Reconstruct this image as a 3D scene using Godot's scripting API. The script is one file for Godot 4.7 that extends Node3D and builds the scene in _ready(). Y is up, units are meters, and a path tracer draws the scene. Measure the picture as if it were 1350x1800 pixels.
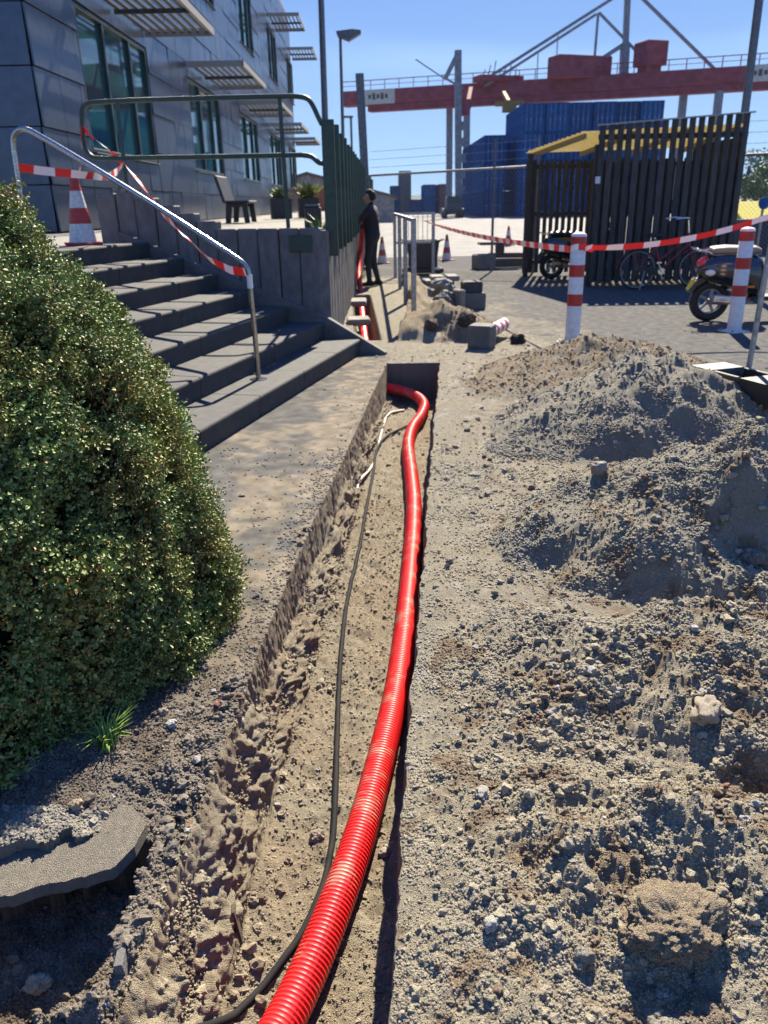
extends Node3D

# ---------------------------------------------------------------- mesh builder
class B:
	var v := PackedVector3Array()
	var n := PackedVector3Array()
	var c := PackedColorArray()
	var u := PackedVector2Array()
	var i := PackedInt32Array()
	var col := Color(1, 1, 1)
	var use_c := false
	func tri(a: Vector3, b: Vector3, d: Vector3, nn := Vector3.ZERO) -> void:
		var k := (d - a).cross(b - a)
		if nn != Vector3.ZERO and k.dot(nn) < 0.0:
			var t := b; b = d; d = t; k = -k
		k = k.normalized()
		var s := v.size()
		for p in [a, b, d]:
			v.append(p); n.append(k); c.append(col); u.append(Vector2(p.x, p.z))
		i.append(s); i.append(s + 1); i.append(s + 2)
	func quad(a: Vector3, b: Vector3, d: Vector3, e: Vector3, nn := Vector3.ZERO) -> void:
		var k := (e - a).cross(b - a) + (d - b).cross(Vector3.ZERO)
		k = (d - a).cross(b - a)
		if k.length_squared() < 1e-16: k = (e - a).cross(d - a)
		if nn != Vector3.ZERO and k.dot(nn) < 0.0:
			var t := b; b = e; e = t; k = -k
		k = k.normalized()
		var s := v.size()
		for p in [a, b, d, e]:
			v.append(p); n.append(k); c.append(col); u.append(Vector2(p.x, p.z))
		for q in [0, 1, 2, 0, 2, 3]: i.append(s + q)
	func box(at: Vector3, size: Vector3, bs := Basis.IDENTITY, bev := 0.0) -> void:
		var h := size * 0.5
		if bev <= 0.0:
			for ax in 3:
				for sg in [-1.0, 1.0]:
					var nn := Vector3.ZERO; nn[ax] = sg
					var a1 := (ax + 1) % 3; var a2 := (ax + 2) % 3
					var ps := []
					for q in [[-1, -1], [1, -1], [1, 1], [-1, 1]]:
						var p := Vector3.ZERO; p[ax] = sg * h[ax]; p[a1] = q[0] * h[a1]; p[a2] = q[1] * h[a2]
						ps.append(at + bs * p)
					quad(ps[0], ps[1], ps[2], ps[3], bs * nn)
			return
		var g := func(ax: int, sx: float, sy: float, sz: float) -> Vector3:
			var p := Vector3(sx * (h.x - bev), sy * (h.y - bev), sz * (h.z - bev))
			p[ax] = [sx, sy, sz][ax] * h[ax]
			return at + bs * p
		for ax in 3:
			var a1 := (ax + 1) % 3; var a2 := (ax + 2) % 3
			for sg in [-1.0, 1.0]:
				var nn := Vector3.ZERO; nn[ax] = sg
				var ps := []
				for q in [[-1, -1], [1, -1], [1, 1], [-1, 1]]:
					var s3 := [0.0, 0.0, 0.0]; s3[ax] = sg; s3[a1] = float(q[0]); s3[a2] = float(q[1])
					ps.append(g.call(ax, s3[0], s3[1], s3[2]))
				quad(ps[0], ps[1], ps[2], ps[3], bs * nn)
			for p in [-1.0, 1.0]:
				for q in [-1.0, 1.0]:
					var s0 := [0.0, 0.0, 0.0]; s0[a1] = p; s0[a2] = q; s0[ax] = -1.0
					var s1 := s0.duplicate(); s1[ax] = 1.0
					var nn := Vector3.ZERO; nn[a1] = p; nn[a2] = q
					quad(g.call(a1, s0[0], s0[1], s0[2]), g.call(a1, s1[0], s1[1], s1[2]), g.call(a2, s1[0], s1[1], s1[2]), g.call(a2, s0[0], s0[1], s0[2]), bs * nn)
		for sx in [-1.0, 1.0]:
			for sy in [-1.0, 1.0]:
				for sz in [-1.0, 1.0]:
					tri(g.call(0, sx, sy, sz), g.call(1, sx, sy, sz), g.call(2, sx, sy, sz), bs * Vector3(sx, sy, sz))
	func bar(a: Vector3, b: Vector3, w: float, h: float, bev := 0.0, upv := Vector3.UP) -> void:
		var f := (b - a).normalized()
		if absf(f.dot(upv)) > 0.99: upv = Vector3.RIGHT
		var r := f.cross(upv).normalized(); var uu := r.cross(f)
		box((a + b) * 0.5, Vector3(w, h, (b - a).length()), Basis(r, uu, -f), bev)
	# smooth tube; rr is a float or an array of radii
	func tube(path: Array, rr, seg := 12, caps := true) -> void:
		var m := path.size()
		var s := v.size()
		var f0: Vector3 = (path[1] - path[0]).normalized()
		var rv := f0.cross(Vector3.UP if absf(f0.y) < 0.95 else Vector3.RIGHT).normalized()
		for k in m:
			var f: Vector3 = ((path[mini(k + 1, m - 1)] - path[maxi(k - 1, 0)]) as Vector3).normalized()
			rv = (rv - f * rv.dot(f)).normalized()
			var uv := rv.cross(f)
			var r: float = rr if (rr is float) else rr[k]
			var dr := 0.0
			if not (rr is float):
				var dl: float = (path[mini(k + 1, m - 1)] - path[maxi(k - 1, 0)]).length()
				dr = (rr[mini(k + 1, m - 1)] - rr[maxi(k - 1, 0)]) / maxf(dl, 1e-6)
			for j in seg:
				var a := TAU * j / seg
				var o := rv * cos(a) + uv * sin(a)
				v.append(path[k] + o * r); n.append((o - f * dr).normalized()); c.append(col); u.append(Vector2(float(j) / seg, k * 0.1))
		for k in m - 1:
			for j in seg:
				var a0 := s + k * seg + j; var a1 := s + k * seg + (j + 1) % seg
				var b0 := a0 + seg; var b1 := a1 + seg
				for q in [a0, a1, b1, a0, b1, b0]: i.append(q)
		if caps:
			for e in [0, m - 1]:
				var r: float = rr if (rr is float) else rr[e]
				if r < 0.0005: continue
				var f: Vector3 = ((path[1] - path[0]) if e == 0 else (path[m - 2] - path[m - 1])).normalized()
				var b0 := v.size()
				v.append(path[e]); n.append(-f); c.append(col); u.append(Vector2.ZERO)
				for j in seg:
					v.append(v[s + e * seg + j]); n.append(-f); c.append(col); u.append(Vector2.ZERO)
				for j in seg:
					var ca := b0 + 1 + j; var cb := b0 + 1 + (j + 1) % seg
					for q in ([b0, cb, ca] if e == 0 else [b0, ca, cb]): i.append(q)
	# profile: array of Vector2(radius, height) about the local y axis
	func lathe(prof: Array, seg := 24, xf := Transform3D.IDENTITY, smooth := false) -> void:
		for k in prof.size() - 1:
			var p: Vector2 = prof[k]; var q: Vector2 = prof[k + 1]
			var d := q - p
			if d.length() < 1e-6: continue
			var nr := Vector2(d.y, -d.x).normalized()
			var na := nr; var nb := nr
			if smooth:
				if k > 0:
					var e: Vector2 = p - prof[k - 1]; var e2 := Vector2(e.y, -e.x).normalized()
					if e2.dot(nr) > 0.5: na = (nr + e2).normalized()
				if k < prof.size() - 2:
					var e: Vector2 = prof[k + 2] - q; var e2 := Vector2(e.y, -e.x).normalized()
					if e2.dot(nr) > 0.5: nb = (nr + e2).normalized()
			var s := v.size()
			for j in seg + 1:
				var a := TAU * j / seg
				var ca := cos(a); var sa := sin(a)
				v.append(xf * Vector3(p.x * ca, p.y, p.x * sa)); n.append((xf.basis * Vector3(na.x * ca, na.y, na.x * sa)).normalized())
				v.append(xf * Vector3(q.x * ca, q.y, q.x * sa)); n.append((xf.basis * Vector3(nb.x * ca, nb.y, nb.x * sa)).normalized())
				c.append(col); c.append(col); u.append(Vector2(float(j) / seg, p.y)); u.append(Vector2(float(j) / seg, q.y))
			for j in seg:
				var a0 := s + j * 2
				for t in [a0, a0 + 3, a0 + 1, a0, a0 + 2, a0 + 3]: i.append(t)
	# polygon in the local xy plane, extruded by depth along local z (centred)
	func prism(poly: PackedVector2Array, depth: float, xf := Transform3D.IDENTITY) -> void:
		var t := Geometry2D.triangulate_polygon(poly)
		for sg in [-1.0, 1.0]:
			var o := Vector3(0, 0, sg * depth * 0.5)
			for k in range(0, t.size(), 3):
				tri(xf * (Vector3(poly[t[k]].x, poly[t[k]].y, 0) + o), xf * (Vector3(poly[t[k + 1]].x, poly[t[k + 1]].y, 0) + o), xf * (Vector3(poly[t[k + 2]].x, poly[t[k + 2]].y, 0) + o), xf.basis * Vector3(0, 0, sg))
		var cw := 1.0 if Geometry2D.is_polygon_clockwise(poly) else -1.0
		for k in poly.size():
			var p := poly[k]; var q := poly[(k + 1) % poly.size()]
			var nn := Vector3(-(q.y - p.y), q.x - p.x, 0) * cw
			var h := Vector3(0, 0, depth * 0.5)
			var a := Vector3(p.x, p.y, 0); var b := Vector3(q.x, q.y, 0)
			quad(xf * (a - h), xf * (b - h), xf * (b + h), xf * (a + h), xf.basis * nn)
	func ball(at: Vector3, r: Vector3, bs := Basis.IDENTITY, seg := 14, rings := 9) -> void:
		var s := v.size()
		for k in rings + 1:
			var ph := PI * k / rings
			for j in seg + 1:
				var a := TAU * j / seg
				var o := Vector3(sin(ph) * cos(a), cos(ph), sin(ph) * sin(a))
				v.append(at + bs * (o * r)); n.append((bs * (o / r)).normalized()); c.append(col); u.append(Vector2(a, ph))
		for k in rings:
			for j in seg:
				var a0 := s + k * (seg + 1) + j
				for q in [a0, a0 + seg + 2, a0 + 1, a0, a0 + seg + 1, a0 + seg + 2]: i.append(q)
	func mesh() -> ArrayMesh:
		var a := []
		a.resize(Mesh.ARRAY_MAX)
		a[Mesh.ARRAY_VERTEX] = v; a[Mesh.ARRAY_NORMAL] = n; a[Mesh.ARRAY_TEX_UV] = u; a[Mesh.ARRAY_INDEX] = i
		if use_c: a[Mesh.ARRAY_COLOR] = c
		var m := ArrayMesh.new()
		m.add_surface_from_arrays(Mesh.PRIMITIVE_TRIANGLES, a)
		return m

# ---------------------------------------------------------------- helpers
var rng := RandomNumberGenerator.new()
var used := {}
var M := {}

func numbered(nm: String) -> String:
	if not used.has(nm):
		used[nm] = 0
		return nm
	used[nm] += 1
	return "%s_%03d" % [nm, used[nm]]

func mi(nm: String, m, mt: Material, parent: Node3D, at := Transform3D.IDENTITY) -> MeshInstance3D:
	var o := MeshInstance3D.new()
	o.mesh = m.mesh() if m is B else m
	o.material_override = mt
	o.transform = at
	o.name = numbered(nm) if parent == self else nm
	parent.add_child(o, true)
	return o

func thing(nm: String, label: String, cat: String, at := Vector3.ZERO, yaw := 0.0, grp := "") -> Node3D:
	var o := Node3D.new()
	o.name = numbered(nm)
	add_child(o, true)
	o.position = at
	o.rotation.y = yaw
	tag(o, label, cat, grp)
	return o

func tag(o: Node3D, label: String, cat: String, grp := "") -> Node3D:
	o.set_meta("label", label)
	o.set_meta("category", cat)
	if grp != "": o.set_meta("group", grp)
	return o

func struct(o: Node3D) -> Node3D:
	o.set_meta("kind", "structure")
	return o

func copy(o: Node3D, base: String, label: String, at: Vector3, yaw := 0.0) -> Node3D:
	var r: Node3D = o.duplicate()
	r.name = numbered(base)
	add_child(r, true)
	r.position = at
	r.rotation.y = yaw
	r.set_meta("label", label)
	return r

func lin(r: float, g: float, b: float) -> Color:
	return Color(r, g, b).linear_to_srgb()

func ntex(freq: float, lo: float, hi: float, sd: int, kind := FastNoiseLite.TYPE_SIMPLEX_SMOOTH, oct := 4, px := 512, normal := 0.0) -> NoiseTexture2D:
	var f := FastNoiseLite.new()
	f.noise_type = kind; f.frequency = freq; f.fractal_octaves = oct; f.seed = sd
	var t := NoiseTexture2D.new()
	t.width = px; t.height = px; t.seamless = true; t.noise = f
	if normal > 0.0:
		t.as_normal_map = true; t.bump_strength = normal
	else:
		var g := Gradient.new()
		g.set_color(0, Color(lo, lo, lo)); g.set_color(1, Color(hi, hi, hi))
		t.color_ramp = g
	return t

var T := {}
func mat(nm: String, lc: Color, rough := 0.7, metal := 0.0, o := {}) -> StandardMaterial3D:
	var m := StandardMaterial3D.new()
	m.resource_name = nm
	m.albedo_color = Color(lc.r, lc.g, lc.b).linear_to_srgb()
	m.roughness = rough
	m.metallic = metal
	m.cull_mode = BaseMaterial3D.CULL_DISABLED
	if o.has("tex"):
		m.albedo_texture = T[o.tex]
		m.uv1_triplanar = true; m.uv1_world_triplanar = true
		var s: float = o.get("scale", 1.0)
		m.uv1_scale = Vector3(s, s * o.get("ystretch", 1.0), s)
	if o.has("bump"):
		m.heightmap_enabled = true
		m.heightmap_texture = T[o.bump]
		m.heightmap_scale = o.get("bs", 1.0)
		m.uv1_triplanar = true; m.uv1_world_triplanar = true
	if o.has("det"):
		m.detail_enabled = true
		m.detail_albedo = T[o.det]
		m.detail_blend_mode = BaseMaterial3D.BLEND_MODE_MUL
		m.detail_uv_layer = BaseMaterial3D.DETAIL_UV_2
		m.uv2_triplanar = true; m.uv2_world_triplanar = true
		var s2: float = o.get("dscale", 0.3)
		m.uv2_scale = Vector3(s2, s2, s2)
	if o.get("vc", false): m.vertex_color_use_as_albedo = true
	if o.has("coat"):
		m.clearcoat_enabled = true; m.clearcoat = o.coat; m.clearcoat_roughness = 0.08
	M[nm] = m
	return m

func fn(freq: float, sd: int, kind := FastNoiseLite.TYPE_SIMPLEX_SMOOTH, oct := 1) -> FastNoiseLite:
	var f := FastNoiseLite.new()
	f.noise_type = kind; f.frequency = freq; f.seed = sd
	f.fractal_type = FastNoiseLite.FRACTAL_FBM if oct > 1 else FastNoiseLite.FRACTAL_NONE
	f.fractal_octaves = oct
	return f

func lut(tb: Array, z: float) -> float:
	# tb: [[z, value], ...] with z falling
	if z >= tb[0][0]: return tb[0][1]
	for k in range(1, tb.size()):
		if z >= tb[k][0]:
			var t: float = (z - tb[k - 1][0]) / (tb[k][0] - tb[k - 1][0])
			return lerpf(tb[k - 1][1], tb[k][1], t)
	return tb[-1][1]

# smooth curve through points
func curve(pts: Array, step: float) -> Array:
	var cv := Curve3D.new()
	cv.bake_interval = step
	for k in pts.size():
		var d: Vector3 = (pts[mini(k + 1, pts.size() - 1)] - pts[maxi(k - 1, 0)])
		var l0: float = ((pts[k] - pts[maxi(k - 1, 0)]) as Vector3).length()
		var l1: float = ((pts[mini(k + 1, pts.size() - 1)] - pts[k]) as Vector3).length()
		d = d.normalized()
		cv.add_point(pts[k], -d * l0 / 3.0, d * l1 / 3.0)
	var L := cv.get_baked_length()
	var out := []
	var q := maxi(2, int(L / step))
	for k in q + 1: out.append(cv.sample_baked(L * k / q, true))
	return out

func _ready() -> void:
	rng.seed = 7
	setup_camera()
	setup_light()
	make_materials()
	build_ground()
	build_stairs()
	build_office()
	build_yard()
	build_port()
	build_shrub()
	build_trench_things()
	build_stones()
	build_vehicles()
	build_person()

func setup_camera() -> void:
	var cam := Camera3D.new()
	cam.name = "camera"
	var p := deg_to_rad(21.37)
	var r := deg_to_rad(1.1)
	var fw := Vector3(0, -sin(p), -cos(p))
	var u0 := Vector3(0, cos(p), -sin(p))
	var x0 := Vector3(1, 0, 0)
	var up := u0 * cos(r) + x0 * sin(r)
	var rt := x0 * cos(r) - u0 * sin(r)
	cam.transform = Transform3D(Basis(rt, up, -fw), Vector3(0, 1.55, 0))
	cam.fov = 66.22
	cam.near = 0.05
	cam.far = 4000.0
	add_child(cam)
	var at := CameraAttributesPhysical.new()
	at.frustum_focal_length = 18.4
	at.frustum_focus_distance = 2.5
	at.frustum_near = 0.05
	at.frustum_far = 4000.0
	at.exposure_aperture = 3.0
	cam.attributes = at
	cam.current = true

func setup_light() -> void:
	var env := Environment.new()
	env.background_mode = Environment.BG_SKY
	var sk := ProceduralSkyMaterial.new()
	sk.sky_top_color = lin(0.045, 0.18, 0.66)
	sk.sky_horizon_color = lin(0.46, 0.70, 0.98)
	sk.sky_curve = 0.165
	sk.ground_horizon_color = lin(0.35, 0.42, 0.52)
	sk.ground_bottom_color = lin(0.15, 0.14, 0.13)
	sk.sun_angle_max = 12.0
	sk.energy_multiplier = 0.37
	var ci := Image.create(1024, 512, false, Image.FORMAT_RGBA8)
	var cf := fn(0.006, 51, FastNoiseLite.TYPE_SIMPLEX_SMOOTH, 5)
	for y in 512:
		for x in 1024:
			var an := TAU * x / 1024.0
			var el := PI * (0.5 - y / 512.0)
			var q := cf.get_noise_3d(cos(an) * 120.0 + el * 60.0, el * 900.0, sin(an) * 120.0)
			var a := clampf((q - 0.12) * 1.1, 0.0, 0.30) * smoothstep(0.02, 0.2, el)
			ci.set_pixel(x, y, Color(0.82, 0.9, 1.0, a))
	sk.sky_cover = ImageTexture.create_from_image(ci)
	sk.sky_cover_modulate = Color(1, 1, 1, 0.55)
	var sky := Sky.new()
	sky.sky_material = sk
	env.sky = sky
	env.tonemap_mode = Environment.TONE_MAPPER_LINEAR
	env.tonemap_exposure = 3.2
	env.sdfgi_enabled = true
	env.ssao_enabled = true
	env.ssil_enabled = true
	env.fog_enabled = true
	env.fog_density = 0.00012
	env.fog_light_color = lin(0.55, 0.68, 0.9)
	var we := WorldEnvironment.new()
	we.environment = env
	add_child(we)
	var sun := DirectionalLight3D.new()
	sun.name = "sun"
	sun.light_color = Color(1.0, 0.95, 0.86)
	sun.light_energy = 1.6
	sun.light_angular_distance = 0.5
	sun.shadow_enabled = true
	var az := deg_to_rad(14.0)
	var el := deg_to_rad(44.0)
	var to := Vector3(sin(az) * cos(el), sin(el), -cos(az) * cos(el))
	sun.transform = Transform3D(Basis.looking_at(-to, Vector3.UP), Vector3(0, 30, 0))
	add_child(sun)

func make_materials() -> void:
	T.grain = ntex(0.06, 0.74, 1.0, 11, FastNoiseLite.TYPE_SIMPLEX_SMOOTH, 5)
	T.speck = ntex(0.22, 0.58, 1.0, 12, FastNoiseLite.TYPE_SIMPLEX, 3)
	T.blotch = ntex(0.012, 0.7, 1.0, 13, FastNoiseLite.TYPE_SIMPLEX_SMOOTH, 5)
	T.lump = ntex(0.05, 0.0, 1.0, 14, FastNoiseLite.TYPE_CELLULAR, 3)
	T.rough = ntex(0.10, 0.0, 1.0, 15, FastNoiseLite.TYPE_SIMPLEX, 5)
	T.speck_soft = ntex(0.22, 0.76, 1.0, 19, FastNoiseLite.TYPE_SIMPLEX, 3)
	T.dirt = ntex(0.015, 0.86, 1.0, 18, FastNoiseLite.TYPE_SIMPLEX_SMOOTH, 5)
	T.streak = ntex(0.03, 0.55, 1.0, 16, FastNoiseLite.TYPE_SIMPLEX_SMOOTH, 5)
	# ground: vertex colours hold the real colours of the soil
	mat("soil", Color(1, 1, 1), 0.95, 0.0, {"tex": "dirt", "scale": 5.0, "bump": "rough", "bs": 1.5, "det": "speck_soft", "dscale": 9.0, "vc": true})
	mat("slab", Color(1, 1, 1), 0.92, 0.0, {"tex": "speck", "scale": 2.6, "bump": "rough", "bs": 0.25, "det": "blotch", "dscale": 0.9, "vc": true})
	mat("rock", Color(1, 1, 1), 0.92, 0.0, {"tex": "speck_soft", "scale": 7.0, "bump": "rough", "bs": 0.5, "vc": true})
	mat("asphalt", Color(0.20, 0.195, 0.185), 0.9, 0.0, {"tex": "speck", "scale": 2.2, "det": "blotch", "dscale": 0.35, "bump": "rough", "bs": 0.25})
	mat("far_yard", Color(0.235, 0.23, 0.22), 0.9, 0.0, {"tex": "blotch", "scale": 0.1})
	mat("concrete_dark", Color(0.098, 0.100, 0.102), 0.85, 0.0, {"tex": "speck", "scale": 2.5, "det": "blotch", "dscale": 1.1, "bump": "rough", "bs": 0.15})
	mat("concrete", Color(0.27, 0.265, 0.25), 0.88, 0.0, {"tex": "speck", "scale": 2.0, "det": "blotch", "dscale": 0.7, "bump": "rough", "bs": 0.15})
	mat("concrete_pale", Color(0.42, 0.40, 0.36), 0.9, 0.0, {"tex": "speck", "scale": 2.0, "det": "blotch", "dscale": 0.7})
	mat("plank_wall", Color(0.30, 0.295, 0.28), 0.88, 0.0, {"tex": "blotch", "scale": 1.2, "ystretch": 0.5, "det": "speck", "dscale": 2.0})
	mat("steel", Color(0.62, 0.62, 0.63), 0.22, 1.0, {"tex": "streak", "scale": 3.0})
	mat("galv", Color(0.40, 0.42, 0.44), 0.5, 0.6, {"tex": "blotch", "scale": 2.0})
	mat("pole_grey", Color(0.16, 0.18, 0.21), 0.5, 0.4, {"tex": "blotch", "scale": 1.0})
	mat("green_paint", Color(0.022, 0.062, 0.042), 0.45, 0.0, {"tex": "blotch", "scale": 1.4})
	mat("red_conduit", Color(1, 1, 1), 0.42, 0.0, {"vc": true})
	mat("cable_black", Color(0.016, 0.016, 0.017), 0.75)
	M.cable_black.metallic_specular = 0.2
	mat("cable_pale", Color(0.45, 0.40, 0.33), 0.6)
	mat("red_band", Color(0.52, 0.025, 0.02), 0.45, 0.0, {"tex": "blotch", "scale": 5.0})
	mat("white_paint", Color(0.70, 0.70, 0.70), 0.4, 0.0, {"tex": "dirt", "scale": 2.0})
	mat("tape_red", Color(0.75, 0.03, 0.02), 0.35)
	mat("tape_white", Color(0.80, 0.78, 0.76), 0.35)
	for k in ["tape_red", "tape_white"]:
		M[k].backlight_enabled = true
	M.tape_red.backlight = Color(0.55, 0.05, 0.04)
	M.tape_white.backlight = Color(0.5, 0.5, 0.5)
	mat("rubber", Color(0.018, 0.018, 0.019), 0.75, 0.0, {"tex": "grain", "scale": 4.0})
	mat("black_plastic", Color(0.022, 0.023, 0.025), 0.5, 0.0, {"tex": "grain", "scale": 3.0})
	mat("black_gloss", Color(0.012, 0.012, 0.014), 0.18, 0.0, {"coat": 0.8})
	mat("chrome", Color(0.8, 0.8, 0.82), 0.08, 1.0)
	mat("panel", Color(0.085, 0.105, 0.145), 0.28, 0.6, {"tex": "dirt", "scale": 0.5})
	mat("backing", Color(0.02, 0.02, 0.022), 0.9)
	mat("frame_teal", Color(0.012, 0.03, 0.034), 0.4, 0.2)
	mat("louvre", Color(0.085, 0.08, 0.075), 0.5, 0.3, {"tex": "blotch", "scale": 1.0})
	mat("louvre_edge", Color(0.26, 0.25, 0.235), 0.6, 0.1)
	mat("interior", Color(0.05, 0.05, 0.055), 0.9, 0.0, {"tex": "blotch", "scale": 0.5})
	var gl := mat("glass", Color(0.02, 0.10, 0.12), 0.03)
	gl.transparency = BaseMaterial3D.TRANSPARENCY_ALPHA
	gl.albedo_color.a = 0.55
	mat("crane_red", Color(0.29, 0.078, 0.10), 0.6, 0.0, {"tex": "blotch", "scale": 0.12})
	mat("crane_grey", Color(0.20, 0.23, 0.28), 0.6, 0.0, {"tex": "blotch", "scale": 0.2})
	mat("sign_white", Color(0.55, 0.55, 0.5), 0.7, 0.0, {"tex": "blotch", "scale": 0.3})
	mat("blue_box", Color(0.020, 0.14, 0.44), 0.7, 0.0, {"tex": "blotch", "scale": 0.22, "det": "streak", "dscale": 0.8})
	mat("blue_box_b", Color(0.026, 0.18, 0.54), 0.7, 0.0, {"tex": "blotch", "scale": 0.22, "det": "streak", "dscale": 0.8})
	mat("blue_box_c", Color(0.022, 0.11, 0.32), 0.7, 0.0, {"tex": "blotch", "scale": 0.22, "det": "streak", "dscale": 0.8})
	mat("red_box", Color(0.16, 0.035, 0.03), 0.6, 0.0, {"tex": "blotch", "scale": 0.22, "det": "streak", "dscale": 0.8})
	mat("grey_box", Color(0.12, 0.13, 0.15), 0.6, 0.0, {"tex": "blotch", "scale": 0.22, "det": "streak", "dscale": 0.8})
	mat("orange_box", Color(0.42, 0.10, 0.03), 0.6, 0.0, {"tex": "blotch", "scale": 0.22})
	mat("box_rod", Color(0.16, 0.22, 0.34), 0.6, 0.2)
	mat("shed_slat", Color(0.092, 0.086, 0.078), 0.8, 0.0, {"tex": "streak", "scale": 1.5, "ystretch": 0.12, "det": "grain", "dscale": 2.0})
	mat("shed_slat_b", Color(0.13, 0.12, 0.108), 0.8, 0.0, {"tex": "streak", "scale": 1.5, "ystretch": 0.12, "det": "grain", "dscale": 2.0})
	mat("pale_wood", Color(0.62, 0.50, 0.27), 0.7, 0.0, {"tex": "streak", "scale": 1.2, "det": "grain", "dscale": 2.0})
	mat("damp_wood", Color(0.10, 0.07, 0.05), 0.85, 0.0, {"tex": "streak", "scale": 3.0})
	mat("leaf", Color(1, 1, 1), 0.55, 0.0, {"vc": true})
	M.leaf.metallic_specular = 0.4
	M.leaf.backlight_enabled = true
	M.leaf.backlight = Color(0.22, 0.30, 0.07)
	mat("far_leaf", Color(1, 1, 1), 0.6, 0.0, {"vc": true})
	M.far_leaf.backlight_enabled = true
	M.far_leaf.backlight = Color(0.12, 0.2, 0.05)
	mat("twig", Color(0.07, 0.045, 0.03), 0.9)
	mat("thicket", Color(0.12, 0.095, 0.06), 0.95, 0.0, {"tex": "lump", "scale": 6.0, "bump": "rough", "bs": 3.0})
	mat("hill_blue", Color(0.06, 0.09, 0.08), 0.95)
	mat("rape", Color(0.55, 0.48, 0.05), 0.9, 0.0, {"tex": "grain", "scale": 0.5})
	mat("bark", Color(0.07, 0.055, 0.04), 0.95)
	mat("body", Color(1, 1, 1), 0.8, 0.0, {"vc": true, "tex": "grain", "scale": 6.0})
	mat("frame_red", Color(0.22, 0.02, 0.03), 0.35)
	mat("tail_red", Color(0.55, 0.01, 0.02), 0.12, 0.0, {"coat": 1.0})
	mat("lens_clear", Color(0.6, 0.6, 0.6), 0.1, 0.0, {"coat": 1.0})
	mat("amber", Color(0.7, 0.2, 0.02), 0.2)
	mat("plate_yellow", Color(0.70, 0.48, 0.06), 0.5)
	mat("seat_tan", Color(0.34, 0.27, 0.20), 0.6, 0.0, {"tex": "grain", "scale": 3.0})
	mat("cone_red", Color(0.52, 0.035, 0.02), 0.5, 0.0, {"tex": "blotch", "scale": 3.0})
	mat("cone_white", Color(0.72, 0.71, 0.68), 0.45, 0.0, {"tex": "blotch", "scale": 3.0})
	mat("brick_red", Color(0.30, 0.10, 0.06), 0.9, 0.0, {"tex": "grain", "scale": 4.0})
	mat("wire", Color(0.30, 0.31, 0.32), 0.5, 0.6)
	mat("terrace_tile", Color(0.36, 0.345, 0.31), 0.9, 0.0, {"tex": "speck", "scale": 2.0, "det": "blotch", "dscale": 0.7})
	mat("far_wall", Color(0.36, 0.33, 0.29), 0.9, 0.0, {"tex": "blotch", "scale": 0.3})
	for k in ["blue_box", "blue_box_b", "blue_box_c", "crane_red", "slab"]: M[k].metallic_specular = 0.15
	mat("mustard", Color(0.22, 0.13, 0.03), 0.8)
	mat("roof_sheet", Color(0.60, 0.54, 0.36), 0.5, 0.0, {"tex": "streak", "scale": 1.2})
	M.roof_sheet.backlight_enabled = true
	M.roof_sheet.backlight = Color(0.80, 0.75, 0.54)
	mat("far_roof", Color(0.20, 0.17, 0.14), 0.9, 0.0, {"tex": "streak", "scale": 0.3})

# ---------------------------------------------------------------- terrain
const TB_R := [[-0.4, -0.06], [-1.12, 0.0], [-2.02, 0.06], [-3.24, 0.17], [-4.98, 0.32], [-6.61, 0.47], [-8.14, 0.61], [-12.5, 1.0]]
const TB_L := [[-0.4, -0.64], [-1.4, -0.57], [-2.01, -0.525], [-2.38, -0.49], [-3.21, -0.43], [-3.98, -0.36], [-5.15, -0.24], [-6.66, -0.10], [-8.2, 0.06], [-12.5, 0.5]]
const TB_F := [[-0.4, -0.44], [-1.42, -0.43], [-1.97, -0.42], [-2.73, -0.35], [-3.75, -0.26], [-5.58, -0.14], [-7.85, 0.10], [-12.5, 0.55]]
const TB_AS := [[-0.4, 6.0], [-3.6, 4.6], [-5.2, 3.75], [-6.3, 3.05], [-7.6, 2.75], [-8.95, 2.07], [-11.72, 1.41], [-14.0, 1.1]]
const DEPTH := 0.40
const HEAPS := [
	[2.12, -7.6, 1.2, 0.9, 0.44], [1.35, -7.0, 0.75, 0.6, 0.13],
	[1.98, -5.6, 1.22, 1.0, 0.64], [1.35, -5.2, 0.7, 0.5, 0.15],
	[1.74, -3.55, 1.2, 0.85, 0.64], [2.6, -3.7, 1.0, 0.8, 0.46], [1.05, -3.75, 0.55, 0.5, 0.13],
	[1.15, -2.35, 0.72, 0.5, 0.27], [0.62, -2.35, 0.5, 0.55, 0.09],
	[1.70, -1.75, 0.8, 0.6, 0.34], [0.74, -1.52, 0.55, 0.36, 0.20], [0.30, -1.35, 0.36, 0.8, 0.05],
	[1.35, -0.9, 0.7, 0.5, 0.16],
	[0.80, -10.15, 0.85, 0.7, 0.52], [0.42, -11.6, 0.36, 1.3, 0.34], [0.45, -13.4, 0.42, 1.2, 0.36], [0.55, -15.2, 0.5, 1.2, 0.36], [0.6, -17.0, 0.5, 1.0, 0.30],
]
var nA := fn(1.1, 1, FastNoiseLite.TYPE_SIMPLEX_SMOOTH, 2)
var nB := fn(3.2, 2, FastNoiseLite.TYPE_SIMPLEX_SMOOTH, 2)
var nC := fn(9.0, 3, FastNoiseLite.TYPE_SIMPLEX_SMOOTH, 2)
var nD := fn(26.0, 4)
var nE := fn(70.0, 5)
var cel1 := fn(15.0, 6, FastNoiseLite.TYPE_CELLULAR)
var cel2 := fn(42.0, 7, FastNoiseLite.TYPE_CELLULAR)
var cel3 := fn(88.0, 17, FastNoiseLite.TYPE_CELLULAR)
var nCol := fn(1.7, 8, FastNoiseLite.TYPE_SIMPLEX_SMOOTH, 4)
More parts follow.
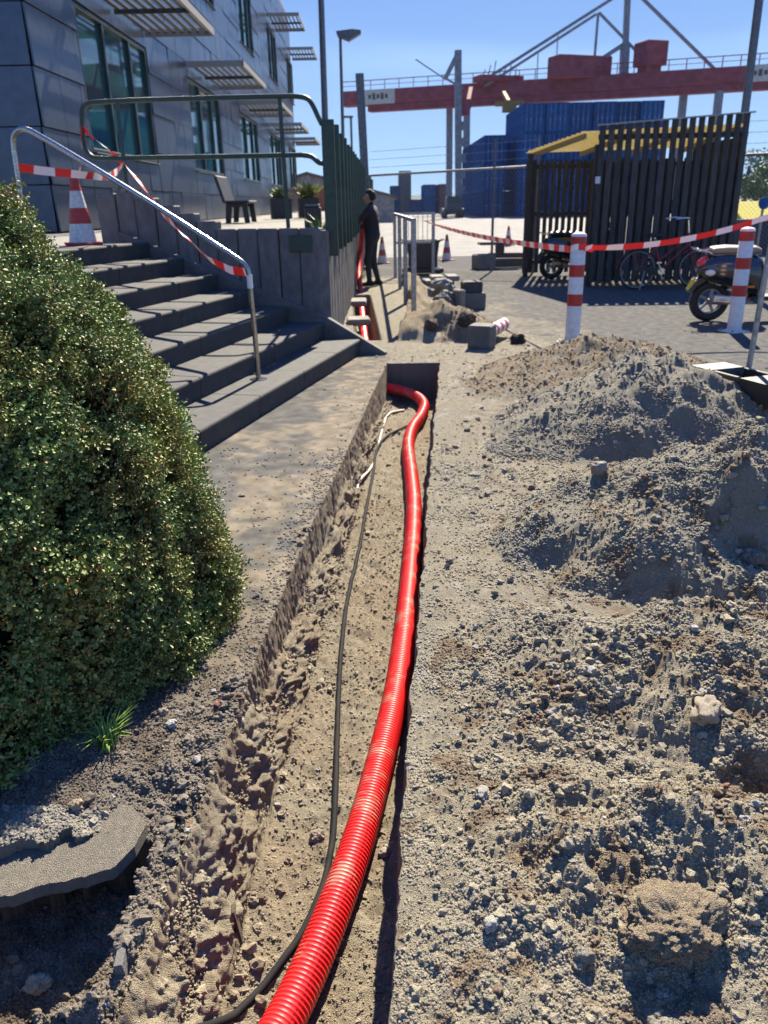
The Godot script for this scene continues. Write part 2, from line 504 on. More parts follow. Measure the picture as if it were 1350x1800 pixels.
var nCol2 := fn(6.0, 9, FastNoiseLite.TYPE_SIMPLEX_SMOOTH, 3)

func xr_at(z: float) -> float:
	return lut(TB_R, z) + nB.get_noise_2d(77.0, z) * 0.014 + nC.get_noise_2d(33.0, z) * 0.006 + nD.get_noise_2d(12.0, z) * 0.002

func heap(x: float, z: float) -> float:
	var wx := x + nA.get_noise_2d(x, z) * 0.12 + nB.get_noise_2d(x, z + 40.0) * 0.03
	var wz := z + nA.get_noise_2d(x + 31.0, z) * 0.16 + nB.get_noise_2d(x + 70.0, z) * 0.03
	var h := 0.0
	for q in HEAPS:
		var dx: float = (wx - q[0]) / q[2]
		var dz: float = (wz - q[1]) / q[3]
		var r2 := dx * dx + dz * dz
		if r2 < 1.0:
			var s: float = 1.0 - sqrt(r2 + 0.012)
			if s > 0.0:
				var a: float = q[4] * s * (1.15 - 0.15 * s)
				h = maxf(h, a) + 0.35 * minf(h, a)
	return h

# the loose relief of dug soil, 0..1 strength
func crumbs(x: float, z: float, k: float) -> float:
	var near := clampf((6.0 + z) / 3.0, 0.0, 1.0)
	var y := nB.get_noise_2d(x, z) * 0.040 + nC.get_noise_2d(x, z) * 0.024
	y += nD.get_noise_2d(x, z) * 0.0085
	var c1 := -cel1.get_noise_2d(x, z)
	y += maxf(0.0, c1 - 0.25) * 0.034 * clampf(0.4 + nB.get_noise_2d(x + 9.0, z) * 2.0, 0.0, 1.0)
	if near > 0.0:
		y += near * (maxf(0.0, -cel2.get_noise_2d(x, z) - 0.30) * 0.024 * clampf(0.55 + nC.get_noise_2d(x + 3.0, z) * 1.6, 0.0, 1.0) + maxf(0.0, -cel3.get_noise_2d(x, z) - 0.3) * 0.010 + nE.get_noise_2d(x, z) * 0.0035)
	return y * k

func pit(x: float, z: float) -> float:
	# broken edge of the paving above a hole beside the shrub
	var e := -1.52 - 0.32 * (x + 1.15) - nC.get_noise_2d(x * 1.5, 3.0) * 0.035
	if x < -0.64 + nC.get_noise_2d(1.0, z) * 0.02 and z > e and z < -1.16 + nB.get_noise_2d(x, 4.0) * 0.05:
		return 1.0
	return 0.0

func digs(x: float, z: float) -> float:
	# shovel hollows
	var y := 0.0
	for q in [[1.62, -3.05, 0.26, 0.18, 0.07], [0.70, -3.20, 0.16, 0.14, 0.07], [1.12, -1.74, 0.22, 0.13, 0.15], [0.50, -1.62, 0.14, 0.10, 0.05], [0.60, -2.55, 0.15, 0.12, 0.05], [-0.86, -0.98, 0.30, 0.18, 0.24], [0.80, -1.78, 0.2, 0.1, 0.05], [0.52, -4.4, 0.16, 0.2, 0.03], [1.25, -6.35, 0.3, 0.25, 0.05]]:
		var dx: float = (x - q[0]) / q[2]
		var dz: float = (z - q[1]) / q[3]
		var r := dx * dx + dz * dz
		if r < 1.0: y -= q[4] * (1.0 - r) * (1.0 - r * 0.3)
	return y

func second_trench(x: float, z: float) -> float:
	if z > -9.75 or z < -15.0: return 0.0
	var cx := -0.17 - (z + 10.14) * -0.035
	return -0.42 * (1.0 - smoothstep(0.12, 0.17, absf(x - cx)))

func flat_y(x: float, z: float, right: bool) -> float:
	# ground outside the trench
	var y := 0.0
	if right:
		var h := heap(x, z)
		var xr := xr_at(z)
		var k := smoothstep(0.0, 0.06, h)
		var asp := smoothstep(-0.25, 0.05, x - lut(TB_AS, z))
		var loose := maxf(k, (0.16 + 0.5 * smoothstep(-2.6, -1.6, z)) * smoothstep(0.02, 0.10, x - xr)) * (1.0 - asp * (1.0 - k))
		var patch := smoothstep(0.12, 0.35, nCol.get_noise_2d(x + 4.0, z * 0.8)) * (1.0 - asp) * smoothstep(0.12, 0.4, x - xr)
		loose = maxf(loose, patch * 0.5)
		y = h * (0.86 + 0.16 * nB.get_noise_2d(x - 5.0, z)) + crumbs(x, z, loose * (0.24 + 0.46 * smoothstep(-4.4, -1.8, z)))
		if k > 0.0: y += digs(x, z) * k
		y += nD.get_noise_2d(x, z) * 0.0015 * (1.0 - asp)
		if h < 0.01 and asp > 0.99: y = 0.0
		y += second_trench(x, z)
	else:
		var s := smoothstep(-2.35, -1.9, z)  # torn up towards the hole
		var xl := lut(TB_L, z)
		var near_edge := smoothstep(-0.35, -0.02, x - xl)
		y = crumbs(x, z, 0.05 + 0.5 * s * near_edge + 0.25 * s) - s * near_edge * 0.05
		if z > -1.78:
			var p := pit(x, z)
			y = lerpf(y, -0.20 + crumbs(x, z, 0.35), p)
			if p < 0.5 and z > -1.20: y += crumbs(x, z, 0.6) - 0.06 * smoothstep(-1.2, -1.0, z)
			y += digs(x, z)
		y += second_trench(x, z)
		var g := smoothstep(-4.6, -3.4, z)
		if x < -0.66: y += 0.03 * g * smoothstep(-0.66, -1.0, x) * (1.0 - pit(x, z))
	return y

func ground_y(x: float, z: float) -> float:
	if z > -8.2:
		var xl := lut(TB_L, z); var xf := lut(TB_F, z); var xr := xr_at(z)
		if x > xl and x < xr:
			if x > xf: return floor_y(x, z, xf, xr)
			return slope_y((x - xl) / maxf(xf - xl, 0.01), x, z)
		return flat_y(x, z, x >= xr)
	return flat_y(x, z, true)

func floor_y(x: float, z: float, xf: float, xr: float) -> float:
	var e := smoothstep(0.14, 0.0, x - xf) * 0.03
	return -DEPTH + e + crumbs(x, z + 30.0, 0.42)

func slope_y(t: float, x: float, z: float) -> float:
	var cut := lerpf(0.02, 0.17, smoothstep(-2.0, -2.7, z)) * (1.0 + 0.5 * nB.get_noise_2d(0.0, z))
	cut = lerpf(cut, 0.30, smoothstep(-6.0, -7.2, z))
	var y := -cut - (DEPTH - cut - 0.03) * pow(clampf(t, 0.0, 1.0), 0.85)
	return y

func soil_colour(x: float, z: float, kind: int, h: float) -> Color:
	var a := nCol.get_noise_2d(x, z)
	var b := nCol2.get_noise_2d(x, z)
	var sand := Color(0.485, 0.44, 0.345)
	var grey := Color(0.425, 0.41, 0.36)
	var brown := Color(0.29, 0.205, 0.13)
	var c := sand
	if kind == 1:      # heap
		c = grey.lerp(sand, clampf(0.45 + a * 0.9 + smoothstep(-3.3, -2.0, z) * 0.6, 0.0, 1.0))
		c = c.lerp(brown, smoothstep(0.22 - 0.14 * smoothstep(-3.0, -2.0, z), 0.42, b + a * 0.5) * 0.75)
		c = c.lerp(Color(0.40, 0.385, 0.345), smoothstep(-4.2, -4.7, z) * 0.75)
		if z < -6.3: c = c.lerp(Color(0.34, 0.26, 0.17), clampf(0.75 + b, 0.0, 0.95) * smoothstep(-6.3, -6.8, z))
		if z < -9.0: c = Color(0.44, 0.37, 0.27).lerp(brown, clampf(0.2 + b, 0.0, 0.6))
		if x > 1.0 and z > -1.9: c = c.lerp(brown, smoothstep(0.05, 0.3, b + 0.1) * 0.7)
	elif kind == 2:    # trench floor and walls
		c = sand.lerp(Color(0.45, 0.375, 0.275), clampf(0.5 + a, 0.0, 1.0))
		c = c.lerp(Color(0.25, 0.19, 0.14), smoothstep(0.25, 0.5, b) * 0.5)
	elif kind == 3:    # paving by the steps, dust on grey concrete
		var xl := lut(TB_L, z)
		var d := clampf((xl - x) / 0.75, 0.0, 1.0)
		var dust := smoothstep(-0.35, 0.35, a * 1.3 + b * 0.7 + 0.55 - d * 1.0)
		c = Color(0.235, 0.232, 0.222).lerp(Color(0.43, 0.375, 0.295), dust)
		c = c.lerp(Color(0.20, 0.16, 0.12), smoothstep(0.3, 0.5, b) * 0.5 * (1.0 - d))
		if z > -3.1: c = c.lerp(Color(0.30, 0.255, 0.20), smoothstep(-3.4, -2.4, z) * 0.8)
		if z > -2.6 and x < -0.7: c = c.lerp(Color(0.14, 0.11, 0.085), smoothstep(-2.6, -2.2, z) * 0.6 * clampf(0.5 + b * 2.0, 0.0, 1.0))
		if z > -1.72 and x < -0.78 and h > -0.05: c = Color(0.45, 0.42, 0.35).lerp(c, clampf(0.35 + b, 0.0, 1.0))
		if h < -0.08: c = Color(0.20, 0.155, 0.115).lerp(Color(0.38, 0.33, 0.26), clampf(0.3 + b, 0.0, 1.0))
	elif kind == 4:    # asphalt of the yard with drifted sand
		var d := x - lut(TB_AS, z)
		var dust := smoothstep(0.0, 0.5, 0.55 - d * 0.55 + a * 0.6 + b * 0.3) * 0.8
		c = Color(0.235, 0.234, 0.23).lerp(Color(0.42, 0.38, 0.31), dust)
	else:              # trodden strip beside the trench
		c = sand.lerp(Color(0.47, 0.44, 0.375), clampf(0.5 + a * 1.2, 0.0, 1.0))
		c = c.lerp(brown, smoothstep(0.12, 0.35, b * 0.7 + a * 0.6) * 0.65 * smoothstep(0.1, 0.5, x - xr_at(z)))
		c = c.lerp(Color(0.66, 0.63, 0.58), smoothstep(0.28, 0.5, nCol2.get_noise_2d(x + 50.0, z)) * 0.6)
	if kind < 3: c = Color(c.r * 1.03, c.g, c.b * 0.915)
	return c * (0.90 + 0.10 * nC.get_noise_2d(x, z + 8.0))

func build_ground() -> void:
	var rows: Array[float] = []
	var zz := 0.72
	while zz < 19.0:
		rows.append(-zz)
		zz *= 1.0043
	for e in [-8.200, -8.212]: rows.append(e)
	rows.sort()
	rows.reverse()
	# columns: [class, parameter]
	var cols := []
	for k in 14: cols.append([0, 1.0 + (14 - k) / 14.0])       # coarse, far left
	for k in 150: cols.append([0, 1.0 - k / 150.0])
	cols.append([0, 0.0])
	for k in 9: cols.append([1, (k + 1) / 9.0])                # vertical cut on the left
	for k in 40: cols.append([2, (k + 1) / 40.0])              # loose slope
	for k in 74: cols.append([3, (k + 1) / 75.0])              # floor
	for k in 11: cols.append([4, k / 10.0])                    # right wall, upwards
	for k in 340: cols.append([5, pow((k + 1) / 340.0, 1.2)])
	for k in 14: cols.append([5, 1.0 + (k + 1) / 14.0])
	var W := cols.size()
	var Hh := rows.size()
	var vs := PackedVector3Array(); vs.resize(W * Hh)
	var kd := PackedByteArray(); kd.resize(W * Hh)
	var cs := PackedColorArray(); cs.resize(W * Hh)
	for j in Hh:
		var z := rows[j]
		var xl := lut(TB_L, z); var xf := lut(TB_F, z); var xr := xr_at(z)
		var open := z > -8.205
		var xmin := clampf(-0.78 * absf(z) - 0.35, -3.4, -1.45)
		var xmax := clampf(0.80 * absf(z) + 0.75, 1.9, 5.4)
		var rough := nE.get_noise_2d(3.0, z) * 0.006 + nD.get_noise_2d(5.0, z) * 0.006
		for i in W:
			var cl: int = cols[i][0]
			var t: float = cols[i][1]
			var x := 0.0; var y := 0.0; var kind := 0
			match cl:
				0:
					x = xl - (xl - xmin) * pow(t, 1.2) if t <= 1.0 else lerpf(xmin, -9.0, t - 1.0)
					if t == 0.0: x += rough * 0.5
					y = flat_y(x, z, false)
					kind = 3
				1:
					x = xl + 0.010 * t + rough * (0.5 + 0.5 * t) + nE.get_noise_2d(t * 1.0, z * 1.4) * 0.006
					y = lerpf(flat_y(xl, z, false), slope_y(0.0, xl, z), t) if open else flat_y(x, z, true)
					kind = 2
				2:
					x = lerpf(xl + 0.010 + rough * maxf(0.0, 1.0 - t * 8.0), xf, t)
					y = slope_y(t, x, z) if open else flat_y(x, z, true)
					if open:
						var cc := crumbs(7.0 + t * 0.42, z, 0.95 * sin(PI * clampf(t * 0.9 + 0.05, 0.0, 1.0)))
						x += cc * 0.9
						y += cc * 0.43
					kind = 2
				3:
					x = lerpf(xf, xr - 0.014, t)
					y = floor_y(x, z, xf, xr) if open else flat_y(x, z, true)
					kind = 2
				4:
					x = xr - 0.014 + 0.012 * t + (nE.get_noise_2d(t * 3.0, z * 1.5) * 0.006 if t < 0.95 else 0.0)
					var top := flat_y(xr, z, true)
					y = lerpf(floor_y(xr, z, xf, xr), top, t) if open else flat_y(x, z, true)
					kind = 2 if t < 0.9 else 0
				5:
					x = xr + (xmax - xr) * t if t <= 1.0 else lerpf(xmax, 10.0, t - 1.0)
					y = flat_y(x, z, true)
					var hh := heap(x, z)
					kind = 1 if hh > 0.012 else (4 if x > lut(TB_AS, z) else 0)
					if kind == 1 and z < -9.0: kind = 5
			if not open and cl in [1, 2, 3, 4]: kind = 0
			if z < -9.7 and z > -17.6 and x > 0.2 and x < 0.85: kind = 5
			if cl == 0 and x > -0.62 and z < -8.9: kind = 0
			vs[j * W + i] = Vector3(x, y, z)
			kd[j * W + i] = kind
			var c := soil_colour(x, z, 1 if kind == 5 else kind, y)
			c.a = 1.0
			cs[j * W + i] = c
	# normals
	var ns := PackedVector3Array(); ns.resize(W * Hh)
	for j in Hh:
		var ja := maxi(j - 1, 0) * W; var jb := mini(j + 1, Hh - 1) * W
		var jc := j * W
		for i in W:
			var dx := vs[jc + mini(i + 1, W - 1)] - vs[jc + maxi(i - 1, 0)]
			var dz := vs[jb + i] - vs[ja + i]
			ns[jc + i] = dx.cross(dz).normalized()
	var names := ["ground", "spoil", "trench", "pavement", "yard"]
	for kind in 6:
		var map := PackedInt32Array(); map.resize(W * Hh); map.fill(-1)
		var b := B.new(); b.use_c = true
		for j in Hh - 1:
			for i in W - 1:
				var a := j * W + i
				var kk: int = kd[a]
				if kk != kind: continue
				var q := [a, a + 1, a + W + 1, a + W]
				for e in 4:
					var s: int = q[e]
					if map[s] < 0:
						map[s] = b.v.size()
						b.v.append(vs[s]); b.n.append(ns[s]); b.c.append(cs[s]); b.u.append(Vector2(vs[s].x, vs[s].z))
				for e in [0, 2, 1, 0, 3, 2]: b.i.append(map[q[e]])
		if b.v.is_empty(): continue
		match kind:
			0: struct(mi("ground", b, M.soil, self))
			1:
				var o := mi("spoil_heap", b, M.soil, self)
				tag(o, "long bumpy heap of grey sandy soil dug from the trench", "soil heap")
			5:
				var o5 := mi("sand_bank", b, M.soil, self)
				tag(o5, "low bank of brown sand round the feet of the pipe railing", "soil heap")
			2: struct(mi("trench_ground", b, M.soil, self))
			3: struct(mi("pavement", b, M.slab, self))
			4: struct(mi("yard_road", b, M.slab, self))
	# the yard beyond, out to the horizon
	var f := B.new(); f.use_c = true
	f.col = Color(0.235, 0.234, 0.23)
	var ring := [[Vector3(10, 0, -0.72), Vector3(40, 0, -0.72), Vector3(40, 0, rows[-1]), Vector3(10, 0, rows[-1])], [Vector3(-9, 0, -0.72), Vector3(-40, 0, -0.72), Vector3(-40, 0, rows[-1]), Vector3(-9, 0, rows[-1])], [Vector3(-40, 0, -0.72), Vector3(40, 0, -0.72), Vector3(40, 0, 40), Vector3(-40, 0, 40)]]
	for q in ring: f.quad(q[0], q[1], q[2], q[3], Vector3.UP)
	var zl: float = rows[-1]
	f.quad(Vector3(-40, 0, zl), Vector3(40, 0, zl), Vector3(40, 0, -26), Vector3(-40, 0, -26), Vector3.UP)
	struct(mi("yard_ground", f, M.slab, self))
	var p := B.new()
	p.quad(Vector3(-1500, -0.004, -26), Vector3(1500, -0.004, -26), Vector3(1500, -0.004, -3000), Vector3(-1500, -0.004, -3000), Vector3.UP)
	p.quad(Vector3(-1500, -0.004, 40), Vector3(1500, -0.004, 40), Vector3(1500, -0.004, 900), Vector3(-1500, -0.004, 900), Vector3.UP)
	for s in [-1, 1]: p.quad(Vector3(40 * s, -0.004, 40), Vector3(1500 * s, -0.004, 40), Vector3(1500 * s, -0.004, -26), Vector3(40 * s, -0.004, -26), Vector3.UP)
	struct(mi("port_ground", p, M.far_yard, self))

# ---------------------------------------------------------------- stairs, retaining wall, railings
const SD := Vector3(0.26, 0, -0.9656)      # along the steps
const SN := Vector3(-0.9656, 0, -0.26)     # up the stairs
const RISE := 0.172
const TREAD := 0.41
const TERR := 1.204

func sp(n: float, y: float, d: float) -> Vector3:
	return SN * n + SD * d + Vector3(0, y, 0)

func build_stairs() -> void:
	var bs := Basis(SD, Vector3.UP, SD.cross(Vector3.UP).normalized())
	# local axes: x along the steps, y up, z = out of the stairs
	var st := thing("concrete_stairs", "flight of dark grey concrete steps climbing to the terrace behind the shrub", "stairs", sp(2.5, 0, 6.4))
	var cuts := [[2.3, 4.6, 5.62, 6.62, 7.55, 8.42], [2.3, 4.3, 5.45, 6.95, 8.42], [2.3, 4.8, 6.3, 7.4, 8.42], [2.3, 5.2, 6.75, 8.42], [2.3, 4.9, 6.2, 7.5, 8.42], [2.3, 5.5, 7.1, 8.42], [2.3, 5.0, 6.7, 8.42]]
	for k in 7:
		for e in cuts[k].size() - 1:
			var d0: float = cuts[k][e] + 0.0045; var d1: float = cuts[k][e + 1] - 0.0045
			var b := B.new()
			# profile across the step with a rounded nose; x = up the stairs, y = height
			var pf := PackedVector2Array()
			var y1 := RISE * (k + 1) + rng.randf_range(-0.002, 0.002)
			var y0 := maxf(RISE * k - 0.06, -0.02)
			var n0 := 2.5 + TREAD * k
			var n1 := n0 + TREAD + 0.16
			pf.append(Vector2(n0 + 0.018, y0)); pf.append(Vector2(n0, y1 - 0.035))
			for q in 5:
				var a := PI * 0.5 * q / 4.0
				pf.append(Vector2(n0 + 0.022 - 0.022 * cos(a), y1 - 0.022 + 0.022 * sin(a)))
			pf.append(Vector2(n1, y1)); pf.append(Vector2(n1, y0))
			var xf := Transform3D(Basis(SN, Vector3.UP, SN.cross(Vector3.UP)), Vector3.ZERO)
			xf.origin = SD * ((d0 + d1) * 0.5) - sp(2.5, 0, 6.4)
			b.prism(pf, d1 - d0, xf)
			mi("step", b, M.concrete_dark, st)
	# sloping cheek at the far end of the steps
	var ck := B.new()
	var cp := PackedVector2Array([Vector2(2.22, -0.02), Vector2(2.22, 0.03), Vector2(2.86, 0.385), Vector2(5.35, 1.32), Vector2(5.35, 1.0), Vector2(3.0, 0.0), Vector2(3.0, -0.02)])
	ck.prism(cp, 0.075, Transform3D(Basis(SN, Vector3.UP, SN.cross(Vector3.UP)), SD * 8.47 - sp(2.5, 0, 6.4)))
	mi("cheek", ck, M.concrete, st)
	# steel handrail
	var hr := thing("stair_handrail", "polished steel handrail rising up the concrete steps", "handrail", sp(2.76, RISE, 6.2))
	var o := sp(2.76, RISE, 6.2)
	var foot := Vector3(-1.055, RISE, -6.70)
	var path := [foot, Vector3(-1.058, 0.55, -6.701), Vector3(-1.066, 1.02, -6.703), Vector3(-1.085, 1.095, -6.708), Vector3(-1.14, 1.15, -6.722), Vector3(-1.98, 1.67, -6.95), Vector3(-2.84, 2.165, -7.182), Vector3(-2.945, 2.185, -7.21), Vector3(-3.015, 2.135, -7.23), Vector3(-3.035, 2.03, -7.235), Vector3(-3.06, 1.20, -7.24)]
	var rail := []
	var raw := curve(path.slice(2, 10), 0.02)
	for p in [foot, Vector3(-1.058, 0.6, -6.701)] + raw + [Vector3(-3.06, 1.02, -7.24)]: rail.append(p - o)
	var rb := B.new(); rb.tube(rail, 0.0215, 18)
	mi("rail", rb, M.steel, hr)
	var pl := B.new()
	pl.lathe([Vector2(0, 0.008), Vector2(0.07, 0.008), Vector2(0.075, 0.004), Vector2(0.075, 0.0)], 28, Transform3D(Basis.IDENTITY, foot - o))
	pl.lathe([Vector2(0.075, 0.0), Vector2(0.075, 0.004), Vector2(0.07, 0.008), Vector2(0.022, 0.009), Vector2(0.022, 0.02)], 28, Transform3D(Basis.IDENTITY, foot - o))
	mi("base_plate", pl, M.steel, hr)
	var sl := B.new()
	sl.tube([Vector3(-1.0655, 0.93, -6.703) - o, Vector3(-1.0665, 1.035, -6.703) - o], 0.0235, 18)
	mi("tape_sleeve", sl, M.tape_white, hr)
	# retaining wall of upright concrete planks: front face beside the stairs
	var wl := thing("retaining_wall", "retaining wall of upright concrete planks holding the terrace beside the steps", "retaining wall", sp(2.5, 0, 8.7))
	var wo := sp(2.5, 0, 8.7)
	var n := 2.96
	var wd := 0.245
	var tops := []
	for k in 11:
		var top := 1.33
		var nn := n + wd * k
		if nn > 4.15: top = 1.33 + 0.085 * (floor((nn - 4.15) / wd) + 1.0)
		top = minf(top, 1.73)
		var b := B.new()
		var c := sp(nn + wd * 0.5, (top - 0.3) * 0.5, 8.62 + 0.014 * float(k % 2))
		b.box(c - wo, Vector3(0.16, top + 0.3, wd - 0.012), Basis(SD, Vector3.UP, SD.cross(Vector3.UP)), 0.012)
		mi("plank", b, M.plank_wall, wl)
		tops.append(top)
	# corner piece and long side along the trench, ribbed planks
	var x0 := -0.585
	var zc := -9.02
	var kz := 0
	var z := zc
	var meshes := []
	for q in 2:
		var b := B.new()
		# plank section with a raised rib, extruded upwards; x outwards, y along the wall
		var poly := PackedVector2Array([Vector2(-0.08, -0.19), Vector2(0.035, -0.19), Vector2(0.05, -0.17), Vector2(0.05, -0.09), Vector2(0.022, -0.06), Vector2(0.022, 0.05), Vector2(0.045, 0.08), Vector2(0.045, 0.17), Vector2(0.03, 0.19), Vector2(-0.08, 0.19)])
		b.prism(poly, 1.9, Transform3D(Basis(Vector3(1, 0, 0), Vector3(0, 0, 1), Vector3(0, -1, 0)), Vector3.ZERO))
		meshes.append(b.mesh())
	while z > -42.0:
		var top := 1.30 - 0.01 * (kz % 3)
		mi("plank", meshes[kz % 2], M.plank_wall, wl, Transform3D(Basis.IDENTITY, Vector3(x0 + rng.randf_range(-0.006, 0.006) + 0.012 * absf(z + 9.0), top - 0.95, z - 0.195) - wo))
		z -= 0.387
		kz += 1
	# green metal sheet set in the front wall
	var gp := B.new()
	gp.box(sp(3.18, 1.17, 8.525) - wo, Vector3(0.016, 0.17, 0.26), Basis(SD, Vector3.UP, SD.cross(Vector3.UP)), 0.004)
	mi("metal_plate", gp, M.green_paint, wl)
	# terrace behind the wall
	var t := B.new()
	var tp := PackedVector2Array()
	for q in [Vector3(x0 + 0.02, 0, -9.13), sp(4.0, 0, 8.68), sp(5.32, 0, 8.68), sp(5.32, 0, 1.5), sp(14.0, 0, 1.5), Vector3(-14, 0, -70), Vector3(-0.2, 0, -70), Vector3(-0.2, 0, -42)]: tp.append(Vector2(q.x, q.z))
	var ti := Geometry2D.triangulate_polygon(tp)
	for k in range(0, ti.size(), 3):
		t.tri(Vector3(tp[ti[k]].x, TERR - 0.01, tp[ti[k]].y), Vector3(tp[ti[k + 1]].x, TERR - 0.01, tp[ti[k + 1]].y), Vector3(tp[ti[k + 2]].x, TERR - 0.01, tp[ti[k + 2]].y), Vector3.UP)
	struct(mi("terrace", t, M.terrace_tile, self))
	# ground bank below the terrace, left of the steps
	var bk := B.new()
	bk.quad(sp(5.3, TERR - 0.01, 1.5), sp(5.3, -0.1, 1.5), sp(14.0, -0.1, 1.5), sp(14.0, TERR - 0.01, 1.5), Vector3(0, 0, 1))
	bk.quad(sp(5.3, TERR - 0.01, 1.5), sp(5.3, -0.1, 1.5), sp(5.3, -0.1, 2.4), sp(5.3, TERR - 0.01, 2.4), Vector3(1, 0, 0))
	struct(mi("terrace_wall", bk, M.concrete_dark, self))
	# green tubular railing on the wall
	var gr := thing("terrace_railing", "dark green tubular railing with two rails along the terrace edge", "railing", sp(4.0, 1.2, 8.7))
	var go := sp(4.0, 1.2, 8.7)
	var pts := [Vector3(-0.80, 2.06, -9.19), Vector3(-2.74, 2.09, -9.70), Vector3(-3.16, 2.10, -9.81), Vector3(-3.265, 2.13, -9.84), Vector3(-3.32, 2.23, -9.85), Vector3(-3.31, 2.52, -9.85), Vector3(-3.27, 2.63, -9.84), Vector3(-3.15, 2.665, -9.81), Vector3(-2.2, 2.655, -9.55), Vector3(-1.02, 2.625, -9.24), Vector3(-0.78, 2.61, -9.18), Vector3(-0.69, 2.57, -9.155), Vector3(-0.60, 2.40, -9.13), Vector3(-0.57, 2.34, -9.125)]
	var gl := []
	for p in curve(pts, 0.025): gl.append(p - go)
	var gb := B.new(); gb.tube(gl, 0.026, 16)
	mi("rail", gb, M.green_paint, gr)
	var ge := B.new()
	var gq := []
	for p in curve([Vector3(-0.80, 2.06, -9.19), Vector3(-0.70, 2.04, -9.165), Vector3(-0.62, 1.98, -9.14), Vector3(-0.57, 1.97, -9.13)], 0.02): gq.append(p - go)
	ge.tube(gq, 0.026, 16)
	mi("rail_end", ge, M.green_paint, gr)
	for q in [[Vector3(-2.86, 1.45, -9.70), Vector3(-2.855, 2.655, -9.72)], [Vector3(-0.995, 1.21, -9.23), Vector3(-1.01, 2.62, -9.235)]]:
		var pb := B.new()
		pb.bar(q[0] - go, q[1] - go, 0.012, 0.045, 0.003, SN)
		mi("post", pb, M.green_paint, gr)
		var pf := B.new()
		pf.box(q[0] - go, Vector3(0.16, 0.014, 0.10), Basis(SN, Vector3.UP, SN.cross(Vector3.UP)), 0.003)
		mi("foot_plate", pf, M.green_paint, gr)
	# dark green fence of upright fins bolted on the outer wall face
	var gf := thing("green_fin_fence", "dark green steel fence of upright flat fins bolted along the wall top", "fence", Vector3(-0.52, 1.1, -9.1))
	var fo := Vector3(-0.52, 1.1, -9.1)
	var fb := B.new()
	fb.box(Vector3(0, 0.62, 0), Vector3(0.135, 1.36, 0.05), Basis.IDENTITY, 0.006)
	var fm := fb.mesh()
	z = -9.14
	while z > -33.0:
		var xo := 0.012 * absf(z + 9.0)
		mi("fin", fm, M.green_paint, gf, Transform3D(Basis.IDENTITY, Vector3(-0.515 + xo, 1.1 + rng.randf_range(-0.02, 0.03), z) - fo))
		z -= 0.92
	for y in [1.36, 1.85, 2.30]:
		var rbb := B.new()
		rbb.bar(Vector3(-0.55, y, -9.2) - fo, Vector3(-0.55 + 0.29, y, -33.0) - fo, 0.03, 0.05, 0.004)
		mi("rail", rbb, M.green_paint, gf)

